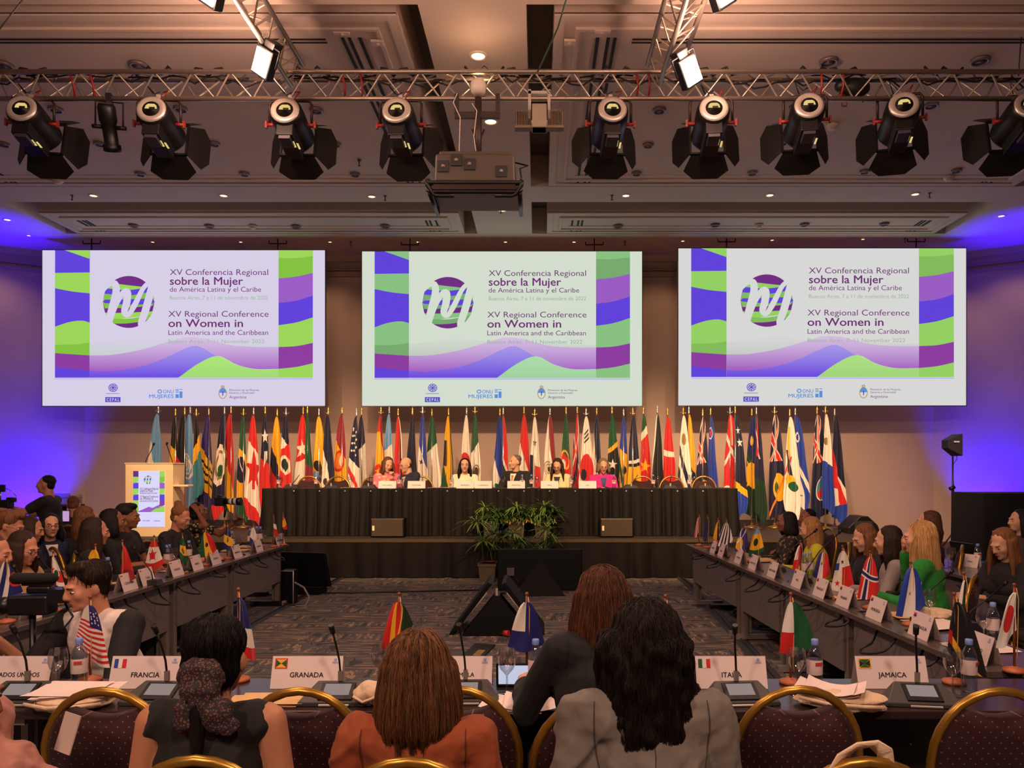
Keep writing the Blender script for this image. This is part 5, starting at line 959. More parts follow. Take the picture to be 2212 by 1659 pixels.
def gooseneck(px0, py0, px1, py1, Y, lab, Y1=None):
    Y1 = Y1 or Y; a = P(px0, py0, Y); b = P(px1, py1, Y1); t = thing('table_microphone', 'slim black gooseneck microphone, '+lab, 'microphone', (a.x, a.y, TABZ), 0, 'microphones of the side rows'); q = b-V((a.x, a.y, TABZ)); m_ = V((q.x*.45, q.y*.4, q.z*.62))
    MB().frus((0, 0, 0), (.13, .11), (0, 0, .04), (.10, .08)).build('foot', BLK, t); MB().tube([(0, 0, .04), V((q.x*.08, q.y*.1, .1)), m_, q*.97], .0045, 6).cyl(q*.96, q*1.04, .011, n=8).build('gooseneck', BLK, t)
for a in ((1470-1, 1195, 1712, 1142, 7.3, 'before the woman in yellow'), ):
    pass
for px0, py0, px1, py1, Y, lab in ((1680, 1200, 1762, 1136+10, 7.0, 'left of the woman in yellow'), (1735, 1215, 1815, 1148, 6.3, 'right of the woman in yellow'), (1935, 1255, 1980, 1223, 5.6, 'at the elbow of the blonde woman'), (1985, 1285, 2056, 1235, 5.0, 'behind the blue and white striped flag'), (2090, 1312, 2172, 1260, 4.5, 'before the woman with the phone'), (330, 1200, 290, 1190-5, 6.2, 'left row by the maple leaf flag'), (390, 1215, 350, 1160, 6.9, 'left row before the man in black'), (90, 1270, 30, 1225, 4.9, 'left row by the striped flag'), (150, 1232, 82, 1205, 5.4, 'left row before the woman in tan'), (225, 1225, 165, 1195, 5.9, 'left row before the woman with long hair')):
    gooseneck(px0, py0, px1, py1, Y, lab)
# papers, folders, totes
PAP = mat('paper', (236, 214, 206), .7); CLOTHB = mat('tote_cotton', (222, 190, 158), .9, bump=.25, bscale=60); MAN = mat('folder_manila', (220, 176, 120), .7)
def sheets(p, sx, sy, rz, n_, label, m=PAP, z=TABZ, curl=0):
    t = thing('paper_stack', label, 'papers', (p[0], p[1], z), R(rz), 'papers on the tables'); random.seed(int(p[0]*97+p[1]*31))
    for k in range(n_):
        r = random.uniform(-.12, .12); c_, s_ = cos(r), sin(r); mb = MB(); zz = .002+.0035*k
        mb.sheet(lambda u, v: ((u-.5)*sx*c_-(v-.5)*sy*s_+.012*k*((-1)**k), (u-.5)*sx*s_+(v-.5)*sy*c_, zz+curl*(u-.5)**2*(1+.3*k)+.004*sin(5*v+k)*(k == n_-1)), 8, 6, uv=False)
        mb.build('sheet', m, t)
    return t
sheets((X(165, 3.05), 3.06), .26, .20, 4, 4, 'white printed papers on a cream tote bag near the France card', z=TABZ+.05)
sheets((X(1120, 3.0), 3.03), .21, .20, -3, 5, 'curled pile of printed papers beside the auburn haired woman', curl=.03)
sheets((X(1795, 3.02), 3.04), .22, .18, -28, 3, 'loose papers curling on the cream tote before the Jamaica card', z=TABZ+.055, curl=.07)
sheets((X(573, 3.08), 3.10), .28, .16, 6, 3, 'manila folder papers behind the Granada chair', MAN)
for px, py, w, lab in ((2035, 1352, 5, 'behind the Nicaragua card'), (1690, 1212, 4, 'before the woman in yellow'), (1830, 1290, 3, 'behind the Panama card'), (2140, 1330, 3, 'under the phone hands'), (2105, 1400, 3, 'by the right end glass'), (385, 1232, 3, 'left row by the maple leaf flag'), (478, 1190, 3, 'left row by the trident flag'), (70, 1310, 3, 'under the left video camera'), (240, 1258, 2, 'left row beside the red desk flag'), (508, 1182, 3, 'left row beyond the trident flag')):
    p = tpos(px, py); p.x = max(-2.82, min(p.x, -2.75)) if px < 1100 else min(RX(p.y)+.33, max(p.x, RX(p.y)+.24)); sheets((p.x, p.y), .21, .29, 90 if px < 1100 else -85, w, 'pale papers lying on the table '+lab, PAP if px % 2 else MAN)
def tote(p, sx, sy, sz, rz, label, z=TABZ):
    t = thing('tote_bag', label, 'tote bag', (p[0], p[1], z), R(rz)); mb = MB()
    for k in range(2): mb.ell((.01*k, 0, sz*(.27+.46*k)), (sx/2*(1-.04*k), sy/2, sz*.30), nu=20, nv=8)
    me = realize(mb, .008, 3, 'bag'); wrinkle(me, .006, 22); mesh_obj(me, 'bag', CLOTHB, t); MB().tube([(-sx*.4, -sy*.42, sz*.7), (-sx*.1, -sy*.52, sz*.55), (sx*.25, -sy*.5, sz*.6), (sx*.45, -sy*.3, sz*.5)], .008, 6).build('strap', CLOTHB, t)
tote((X(160, 3.05), 3.05), .32, .26, .055, 2, 'flat cream tote bag under papers near the France card')
tote((X(1815, 3.02), 3.03), .36, .20, .065, -22, 'cream tote bag lying between the Italy and Jamaica chairs')
tote((X(2040, 4.75), 4.85), .22, .2, .05, 60, 'cream tote bag behind the Nicaragua card')
t = thing('folded_cloth', 'crumpled pale cloth bag beside the brown bob hair', 'cloth bag', (X(800, 3.04), 3.05, TABZ)); mb = MB().ell((0, 0, .05), (.07, .05, .05)).ell((.04, 0, .03), (.06, .06, .03)); me = realize(mb, .008, 2, 'cloth'); wrinkle(me, .012, 20); mesh_obj(me, 'cloth', CLOTHB, t); MB().tube([(-.06, -.05, .05), (-.02, -.06, .03), (.03, -.06, .05)], .006, 5).build('strap', CLOTHB, t)
# tote handle over the near chair
p = P(1868, 1638, 1.985); t = thing('tote_bag', 'cream tote bag hung on the near chair arch by its broad handle', 'tote bag', p)
mb = MB(); hp = [(-.125, -.01, -.06), (-.085, -.02, .02), (-.035, -.02, .050), (.02, -.02, .056), (.055, -.02, .035), (.066, -.01, -.02), (.068, .0, -.08)]
vs = []
for i, q in enumerate(hp): vs += [(q[0], q[1]-.02, q[2]), (q[0]*.62, q[1]+.02, q[2]-.028*(1 if abs(q[0]) < .1 else .2)), (q[0]*.62, q[1]+.026, q[2]-.028*(1 if abs(q[0]) < .1 else .2)), (q[0], q[1]-.014, q[2]+.004)]
mb.add(vs, [(4*i+k, 4*i+(k+1) % 4, 4*i+4+(k+1) % 4, 4*i+4+k) for i in range(len(hp)-1) for k in range(4)], 0, True); mb.build('handle', CLOTHB, t)
me = realize(MB().ell((0, .09, -.26), (.17, .035, .19)).cap((-.125, .02, -.06), (-.12, .08, -.14), .014).cap((.068, .02, -.08), (.07, .08, -.14), .014), .01, 2, 'bag'); mesh_obj(me, 'bag', CLOTHB, t)
# laptop screen seen under the auburn woman's flag
t = thing('laptop', 'open laptop with white document behind the blue and white desk flag', 'laptop', (X(1150, 3.30), 3.33, TABZ), R(180)); MB().box((0, -.05, .008), (.31, .16, .014)).build('keyboard_base', BLK, t); 
tb = TR((0, .045, .014), rx=R(-12)); MB().box((0, 0, .05), (.31, .008, .10), 0, tb).build('lid', BLK, t); MB().box((0, .0055, .05), (.29, .003, .085), 0, tb).build('laptop_screen', mat('laptop_white', (216, 220, 246), emit=.8), t)
t = thing('laptop', 'open black laptop on the second right table before the black drape', 'laptop', (X(2105, 7.6), 7.6, .75), R(100)); MB().box((0, 0, .01), (.32, .22, .016)).build('keyboard_base', BLK, t); MB().box((0, .11, .12), (.32, .012, .22), 0, TR((0, 0, 0), rx=R(-10))).build('lid', BLK, t)
# second row table on the right, with things
desk('dark table of the second row on the right behind the blonde woman', (4.35, 6.0), (4.35, 8.6), .5, -1, 'second row tables')
for px, py, k_, lab in ((2049, 1175, 'glass', 'first on the second row table'), (2068, 1172, 'glass', 'second on the second row table'), (2125, 1185, 'bottle', 'on the second row table by the laptop')):
    Y = 7.2; mk(k_, (max(X(px, Y), 4.42), Y+.1*(px % 3), TABZ), 0, ('stemmed glass, ' if k_ == 'glass' else 'clear bottle, ')+lab)
tent((X(2087, 7.3)+.05, 7.3, TABZ), R(-60), 'CEPAL', 'small white card on the second row table on the right', None, w=.16, h=.12, size=.02)
# panel table things
for px, wd_, lab, w in ((837, 'ONU MUJERES', 'before the woman in pink', .285), (900, 'SECRETARÍA', 'before the bald man', .285), (1005, 'PRESIDENTA', 'before the woman in white', .28), (1044, 'CHAIRPERSON', 'beside the long haired woman in white', .28), (1115, 'ARGENTINA', 'before the man with orange tie', .285), (1187, 'CEPAL', 'before the woman in cream', .285), (1269, 'ONU', 'before the woman in magenta', .285)):
    Y = 12.42; tent((X(px, Y), Y, TZ), 0, wd_, 'cream name card on the speaker table '+lab, None, w=w, h=.12, size=.026)
CREAM2 = mat('card_cream', (250, 226, 170), .5)
for px, k_, lab in ((602, 'bottle', 'first at the left end'), (683, 'bottle', 'left of the crimson flag'), (862, 'bottle', 'between the pink woman and the bald man'), (976, 'bottle', 'left of the woman in white'), (1128, 'bottle', 'before the man with the orange tie'), (1148, 'bottle', 'right of the orange tie man'), (1233, 'bottle', 'right of the woman in cream'), (1326, 'bottle', 'before the magenta jacket'), (1411, 'bottle', 'between the empty chairs'), (1489, 'bottle', 'near the right end'), (607, 'glass', 'at the left end'), (690, 'glass', 'left of the crimson flag'), (756, 'glass', 'below the starry flag'), (872, 'glass', 'before the bald man'), (1086, 'glass', 'before the orange tie man'), (1160, 'glass', 'right of the orange tie man'), (1242, 'glass', 'right of the woman in cream'), (1341, 'glass', 'right of the magenta jacket'), (1421, 'glass', 'between the empty chairs'), (1500, 'glass', 'near the right end')):
    Y = 12.45+.02*(px % 3); mk(k_, (X(px, Y), Y, TZ), 0, ('water bottle' if k_ == 'bottle' else 'stemmed glass')+' on the speaker table, '+lab)
for px, tip, lab in ((630, 8, 'first from the left'), (717, 2, 'second from the left'), (797, 1, 'third from the left'), (1363, 6, 'first of the right three'), (1447, 1, 'second of the right three'), (1522, 1, 'last on the right')):
    Y = 12.5; t = thing('panel_microphone', 'black covered microphone unit on the speaker table, '+lab, 'microphone', (X(px, Y), Y, TZ), 0, 'microphones of the speaker table'); MB().frus((0, 0, 0), (.26, .14), (0, .01, .06), (.17, .08)).build('console', BLK2, t, bevel=.01)
    MB().tube([(.0, .0, .06), (.01*tip, -.02, .14), (.016*tip+.01, -.04, .22)], .006, 6).build('gooseneck', BLK, t); MB().box((0, -.045, .06), (.022, .012, .05)).build('stem_socket', SIL, t)
for px, w, lab in ((756, .28, 'left of the pink blouse'), (945, .30, 'right of the bald man'), (1150, .16, 'right of the orange tie man')):
    p = (X(px, 12.5), 12.5); sheets(p, w, .2, 4, 3, 'pale papers on the speaker table '+lab, PAP, TZ)
# ---------------------------------------------------------------- floor gear and plants
SCRB = mat('tv_black', (6, 6, 8), .4, spec=.2); TVB = mat('tv_back', (9, 8, 9), .55, spec=.2)
p = V((X(1166, 10.5), 10.5, 0)); t = thing('floor_television', 'large black television on the floor before the stage, seen from behind with pyramid stand', 'television', p); w = 183*10.5/F; z0, z1 = Z(1277, 10.5), Z(1188, 10.5)
MB().box((0, .04, (z0+z1)/2+.01), (w, .05, z1-z0), 0, TR((0, 0, 0), rx=R(-4))).build('television_panel', SCRB, t, bevel=.01)
MB().add([(-.34, -.42, 0), (.34, -.42, 0), (.30, -.02, 0), (-.30, -.02, 0), (0, -.04, .45)], [(3, 2, 1, 0), (0, 1, 4), (1, 2, 4), (2, 3, 4), (3, 0, 4)]).build('stand', TVB, t)
MB().box((-.40, -.015, .27), (.10, .006, .11)).build('sticker', mat('sticker_grey', (92, 80, 82), .6), t); MB().tube([(-.34, -.03, .2), (-.28, -.05, .12), (-.36, -.06, .08), (-.2, -.1, .02)], .008, 5).build('lead', BLC, t)
t = thing('plug_connector', 'red industrial plug lying beside the floor television', 'plug', V((X(1112, 10.2), 10.2, 0))); MB().cyl((0, 0, .04), (.08, -.05, .05), .035, .04, 12).build('plug_body', mat('plug_red', (190, 40, 44), .45), t); MB().tube([(0, 0, .04), (-.1, .05, .02), (-.2, .05, .012)], .012, 6).build('cable', BLC, t)
Y = 10.3; p = V((X(655, Y), Y, 0)); t = thing('floor_television', 'black television standing on the floor at the end of the left table row', 'television', p, R(-8)); 
MB().add([(x, y, z) for y in (0, .06) for x, z in ((-.38, .08), (.38, .10), (.30, .55), (-.38, .56))], [(3, 2, 1, 0), (4, 5, 6, 7), (0, 1, 5, 4), (1, 2, 6, 5), (2, 3, 7, 6), (3, 0, 4, 7)]).build('television_panel', SCRB, t, bevel=.008); MB().box((0, .05, .04), (.5, .3, .08)).build('stand', TVB, t)
Y = 9.45; t = thing('equipment_rack', 'narrow black rack with silver edge at the end of the left tables', 'rack', V((X(619, Y), Y, 0))); MB().box((0, .1, .21), (.15, .2, .42)).build('cabinet', SCRB, t); MB().tube([(-.06, -.01, .42), (.085, -.01, .42), (.085, -.01, .02)], .008, 5).build('edge_rail', SIL, t)
MB().tube([(.1, 0, .28), (.22, -.02, .22), (.30, -.05, .1), (.27, -.1, .01), (.15, -.12, .01)], .013, 6).build('grey_hose', mat('hose_grey', (120, 112, 104), .6), t)
# A-shaped pair of monitors
Y = 7.75; p = V((X(1073, Y), Y, 0)); t = thing('floor_monitor_pair', 'two black monitors leaning together like a tent in the middle of the carpet', 'monitors', p)
for s in (-1, 1):
    MB().add([(s*x, y, z) for y in (0, .62) for x, z in ((.49, .0), (.44, .0), (.045, .515), (.09, .535))], [(0, 1, 2, 3), (7, 6, 5, 4), (0, 4, 5, 1), (1, 5, 6, 2), (2, 6, 7, 3), (3, 7, 4, 0)]).build('monitor', TVB, t, bevel=.006)
    MB().box((s*.25, -.006, .30), (.30, .008, .012), 0, M4.Identity(4)).build('inner_strip', mat('strip_grey', (96, 84, 76), .5), t) if False else None
    MB().cyl((s*.30, .004, .17), (s*.10, .004, .43), .008, n=6).build('edge_strip', mat('strip_grey', (150, 134, 118), .5), t)
MB().box((0, .02, .235), (.022, .03, .47)).build('support_leg', SIL, t); MB().frus((0, .1, .0), (.7, .3), (0, .1, .4), (.06, .2)).build('stand', SCRB, t)
MB().box((-.02, -.02, .015), (.09, .04, .03)).build('adapter', mat('adapter_white', (206, 196, 184), .5), t); MB().tube([(.1, -.02, .1), (.03, -.04, .02), (.12, -.06, .01), (.24, -.05, .012)], .01, 5).build('cable', BLC, t)
t = thing('plug_connector', 'red plug lying inside the tent of monitors', 'plug', V((X(1080, 7.7)+.04, 7.68, .0))); MB().cyl((0, 0, .035), (.05, -.03, .04), .03, .03, 10).build('plug_body', mat('plug_red', (190, 40, 44), .45), t); MB().tube([(0, 0, .03), (-.05, .02, .012)], .01, 5).build('cable', BLC, t)
for s_, px0, py0, px1, py1, lab in ((0, 1018, 1420, 1040, 1380, 'left'), (1, 0, 0, 0, 0, 'x')):
    if s_: continue
    a = onplane(1015, 1424, .008); t = thing('cable_ramp', 'short dark cable ramp with yellow marks before the tent of monitors', 'cable ramp', a, R(-10)); MB().box((0, .25, 0), (.20, .62, .016)).build('ramp', mat('ramp_dark', (34, 32, 34), .6), t)
    for k in range(5): MB().box((.03, .12+.045*k, .009), (.07, .018, .002)).build('yellow_mark', mat('mark_yellow', (206, 160, 30), .6), t)
RAMP = mat('cable_cover', (52, 50, 52), .7)
def strip_floor(pts, w, label):
    mb = MB(); t = thing('cable_cover', label, 'cable cover', (0, 0, 0))
    vs = []
    for i, q in enumerate(pts):
        q = V(q); d = (V(pts[min(i+1, len(pts)-1)])-V(pts[max(i-1, 0)])).normalized(); n_ = V((-d.y, d.x, 0))
        vs += [q-n_*w/2+V((0, 0, .001)), q-n_*w*.3+V((0, 0, .014)), q+n_*w*.3+V((0, 0, .014)), q+n_*w/2+V((0, 0, .001))]
    mb.add(vs, [(4*i+k, 4*i+k+1, 4*i+5+k, 4*i+4+k) for i in range(len(pts)-1) for k in range(3)]); mb.build('cover', RAMP, t)
    c_ = MB(); c_.tube([V(q)+V((0, 0, .018)) for q in pts], .010, 5); c_.build('cable', BLC, t)
G = lambda px, py: onplane(px, py, 0)
strip_floor([G(736, 1249), G(690, 1271), G(640, 1297), G(547, 1348), G(440, 1408), G(330, 1470)], .12, 'dark cable cover along the left side of the carpet')
strip_floor([G(1466, 1246), G(1490, 1264), G(1540, 1315), G(1590, 1372), G(1632, 1420), G(1680, 1475)], .14, 'dark cable cover along the right side of the carpet')
tag(MB().tube([G(665, 1283)+V((0, 0, .01)), G(760, 1282)+V((0, 0, .01)), G(1050, 1276)+V((0, 0, .01))], .012, 5).build('floor_cable', BLC), 'black cable running straight across the carpet before the stage', 'cable')
for px, py, w, lab in ((580, 1308, .34, 'under the left table end'), (545, 1288, .4, 'before the narrow black rack'), (1560, 1316, .3, 'under the right row, second from the stage'), (1640, 1378, .26, 'under the right row near the shoes')):
    t = thing('power_strip', 'black power strip on the carpet '+lab, 'power strip', G(px, py)); MB().box((0, 0, .03), (w, .1, .06)).build('casing', BLK2, t); MB().tube([(w/2, 0, .03), (w/2+.1, -.03, .015), (w/2+.25, .0, .01)], .01, 5).build('cable', BLC, t)
# cable loops hanging over the inner table edges
random.seed(5)
def loops(side, Ys, lab):
    for i, Y in enumerate(Ys):
        xe = -2.48 if side < 0 else RX(Y); mb = MB(); pts = []
        r = random.uniform(.10, .17); ph = random.uniform(-.1, .1)
        for k in range(19):
            a = 2*pi*k/18*.8-pi*.15; q = (xe+side*(.10-.20*(.5-.5*cos(k/18*2*pi))), Y+r*1.7*(k/18-.5)*1.3+.03*sin(k*.9), TABZ+.012+(.0 if k in (0, 18) else -max(0, sin(pi*k/18))*r*1.1+.05*max(0, sin(2*pi*k/18*2+ph))*.5)); pts.append(q)
        mb.tube(pts, .0075, 5); tag(mb.build('cable_loop', BLC), 'black cable looping over the %s table edge, %s from the stage' % (lab, ORD[i]), 'cable', 'cables drooping over the table edges')
loops(-1, [9.0, 8.45, 7.9, 7.3, 6.75, 6.2, 5.7, 5.2], 'left'); loops(1, [8.7, 8.1, 7.4, 6.8, 6.2, 5.6, 5.1, 4.6, 4.1], 'right')

# ---- plants before the stage
LEAF = mat('leaf_green', (104, 132, 48), .45, var=.3, vscale=9); LEAF2 = mat('leaf_dark', (56, 84, 36), .5, var=.3, vscale=9); POT = mat('planter_grey', (92, 78, 58), .6, var=.1, vscale=4); FLW = mat('orchid_cream', (228, 206, 112), .5); BRO = mat('bromeliad_red', (128, 46, 26), .55, var=.3, vscale=10)
def leaf(mb, o, d, L_, w, droop, m=0):
    o = V(o); d = V(d).normalized(); s_ = d.cross(V((0, 0, 1))); s_ = s_.normalized() if s_.length > .05 else V((1, 0, 0)); vs = []; n_ = 6
    for i in range(n_+1):
        t_ = i/n_; c_ = o+d*L_*t_+V((0, 0, -droop*L_*t_*t_)); ww = w*(.35+1.3*t_)*(1-t_)**.6+.0008
        vs += [c_-s_*ww, c_+V((0, 0, -ww*.35)), c_+s_*ww]
    mb.add(vs, [(3*i+k, 3*i+k+1, 3*i+4+k, 3*i+3+k) for i in range(n_) for k in range(2)], m, True)
def papyrus(mb, base, h, n_, L_, lean, seed, m=0):
    random.seed(seed); tip = V(base)+V((lean[0], lean[1], h)); mb.tube([base, V(base)+V((lean[0]*.3, lean[1]*.3, h*.6)), tip], .006, 5, m)
    for k in range(n_):
        a = 2*pi*k/n_+random.uniform(-.2, .2); el = random.uniform(-.25, .95); leaf(mb, tip, (cos(a)*cos(el), sin(a)*cos(el), sin(el)), L_*random.uniform(.8, 1.25), .015, random.uniform(.2, .65), m)
def planter(px, Y, z0, w, h, label, heads, leaves=None, brom=0, flowers=0):
    p = V((X(px, Y), Y, z0)); t = thing('potted_plant', label, 'potted plant', p, 0, 'plants before the speaker table')
    MB().frus((0, 0, 0), (w*.82, w*.82), (0, 0, h*.88), (w*.98, w*.98)).frus((0, 0, h*.86), (w*1.05, w*1.05), (0, 0, h), (w*1.05, w*1.05)).build('planter', POT, t)
    MB().box((0, 0, h-.005), (w*.9, w*.9, .02)).build('soil', mat('soil', (40, 26, 20), .9), t)
    mb = MB()
    for i, (dx, dy, hh, n_, L_, lx) in enumerate(heads): papyrus(mb, (dx, dy, h), hh, n_+8, L_, (lx, -.03), int(px*7+i), i % 2); papyrus(mb, (dx*.6+.02, dy-.02, h), hh*.72, n_, L_*.9, (-lx*.8+.05*(-1)**i, -.06), int(px*7+i+50), 1-i % 2)
    if mb.v: mb.build('foliage', [LEAF, LEAF2], t)
    if brom:
        b_ = MB(); random.seed(int(px))
        for c_ in range(brom):
            o = (random.uniform(-.16, .16), random.uniform(-.1, .0), h)
            for k in range(11): a = 2*pi*k/11; leaf(b_, o, (cos(a)*.7, sin(a)*.7, .7), .14, .014, .5)
        b_.build('bromeliad_leaves', BRO, t)
    if flowers:
        f_ = MB(); random.seed(int(px)+5)
        for c_ in range(flowers):
            o = V((-.18+.36*c_/max(1, flowers-1)+random.uniform(-.02, .02), -.13+random.uniform(-.03, .0), h+.02+random.uniform(-.05, .05)))
            for k in range(5): a = 2*pi*k/5+c_; leaf(f_, o, (cos(a), -.3, sin(a)), .045, .014, .1)
        f_.build('orchid_petals', FLW, t)
YB = 12.08
planter(1062, YB, ST, .26, .25, 'tall umbrella sedge in a grey planter on the stage, first of three', [(-.05, 0, .22, 24, .26, -.05), (.04, .0, .14, 22, .24, .05), (-.08, -.05, .05, 18, .22, -.08), (.08, -.06, .08, 18, .2, .06)], flowers=3)
planter(1116, YB, ST, .26, .25, 'umbrella sedge with cream orchids, middle of three on the stage', [(0, 0, .23, 26, .25, .0), (-.1, -.03, .10, 20, .2, -.06), (.1, -.04, .10, 20, .2, .06)], flowers=8)
planter(1172, YB, ST, .26, .25, 'umbrella sedge with cream orchids, right of three on the stage', [(.0, 0, .24, 24, .24, .03), (.08, 0, .17, 24, .27, .09), (-.09, -.03, .13, 20, .2, -.04), (.05, -.05, .06, 18, .2, .05)], flowers=9)
YF = 11.45
planter(1053, YF, 0, .26, .27, 'drooping sedge in a dark square pot on the carpet left of the television', [(-.06, 0, .62, 24, .34, -.10), (.10, 0, .45, 22, .32, .10)], brom=4)
planter(1112, YF, 0, .26, .25, 'low sedge with red bromeliads behind the floor television, middle one', [(-.02, 0, .46, 20, .26, .0), (.08, .05, .34, 20, .24, .05)], brom=4)
planter(1176, YF, 0, .26, .25, 'low sedge with red bromeliads behind the floor television, right one', [(0, 0, .52, 22, .26, .02), (.06, .0, .36, 18, .22, .06)], brom=5)
# ---------------------------------------------------------------- people
def skin(n): return mat('skin_'+n, dict(light=(214, 160, 128), tan=(188, 128, 96), brown=(142, 90, 64), dark=(92, 58, 44), warm=(204, 140, 108))[n], .5, var=.05, vscale=20, spec=.3)
HAIRS = dict(black=((10, 8, 8), (30, 23, 20)), darkbrown=((20, 14, 11), (58, 38, 27)), brown=((32, 20, 14), (136, 88, 54)), auburn=((40, 23, 15), (110, 66, 42)), blonde=((150, 104, 62), (226, 178, 116)), dirtyblonde=((92, 62, 38), (178, 128, 76)), grey=((84, 74, 66), (150, 136, 120)), greyblond=((88, 68, 48), (150, 122, 88)), curlydark=((11, 8, 6), (40, 27, 20)))
EYEW = mat('eye_white', (220, 206, 198), .3); IRIS = mat('eye_iris', (40, 26, 20), .3); LIP = mat('lip', (146, 82, 70), .5); GLF = mat('spectacle_frame', (40, 30, 28), .4)
def Rx(a): return M4.Rotation(R(a), 3, 'X')
def Ry(a): return M4.Rotation(R(a), 3, 'Y')
def Rz(a): return M4.Rotation(R(a), 3, 'Z')
ARMS = dict(table=((.05, -.10, -.25), (-.07, -.22, .03)), lap=((.05, .0, -.28), (-.09, -.21, -.03)), down=((.04, .03, -.28), (.01, -.05, -.25)), chin=((.02, -.17, -.20), (-.12, -.07, .20)), fwd=((.03, -.20, -.17), (-.05, -.24, .05)))
def hand(mb, w, d, nrm, r=.0088, curl=25, s=1.0):
    """palm, four fingers and a thumb from wrist w along d; nrm points out of the palm"""
    d = d.normalized(); nrm = (nrm-d*nrm.dot(d)).normalized(); x = d.cross(nrm)
    for k, o in enumerate((-.028, -.010, .009, .027)): mb.cap(w+x*o*.5*s, w+d*.085*s+x*o*s, .014*s, .012*s, 8)
    for o, L_, fan in ((-.030, .066, -.10), (-.011, .080, -.03), (.010, .076, .04), (.029, .060, .12)):
        b = w+d*.088*s+x*o*s; a = R(curl); d1 = (d*cos(a)+nrm*sin(a)+x*fan).normalized(); a2 = R(curl*2.3); d2 = (d*cos(a2)+nrm*sin(a2)+x*fan*.6).normalized()
        m_ = b+d1*L_*.55*s; mb.cap(b, m_, r*s, r*.95*s, 8); mb.cap(m_, m_+d2*L_*.5*s, r*.95*s, r*.8*s, 8)
    t0 = w+d*.02*s-x*.02*s; t1 = t0+(d*.6-x*.55+nrm*.45).normalized()*.045*s; mb.cap(t0, t1, .0125*s, .010*s, 8); mb.cap(t1, t1+(d*.9-x*.05+nrm*.35).normalized()*.034*s, .010*s, .0085*s, 8)
def hairshape(mb, style, H, L_, hc, s):
    h = lambda x, y, z: H @ V((x*s, y*s, z*s)); B = H.to_3x3()
    e = lambda x, y, z, a, b, c: mb.ell(h(x, y, z), (a*s, b*s, c*s), B)
    if style == 'bald': e(0, .062, -.015, .072, .04, .035); e(.066, .025, -.012, .014, .035, .03); e(-.066, .025, -.012, .014, .035, .03); return
    if style in ('short', 'crop'):
        k = .0 if style == 'crop' else .008
        e(0, .030, .048, .077+k, .088+k, .073+k); e(0, .055, -.01, .068, .046, .06)
        if style == 'short': e(0, -.012, .104, .06, .060, .030)
        return
    e(0, .031, .046, .0825, .091, .079)
    if style == 'bun': e(0, .05, -.015, .07, .055, .06); e(0, .085, .115, .042, .042, .036); return
    if style == 'lowpony': e(0, .045, -.02, .076, .070, .075); return
    angs = range(-118, 119, 17) if style != 'curly' else range(-112, 113, 14)
    for a in angs:
        ca, sa = cos(R(a)), sin(R(a)); p0 = h(sa*.074, ca*.080+.018, .02); flare = 1.0 if abs(a) < 80 else .92
        if style == 'bob': q = [(.092, .105, -.06), (.104*flare, .108, -L_*.75), (.108*flare, .100, -L_)]
        else: q = [(.090, .100, -.06), (.108*flare, .112, -L_*.5), (.118*flare, .105+.02*(L_ > .3), -L_)]
        pts = [p0]+[hc+V((sa*u*s, (ca*v+.01)*s if abs(a) < 95 else (ca*v*.8+.005)*s, z*s)) for u, v, z in q]; rr = (.028, .024, .022, .009)
        for i in range(3): mb.cap(pts[i], pts[i+1], rr[i]*s, rr[i+1]*s, 8)
    if style == 'curly':
        random.seed(4)
        for k in range(90):
            a = R(random.uniform(-115, 115)); z = random.uniform(-L_, .03); rr = .098+.020*min(1, max(0, (.1-z)/.3)); mb.ell(hc+V((sin(a)*rr*s, (cos(a)*rr+.015)*s, z*s)), (random.uniform(.016, .026)*s,)*3, nu=8, nv=6)
    e(0, .06, -.03, .08, .055, .08)
def strands(me, H, hc, n_, L_, seed, wave_=.004, rad=.0010, spread=.05, curl=0, part=.0):
    """hair strands laid on the hair surface from the parting downward, each a thin tapering tube"""
    bv = BVHTree.FromPolygons([v.co for v in me.vertices], [p.vertices for p in me.polygons]); random.seed(seed); mb = MB()
    zmin = min(v.co.z for v in me.vertices); Hi = H.to_3x3()
    for k in range(n_):
        a = random.uniform(-pi, pi); el = random.uniform(.15, 1.35) if random.random() < .75 else random.uniform(-.3, .6)
        st = Hi @ V((sin(a)*cos(el)+part*.2, cos(a)*cos(el)*1.0, sin(el)))
        if (Hi.inverted() @ st).y < -.35: continue
        p, nr, _, _ = bv.find_nearest(hc+st*.16+V((0, .01, .02)))
        if p is None: continue
        off = random.uniform(.0005, .006); pts = [p+nr*off]; side = random.uniform(-1, 1); ph = random.uniform(0, 6); low = zmin+random.uniform(-spread, L_*.35); d0 = None; free = False; f1 = random.uniform(14, 30)
        for i in range(34):
            q = pts[-1]; g = V((.12*side, .0, -1))+V((q.x-hc.x, q.y-hc.y, 0))*3.0*max(0, min(1, (q.z-hc.z+.02)/.12))
            if curl: g += V((sin(ph+i*.9)*curl, cos(ph+i*.8)*curl*.5, 0))
            else: g += V((sin(ph+i*.35), cos(ph*1.7+i*.3)*.4, 0))*wave_*f1
            if not free:
                t_ = g-nr*g.dot(nr)
                if t_.length < .02: break
                q2 = q+t_.normalized()*.018; p2, n2, _, ds = bv.find_nearest(q2)
                if p2 is None: break
                if q2.z < zmin+.015: free = True; pts.append(q2); continue
                nr = n2; pts.append(p2+n2*off)
            else: pts.append(q+g.normalized()*.016)
            if pts[-1].z < low: break
        if len(pts) > 4: mb.tube(pts, rad, 3, taper=rad*.25)
    return mb
PEOPLE = []
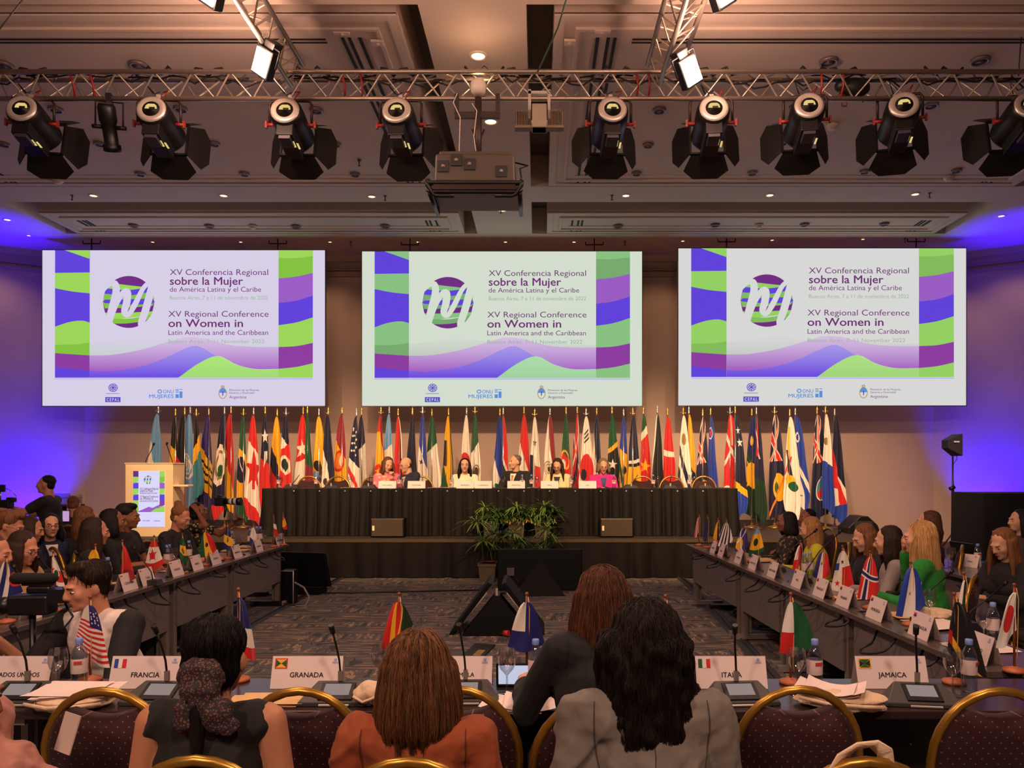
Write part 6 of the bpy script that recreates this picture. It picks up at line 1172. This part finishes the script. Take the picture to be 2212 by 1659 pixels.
def person(label, px, top, Y, face, hair=('long', 'darkbrown', .2), cloth=None, sk='tan', lean=4, roll=0, turn=0, nod=0, tilt=0, arms=('table', 'table'), s=1.0, man=0, shrug=.012, pose='sit', base=0, sleeve='long', pants=(34, 30, 34), vox=None, fvox=None, facial=True, glasses=0, shirt=None, tie=None, raglan=None, strand=0, wr=.004, chairlab=None, curl=(25, 25), hairthick=.018, collar=None, wave_=.004, scurl=0, spread=.05, pattern=None, shoe=(24, 20, 20), palms=None, srad=.001, hs=1.0):
    vox = vox or (.007 if Y < 3 else .0085 if Y < 4.5 else .011 if Y < 9 else .0125); fvox = fvox or vox
    B = Ry(roll) @ Rx(lean); B2 = Ry(roll*.6) @ Rx(lean*.55); sw = (.185 if man else .160)
    def tp(x, y, z): return B @ V((x*s, y*s, z*s))
    nb = tp(0, .012, .495); hr = Rz(turn) @ Rx(nod) @ Ry(tilt); hc = nb+B2 @ V((0, -.016*s, .086*s))+(Rz(turn) @ Rx(nod*.5)) @ V((0, -.016*s, .066*s))
    hd = P(px, top, Y); zdes = hd.z-(.113+hairthick)*s*hs
    hz = zdes-hc.z; hip = V((0, 0, hz)); off = Rz(face) @ hc; loc = V((hd.x-off.x, Y-off.y, 0)); loc.z = 0
    T_ = lambda x, y, z: hip+tp(x, y, z); hc = hc+hip; nb = nb+hip; H = M4.Translation(hc) @ hr.to_4x4() @ M4.Scale(hs, 4)
    sm = MB(); cm = MB(); rm = MB(); pm = MB()
    Bt = B
    Z3 = .432+shrug
    def torso(mb, g, ins=0):
        mb.ell(T_(0, .0, .03), ((.165+g)*s, (.125+g)*s, (.13+g)*s), Bt); mb.ell(T_(0, .0, .19), ((.132+.012*man+g)*s, (.098+.01*man+g)*s, (.16+g)*s), Bt)
        mb.ell(T_(0, -.004, .345), ((.150+.02*man+g)*s, (.108+.01*man+g)*s, (.15+g)*s), Bt)
        if not man: mb.ell(T_(.07, -.075, .30), ((.06+g)*s, (.05+g)*s, (.06+g)*s), Bt); mb.ell(T_(-.07, -.075, .30), ((.06+g)*s, (.05+g)*s, (.06+g)*s), Bt)
        for q in (-1, 1):
            mb.cap(T_(q*.05, .012, .425+shrug*.6), T_(q*(sw-.01-ins), .012, Z3), (.062+g)*s, (.052+g-ins*.1)*s, 12); mb.cap(T_(q*.03, .018, .47), T_(q*(sw-.04-ins*.7), .014, .445), (.040+g)*s, (.036+g)*s, 10)
    torso(sm, 0); sm.cap(T_(0, .014, .43), hc+hr @ V((0, .022, -.045))*s, (.060 if man else .052)*s, (.056 if man else .050)*s, 12)
    # head
    h = lambda x, y, z: H @ V((x*s, y*s, z*s)); HB = hr
    def e(x, y, z, a, b, c): sm.ell(h(x, y, z), (a*s*hs, b*s*hs, c*s*hs), HB)
    e(0, .016, .036, .073, .091, .076); e(0, -.018, -.018, .063, .072, .088); e(0, -.036, -.074, .044 if not man else .050, .046, .036); e(.034, -.055, -.022, .026, .026, .03); e(-.034, -.055, -.022, .026, .026, .03)
    sm.cap(h(0, -.090, .012), h(0, -.106, -.026), .0085*s*hs, .0125*s*hs, 8); e(.012, -.097, -.03, .009, .009, .008); e(-.012, -.097, -.03, .009, .009, .008); e(0, -.080, -.058, .024, .012, .012); e(0, -.082, .024, .05, .012, .010); e(0, -.074, -.092, .02, .016, .014)
    for q in (-1, 1): sm.ell(h(q*.075, .010, -.012), (.010*s*hs, .020*s*hs, .031*s*hs), HB @ Rz(q*-18), nu=10, nv=8)
    # arms
    wr_ = []
    for q, spec, cu in ((1, arms[0], curl[0]), (-1, arms[1], curl[1])):
        sh_ = T_(q*sw, .012, Z3)
        ea, wa = ARMS[spec] if isinstance(spec, str) else spec
        el = sh_+V((q*ea[0], ea[1], ea[2]))*s; w = el+V((q*wa[0], wa[1], wa[2]))*s; f = .006 if man else 0
        sm.cap(sh_, el, (.047+f)*s, (.037+f)*s, 12); sm.cap(el, w, (.037+f)*s, (.025+f*.5)*s, 12); dd = (w-el).normalized()
        pn = V((-q*.4, 0, -1)) if palms is None or palms[(1-q)//2] is None else V(palms[(1-q)//2])
        hand(sm, w+dd*.012*s, dd, pn, .0088*max(1, vox/.0085), cu, s); wr_.append((el, w, dd))
        tgt = rm if raglan else cm
        if sleeve == 'long': tgt.cap(sh_, el, (.062+f)*s, (.052+f)*s, 12); tgt.cap(el, w-dd*.01, (.052+f)*s, (.038+f)*s, 12)
        elif sleeve == 'elbow': tgt.cap(sh_, sh_+(el-sh_)*.95, (.064+f)*s, (.055+f)*s, 12)
        elif sleeve == 'short': tgt.cap(sh_, sh_+(el-sh_)*.55, (.062+f)*s, (.058+f)*s, 12)
        if raglan: rm.cap(T_(q*.055, .010, .455), sh_, .058*s, .062*s, 12)
    # legs
    for q in (-1, 1):
        hp_ = T_(q*.085, 0, .0) if pose != 'sit' else hip+V((q*.085, -.02, -.01))*s
        if pose == 'sit': kn = hip+V((q*.10, -.43*s, -.02)); an = V((kn.x, kn.y-.02, base+.085))
        elif pose == 'stand': kn = V((q*.10, -.02, base+(hz-base)*.52)); an = V((q*.11, .02, base+.085))
        else: kn = hip+V((q*.12, -.10, -(hz-.07))); an = V((q*.12, .30, .07))
        if pose == 'sit' and an.z > kn.z-.15: an.z = kn.z-.3
        for mb, g in ((sm, 0), (pm, .014)): mb.cap(hp_, kn, (.080+g)*s, (.056+g)*s, 12); mb.cap(kn, an, (.056+g)*s, (.038+g)*s, 12)
        ft = V((an.x, an.y-.15, base+.035)) if pose != 'kneel' else an+V((0, .12, -.02)); sm.cap(an+V((0, .02, -.03)), ft, .036*s, .030*s, 10); pm.cap(hip+V((0, 0, .0)), hp_, .12*s, .09*s, 12)
        sh2 = MB(); sh2.cap(an+V((0, .02, -.042)), ft, .043*s, .036*s, 10); wr_.append(sh2)
    me = realize(sm, vox, 3, 'person'); o = mesh_obj(me, 'person', skin(sk), None, loc, R(face)); tag(o, label, 'person')
    # clothing
    if cloth is not None:
        torso(cm, .016, .03 if sleeve == 'none' else 0)
        if collar is not None:
            cl = MB(); cl.tube([nb+Bt @ V((.062*cos(a)*s, (.060*sin(a)+.004)*s, (-.012+.016*sin(a))*s)) for a in [2*pi*k/14 for k in range(14)]], .014*s, 6, closed=True); coll_ = cl
        me2 = realize(cm, vox*1.05, 3, 'garment'); wrinkle(me2, wr, 9, (1, 1, .8)); wrinkle(me2, wr*.35, 26)
        if Y < 3: displace(me2, lambda c_: .013*(1-abs(noise.noise(V((c_.x*6+c_.z*5, c_.y*5, c_.z*3-c_.x*2)))))**5-.004)
        jk = mesh_obj(me2, 'top' if sleeve in ('none', 'short') else 'jacket', pattern or mat('cloth_%d_%d_%d' % cloth, cloth, .85, sheen=.04, var=.05, vscale=12), o)
    if cloth is not None and collar is not None: coll_.build('collar', mat('collar_%d_%d_%d' % collar, collar, .7), jk)
    if raglan:
        me2 = realize(rm, vox*1.05, 3, 'sleeves'); wrinkle(me2, wr, 10); mesh_obj(me2, 'raglan_sleeve', mat('cloth_%d_%d_%d' % raglan, raglan, .85), o)
    if shirt or tie or (cloth is not None and Y < 3 and not raglan):
        bv = BVHTree.FromPolygons([v.co for v in me2.vertices], [p.vertices for p in me2.polygons])
        def cast(x, z, back=0, off=.004):
            d = Bt @ V((0, -1 if back else 1, 0)); p, nn, _, _ = bv.ray_cast(T_(x, .5 if back else -.5, z), d)
            return (p-d*off) if p is not None else T_(x, -.13, z)-d*off
    if shirt:
        MB().sheet(lambda u, v: cast((u-.5)*2*(.006+.050*v**1.1), .25+.225*v), 8, 10, uv=False).build('shirt', mat('shirt_%d_%d_%d' % shirt, shirt, .7), jk)
        lp = MB()
        for q in (-1, 1): lp.tube([cast(q*(.008+.052*v**1.1), .25+.225*v, 0, .006) for v in (0, .25, .5, .75, 1)], .007*s, 6)
        lp.build('lapel', mat('cloth_%d_%d_%d' % cloth, cloth, .85), jk)
    if tie: MB().sheet(lambda u, v: cast((u-.5)*(.030 if v < .86 else .04)*(.55+.45*(1-v) if v < .86 else 1), .25+.20*v, 0, .010), 4, 10, uv=False).build('tie', mat('tie_%d_%d_%d' % tie, tie, .5), jk)
    if cloth is not None and Y < 3 and not raglan and abs(((face+180) % 360)-180) > 150:
        sb_ = MB(); dk = tuple(int(c_*.5) for c_ in cloth)
        if sleeve == 'long':
            for q in (-1, 1): sb_.tube([cast(q*(sw-.022-.03*k/17+.012*sin(k*.2)), .47+shrug-.0135*k, 1, .0032) for k in range(18)], .0012, 5)
        sb_.tube([cast(.002*sin(k), .45+shrug*.5-.015*k, 1, .0028) for k in range(24)], .0010, 5); sb_.build('seam', mat('seam_%d_%d_%d' % dk, dk, .8), jk)
    me3 = realize(pm, vox*1.2, 2, 'trousers'); mesh_obj(me3, 'trousers', mat('cloth_%d_%d_%d' % pants, pants, .85), o)
    for s2 in wr_[2:]: s2.build('shoe', mat('shoe_%d_%d_%d' % shoe, shoe, .4), o)
    # hair
    st, hcn, L_ = hair; hm = hairmat('hair_'+hcn, *HAIRS[hcn])
    hb = MB(); hairshape(hb, st, M4.Translation(hc) @ hr.to_4x4(), L_*(.84 if strand else 1), hc, s*hs); hme = realize(hb, max(.006, vox*.95), 2, 'hair')
    k = .0035 if st != 'curly' else .007; zs = 9 if st != 'curly' else 30
    displace(hme, lambda c_: k*(noise.noise(V((c_.x*55, c_.y*55, c_.z*zs)))+.5*noise.noise(V((c_.x*120, c_.y*120, c_.z*12)))))
    ho = mesh_obj(hme, 'hair', hm, o)
    if strand:
        strands(hme, H, hc, strand, L_, int(px), wave_, srad, spread, curl=scurl).build('hair_strands', hm, ho)
    # face
    if facial:
        FT = H @ M4.Scale(s, 4)
        for q in (-1, 1):
            ey = MB().ell((q*.031, -.0775, .0015), (.0108, .0088, .0050), nu=10, nv=8, T=FT).ell((q*.031, -.0838, .001), (.0066, .0040, .0051), nu=8, nv=6, m=1, T=FT); ey.build('eye', [EYEW, IRIS], o)
            MB().tube([(q*.015, -.0925, .0225), (q*.032, -.0920, .0265), (q*.049, -.0815, .0225)], .0026, 6, T=FT, taper=.0014).build('eyebrow', hm, o)
        MB().ell((0, -.0895, -.0555), (.019, .005, .0032), nu=12, nv=6, T=FT).ell((0, -.0885, -.0615), (.015, .005, .0038), nu=12, nv=6, T=FT).build('lips', LIP, o)
        if glasses:
            gl = MB()
            for q in (-1, 1): gl.tube([(q*.033+.021*cos(a), -.101+.006*abs(cos(a))*0, .0015+.016*sin(a)) for a in [2*pi*k/14 for k in range(14)]], .0018, 5, T=FT, closed=True); gl.tube([(q*.054, -.100, .004), (q*.074, -.05, .006), (q*.078, .01, .0)], .0016, 5, T=FT)
            gl.tube([(-.012, -.101, .004), (.012, -.101, .004)], .0018, 5, T=FT); gl.build('spectacles', GLF, o)
    if chairlab: chair(loc.x, loc.y, face, chairlab, base)
    M = M4.Translation(loc) @ M4.Rotation(R(face), 4, 'Z'); PEOPLE.append((o, M, wr_, H, hc, T_)); return o, M, wr_, H, hc, T_
def floral(name, a, b, sc=30):
    if name in _mats: return _mats[name]
    m = mat(name, a, .8); nt = m.node_tree; bs = nt.nodes['Principled BSDF']; tc = nd(nt, 'ShaderNodeTexCoord'); v = nd(nt, 'ShaderNodeTexVoronoi'); v.inputs['Scale'].default_value = sc; nt.links.new(tc.outputs['Object'], v.inputs['Vector'])
    n_ = nd(nt, 'ShaderNodeTexNoise'); n_.inputs['Scale'].default_value = sc*.8; nt.links.new(tc.outputs['Object'], n_.inputs['Vector']); ad = nd(nt, 'ShaderNodeMath', operation='MULTIPLY_ADD'); ad.inputs[1].default_value = .5
    nt.links.new(n_.outputs[0], ad.inputs[0]); nt.links.new(v.outputs['Distance'], ad.inputs[2]); r = nd(nt, 'ShaderNodeValToRGB'); r.color_ramp.interpolation = 'CONSTANT'; r.color_ramp.elements[0].color = lin(b)+(1,); r.color_ramp.elements[1].position = .62; r.color_ramp.elements[1].color = lin(a)+(1,)
    nt.links.new(ad.outputs[0], r.inputs[0]); nt.links.new(r.outputs[0], bs.inputs['Base Color']); return m
# ---- near row, seen from behind
pk = person('woman in salmon pink shirt at the left picture edge, face turned to the right', -84, 1392, 2.08, 96, ('lowpony', 'darkbrown', .1), (178, 120, 104), 'brown', lean=-28, nod=12, turn=-4, shrug=.10, s=1.1, hs=.92, arms=('lap', ((.12, -.22, -.15), (-.06, -.20, -.12))), wr=.012)
sc_ = person('woman in black sleeveless top with patterned head scarf on her low ponytail', 472, 1320, 2.18, 182, ('lowpony', 'black', .1), (20, 17, 15), 'tan', lean=8, nod=6, turn=-6, arms=('lap', 'lap'), s=1.0, shrug=.045, sleeve='none', facial=False, strand=1800, srad=.0007, wr=.004, spread=-.015)
ru = person('woman in rust brown jacket with highlighted brown bob, seen from behind', 906, 1352, 2.12, 180, ('bob', 'brown', .20), (146, 68, 32), 'light', lean=8, nod=4, arms=('lap', 'lap'), facial=False, strand=2600, wr=.013, shrug=.045, wave_=.002)
au = person('auburn haired woman in black jacket writing at the front table', 1300, 1222, 2.74, 188, ('long', 'auburn', .34), (9, 8, 9), 'light', lean=18, nod=20, arms=(((.10, -.12, -.24), (-.03, -.22, .03)), ((.05, -.12, -.25), (-.07, -.22, .03))), facial=False, strand=2400, wave_=.0015, roll=-8, shrug=.03)
cu = person('woman in grey jacket with long dark wavy hair, seen from behind', 1394, 1286, 2.07, 180, ('curly', 'curlydark', .42), (116, 106, 96), 'light', lean=10, nod=6, arms=('lap', 'lap'), facial=False, strand=4200, scurl=.28, srad=.0008, wr=.013, s=1.06, shrug=.055)
# head scarf tied round the ponytail
o, M, wr_, H, hc, T_ = sc_; SCARF = floral('scarf_print', (40, 28, 32), (112, 70, 60), 150)
sb = MB(); sb.ell(H @ V((-.012, .118, -.035)), (.062, .040, .055), nu=16, nv=10).ell(H @ V((-.02, .13, -.085)), (.056, .036, .06)).ell(H @ V((-.062, .13, -.13)), (.050, .026, .05)).ell(H @ V((.012, .14, -.135)), (.030, .026, .055)).ell(H @ V((-.095, .125, -.16)), (.035, .018, .03)); me = realize(sb, .006, 2, 'scarf'); wrinkle(me, .010, 30); mesh_obj(me, 'head_scarf', SCARF, o)
pb = MB(); pb.cap(H @ V((-.01, .13, -.08)), H @ V((-.025, .14, -.24)), .034, .014); me = realize(pb, .006, 2, 'pony'); mesh_obj(me, 'ponytail', hairmat('hair_black', *HAIRS['black']), o)
o, M, wr_, H, hc, T_ = pk
MB().box((0, 0, 0), (.085, .004, .11), 0, M4.Translation(T_(.14, -.16, .40)) @ Euler((.3, 0, .9)).to_matrix().to_4x4()).build('badge', mat('badge_plastic', (196, 180, 168), .3), o)
# ---- crouching cameraman inside the U of tables
cr_ = person('crouching man in white shirt with black raglan sleeves holding a video camera', 186, 1211, 3.86, -14, ('short', 'darkbrown', 0), (226, 206, 196), 'warm', lean=24, nod=12, turn=-22, spread=-.02, man=1, shrug=.02, pose='kneel', arms=(((.06, -.16, -.26), (-.20, -.16, -.04)), ((.12, -.12, -.24), (-.02, -.20, .20))), sleeve='elbow', raglan=(30, 26, 28), s=1.02, wr=.006, curl=(20, 42), strand=500, srad=.0012, palms=(None, (1, 0, .3)))
# ---- left rows
LEFT = [
 dict(label='woman in tan jacket with dark wavy hair looking down, by the left video camera', px=52, top=1145, Y=5.45, face=84, hair=('bob', 'darkbrown', .19), cloth=(206, 164, 112), nod=18, glasses=1, lean=10),
 dict(label='person with light brown hair cut by the left picture edge', px=-10, top=1152, Y=5.0, face=95, hair=('long', 'brown', .28), cloth=(90, 62, 46), nod=10),
 dict(label='person with curly brown hair and glasses at the left picture edge', px=24, top=1102, Y=6.4, face=98, hair=('short', 'brown', 0), cloth=(46, 36, 40), nod=22, glasses=1),
 dict(label='person with dark brown bob between the curly head and the woman with glasses', px=68, top=1113, Y=7.0, face=105, hair=('bob', 'darkbrown', .12), cloth=(40, 30, 34), nod=14),
 dict(label='woman with glasses and navy jacket looking over her shoulder', px=109, top=1106, Y=7.3, face=45, hair=('bob', 'black', .16), cloth=(30, 34, 66), sk='light', glasses=1, shirt=(226, 216, 210), arms=('lap', 'lap')),
 dict(label='woman with bare shoulder and long brown hair turned away', px=189, top=1090, Y=7.4, face=140, hair=('long', 'brown', .22), cloth=(24, 20, 22), sleeve='none', sk='warm'),
 dict(label='woman with long straight dark hair and black top in the left row', px=207, top=1115, Y=6.45, face=118, hair=('long', 'darkbrown', .30), cloth=(28, 22, 22), nod=8),
 dict(label='person with thick black hair in front of the lectern', px=246, top=1096, Y=6.95, face=110, hair=('bob', 'black', .14), cloth=(22, 18, 20), sk='brown'),
 dict(label='person in black short sleeved shirt with cropped black hair before the lectern', px=277, top=1086, Y=7.2, face=96, hair=('short', 'black', 0), cloth=(26, 22, 24), sk='brown', sleeve='short', man=1, nod=6, collar=(220, 210, 204)),
 dict(label='woman with hair bun in black suit and white collar looking down', px=391, top=1090, Y=7.75, face=80, hair=('bun', 'brown', 0), cloth=(30, 26, 28), sk='warm', nod=24, lean=14, collar=(232, 224, 220)),
]
for d_ in LEFT:
    kw = dict(sk='warm', arms=('table', 'table')); kw.update(d_); nm = kw['label'].split(' ')
    person(chairlab='red chair on the left, of the '+' '.join(kw['label'].split(' in ')[0].split(' ')[:8]), **kw)
ph_ = person('woman photographer in black and cream patterned dress raising a camera', 430, 1083, 9.7, 84, ('bob', 'black', .08), (30, 26, 22), 'brown', nod=-4, lean=6, arms=(((.02, -.22, -.10), (-.03, -.20, .15)), ((.04, -.24, .04), (-.05, .13, .16))), sleeve='short', pattern=floral('dress_print', (28, 24, 20), (186, 156, 96), 26), pose='sit', vox=.011, chairlab='red chair of the photographer in the patterned dress')
cm_ = person('standing cameraman in black t-shirt aiming a video camera to the left', 99, 1024, 9.4, -78, ('crop', 'black', 0), (22, 19, 22), 'tan', man=1, pose='stand', turn=0, lean=6, arms=(((.02, -.24, -.15), (-.05, -.24, .06)), ((.04, -.23, -.17), (-.06, -.24, .08))), sleeve='short', s=1.0, curl=(45, 45))
mp_ = person('man with short brown hair looking at a glowing phone behind the left rows', 160, 1070, 10.2, 200, ('crop', 'brown', 0), (40, 32, 34), 'warm', man=1, nod=14, arms=('fwd', 'fwd'), chairlab='red chair of the man with the glowing phone')
# ---- speakers on the stage
pw = person('woman in pink patterned blouse with hand at her chin, speaker table', 838, 986, 13.05, 28, ('bob', 'brown', .15), (214, 100, 120), 'light', base=ST, nod=18, tilt=8, lean=8, arms=('chin', 'table'), s=1.08, vox=.0105, pattern=floral('blouse_print', (222, 110, 130), (240, 170, 110), 14), curl=(60, 25))
bm = person('bald man with glasses in navy suit and red tie leaning left, speaker table', 876, 986, 13.0, -46, ('bald', 'darkbrown', 0), (36, 36, 56), 'light', base=ST, man=1, nod=14, lean=12, roll=-9, glasses=1, shirt=(240, 226, 206), tie=(150, 30, 30), s=1.1, vox=.0105)
ww = person('woman with long black hair in white blouse speaking, speaker table', 1004, 988, 13.05, 4, ('long', 'black', .27), (240, 220, 188), 'light', base=ST, lean=4, s=1.06, vox=.0105)
om = person('white haired man in black suit with orange tie, speaker table', 1112, 980, 13.05, -26, ('crop', 'grey', 0), (28, 24, 24), 'light', base=ST, man=1, turn=-28, shirt=(246, 230, 206), tie=(226, 110, 36), s=1.1, vox=.0105)
cw = person('dark haired woman in cream jacket reading, speaker table', 1204, 989, 13.05, -12, ('long', 'darkbrown', .30), (232, 204, 150), 'light', base=ST, nod=24, lean=10, shirt=(26, 22, 24), s=1.04, vox=.0105, glasses=1)
mw = person('woman in magenta jacket with greying hair and glasses, speaker table', 1303, 989, 13.05, 4, ('bob', 'greyblond', .10), (222, 36, 130), 'light', base=ST, nod=16, lean=10, glasses=1, shirt=(60, 66, 120), s=1.08, vox=.0105, arms=('table', ((.06, -.12, -.23), (-.10, -.20, .06))))
# ---- right rows
RIGHT = [
 dict(label='woman with dark hair and dark floral top at the stage end of the right row', px=1698, top=1103, Y=8.6, face=-100, hair=('bob', 'black', .15), cloth=(60, 46, 40), sk='brown', pattern=floral('dark_floral', (40, 32, 32), (150, 116, 84), 24)),
 dict(label='person with smooth black hair partly behind the blonde woman in yellow', px=1743, top=1096, Y=9.4, face=-80, hair=('crop', 'black', 0), cloth=(40, 34, 36), sk='brown'),
 dict(label='woman with dark blonde hair in mustard yellow jacket', px=1749, top=1115, Y=7.7, face=-106, hair=('bob', 'dirtyblonde', .19), cloth=(196, 186, 30), sk='light', nod=16, lean=10),
 dict(label='woman with brown hair and dark jacket looking down, right row', px=1866, top=1130, Y=6.6, face=-84, hair=('bob', 'brown', .19), cloth=(32, 28, 38), sk='light', nod=22, lean=8),
 dict(label='woman with smooth dark hair in light grey jacket', px=1917, top=1133, Y=6.1, face=-112, hair=('long', 'darkbrown', .22), cloth=(150, 134, 128), sk='light', nod=10, lean=12),
 dict(label='woman with brown hair and purple floral dress behind the blonde woman', px=2004, top=1100, Y=7.5, face=-118, hair=('long', 'brown', .20), cloth=(70, 40, 60), pattern=floral('purple_floral', (54, 34, 58), (150, 66, 60), 22), sk='light'),
 dict(label='woman with long brown hair in black jacket typing on a phone', px=2166, top=1139, Y=6.0, face=-72, hair=('long', 'brown', .26), cloth=(24, 20, 22), sk='light', nod=24, lean=10, arms=(((.05, -.14, -.24), (-.10, -.20, .04)), ((.05, -.14, -.24), (-.10, -.20, .04)))),
 dict(label='dark haired person with hand at the mouth before the black drape', px=2200, top=1098, Y=7.9, face=-88, hair=('bob', 'black', .18), cloth=(60, 50, 56), sk='light', arms=('table', 'chin')),
]
for d_ in RIGHT:
    kw = dict(arms=('table', 'table')); kw.update(d_); person(chairlab='red chair on the right, of the '+' '.join(kw['label'].split(' in ')[0].split(' ')[:8]), **kw)
bl = person('woman with long blonde hair in bright green blouse, hand in her hair', 1984, 1123, 5.5, -128, ('long', 'blonde', .44), (34, 128, 44), 'light', lean=10, nod=4, turn=16, arms=('table', ((.04, -.16, -.20), (-.04, -.02, .27))), strand=1500, srad=.0016, wr=.009, wave_=.002, palms=(None, (0, 1, 0)), chairlab='red chair of the blonde woman in green')
chair(4.45, 5.55, -90, 'empty red chair between the blonde woman and the woman with the phone'); chair(4.05, 4.9, -100, 'empty red chair behind the blue and white striped desk flag')
chair(-3.35, 6.05, 90, 'empty red chair by the woman with long straight dark hair')
# ---------------------------------------------------------------- cameras and phones held or standing
CAMB = mat('camera_black', (18, 17, 18), .38, spec=.6); CAMW = mat('lens_white', (206, 200, 192), .4); GLB = mat('lens_glass', (30, 34, 60), .08, spec=.9)
def wpt(M, v): return M @ v
# big video camera beside the crouching man, on a low tripod
p = P(62, 1305, 3.92); t = thing('video_camera', 'black video camera with fluffy microphone and lens, beside the crouching man', 'video camera', p, R(4))
MB().box((.02, 0, 0), (.20, .11, .10)).box((.06, .0, .075), (.12, .06, .04)).build('camera_body', CAMB, t, bevel=.012)
MB().lathe([(.042, 0), (.044, .04), (.040, .05), (.044, .06), (.044, .10), (.052, .11), (.054, .15), (.046, .15), (.040, .13)], 18, T=TR((-.08, 0, -.005)) @ M4.Rotation(-pi/2, 4, 'Y')).build('lens', CAMB, t)
MB().lathe([(.0001, .132), (.04, .13)], 16, T=TR((-.08, 0, -.005)) @ M4.Rotation(-pi/2, 4, 'Y')).build('lens_front', GLB, t)
MB().cap((-.05, -.02, .135), (.13, -.02, .135), .030, .026, 14).build('microphone_windshield', mat('foam_black', (26, 22, 22), .95, bump=.4, bscale=200), t)
MB().box((.05, .0, .105), (.16, .02, .02)).build('top_handle', mat('handle_red', (120, 44, 40), .5), t); MB().box((.17, -.03, .05), (.07, .10, .07)).tube([(.18, 0, 0), (.24, -.04, -.06), (.20, -.06, -.12), (.1, -.05, -.13)], .006, 5).build('battery_pack', CAMB, t)
g = MB().cyl((.02, 0, -.05), (.02, 0, -p.z+.35), .016, n=8)
for a in range(3): g.tube([(.02, 0, -p.z+.62), (.02+.26*cos(a*2.1+.4), .18*sin(a*2.1+.4), -p.z+.01)], .012, 6)
g.build('tripod', CAMB, t)
# little monitor grip in the crouching man's right hand
o, M, wr_, H, hc, T_ = cr_; w = M @ wr_[1][1]; d = (M.to_3x3() @ wr_[1][2]); c = w+d*.085
t = thing('camera_monitor', 'small black camera monitor on a grip held by the crouching man', 'camera monitor', c, R(-30)); MB().cap((0, 0, -.07), (0, 0, .03), .016, .018).build('grip', CAMB, t); MB().box((0, -.015, .075), (.13, .03, .085), 0, TR(ry=R(-35))).build('screen_housing', CAMB, t, bevel=.006); MB().box((.0, .0015, .075), (.11, .003, .065), 0, TR(ry=R(-35))).build('screen_glass', mat('dark_glass', (40, 38, 42), .1), t)
MB().tube([(0, 0, -.07), (.05, .02, -.16), (.09, .05, -.12)], .012, 6).build('wrist_strap', CAMB, t)
# standing cameraman's camera
o, M, wr_, H, hc, T_ = cm_; c = (M @ wr_[0][1]+M @ wr_[1][1])/2+V((-.06, 0, .05)); t = thing('video_camera', 'black camcorder with side screen held by the standing cameraman', 'video camera', c, 0)
MB().box((.02, 0, .01), (.20, .11, .10)).box((.12, .0, .06), (.10, .06, .06)).build('camera_body', CAMB, t, bevel=.01); MB().lathe([(.04, 0), (.045, .06), (.038, .07), (.05, .12), (.05, .16), (.04, .16)], 16, T=TR((-.07, 0, 0)) @ M4.Rotation(-pi/2, 4, 'Y')).build('lens', CAMB, t)
MB().lathe([(.047, 0), (.047, .03)], 16, T=TR((-.12, 0, 0)) @ M4.Rotation(-pi/2, 4, 'Y')).build('lens_ring', CAMW, t); MB().box((-.0, -.03, .20), (.13, .025, .09)).build('side_screen', CAMB, t, bevel=.006); MB().cyl((0, -.02, .06), (0, -.02, .16), .008).tube([(.06, -.02, .2), (.14, -.02, .17), (.18, 0, .1)], .005, 5).build('screen_arm', CHROME, t)
MB().tube([(.0, .0, -.05), (.02, 0, -.12), (-.0, -.02, -.22), (.03, 0, -.32)], .03, 8, taper=.02).build('grip', CAMB, t); MB().tube([(.04, -.05, -.2), (.07, -.06, -.3), (.03, -.06, -.36)], .008, 5).build('power_light', mat('blue_light', (60, 130, 255), emit=2.5), t)
# photographer's long lens
o, M, wr_, H, hc, T_ = ph_; c = (M @ wr_[0][1])*.35+(M @ wr_[1][1])*.65+V((.10, -.03, .10)); c = V((X(478, 9.6), 9.58, Z(1083, 9.6)))
t = thing('photo_camera', 'photo camera with long white and black lens raised by the photographer', 'camera', c); MB().box((0, 0, 0), (.10, .14, .11)).box((-.01, 0, .06), (.06, .06, .04)).build('camera_body', CAMB, t, bevel=.008)
LT = TR((.05, 0, 0)) @ M4.Rotation(pi/2, 4, 'Y'); MB().lathe([(.035, 0), (.036, .05), (.04, .06)], 16, T=LT).lathe([(.042, .10), (.044, .12)], 16, T=LT).lathe([(.046, .155), (.05, .21), (.044, .21)], 16, T=LT).build('lens_hood', CAMB, t); MB().lathe([(.041, .06), (.042, .10)], 16, T=LT).lathe([(.044, .12), (.046, .155)], 16, T=LT).build('lens_barrel', CAMW, t)
MB().tube([(.05, 0, -.05), (.06, 0, -.12), (.045, .0, -.2)], .018, 8, taper=.012).build('lens_foot', CAMB, t)
# phones
for (o, M, wr_, H, hc, T_), lab, e_, dz in ((mp_, 'glowing phone held up by the man behind the left rows', 1, .10), ([q for q in PEOPLE if 'typing on a phone' in q[0]['label']][0], 'dark phone between the hands of the woman in black on the right', 0, .03), (mw, 'phone in the hands of the woman in magenta', 0, .02)):
    c = (M @ (wr_[0][1]+wr_[0][2]*.09)+M @ (wr_[1][1]+wr_[1][2]*.09))/2+V((0, 0, dz)); t = thing('phone', lab, 'phone', c if not e_ else P(143, 1115, 10.05), 0 if e_ else R(20))
    TT = I4 if e_ else Euler((R(-60), 0, 0)).to_matrix().to_4x4()
    MB().box((0, 0, 0), (.10 if e_ else .075, .01, .155), 0, TT).build('phone_case', CAMB, t, bevel=.004); MB().box((0, -.006, 0), (.085 if e_ else .066, .003, .135), 0, TT).build('phone_screen', mat('phone_glow', (206, 160, 214), emit=.9) if e_ else mat('phone_dark', (50, 50, 90), .1), t)
bpy.data.scenes.remove(_bench)
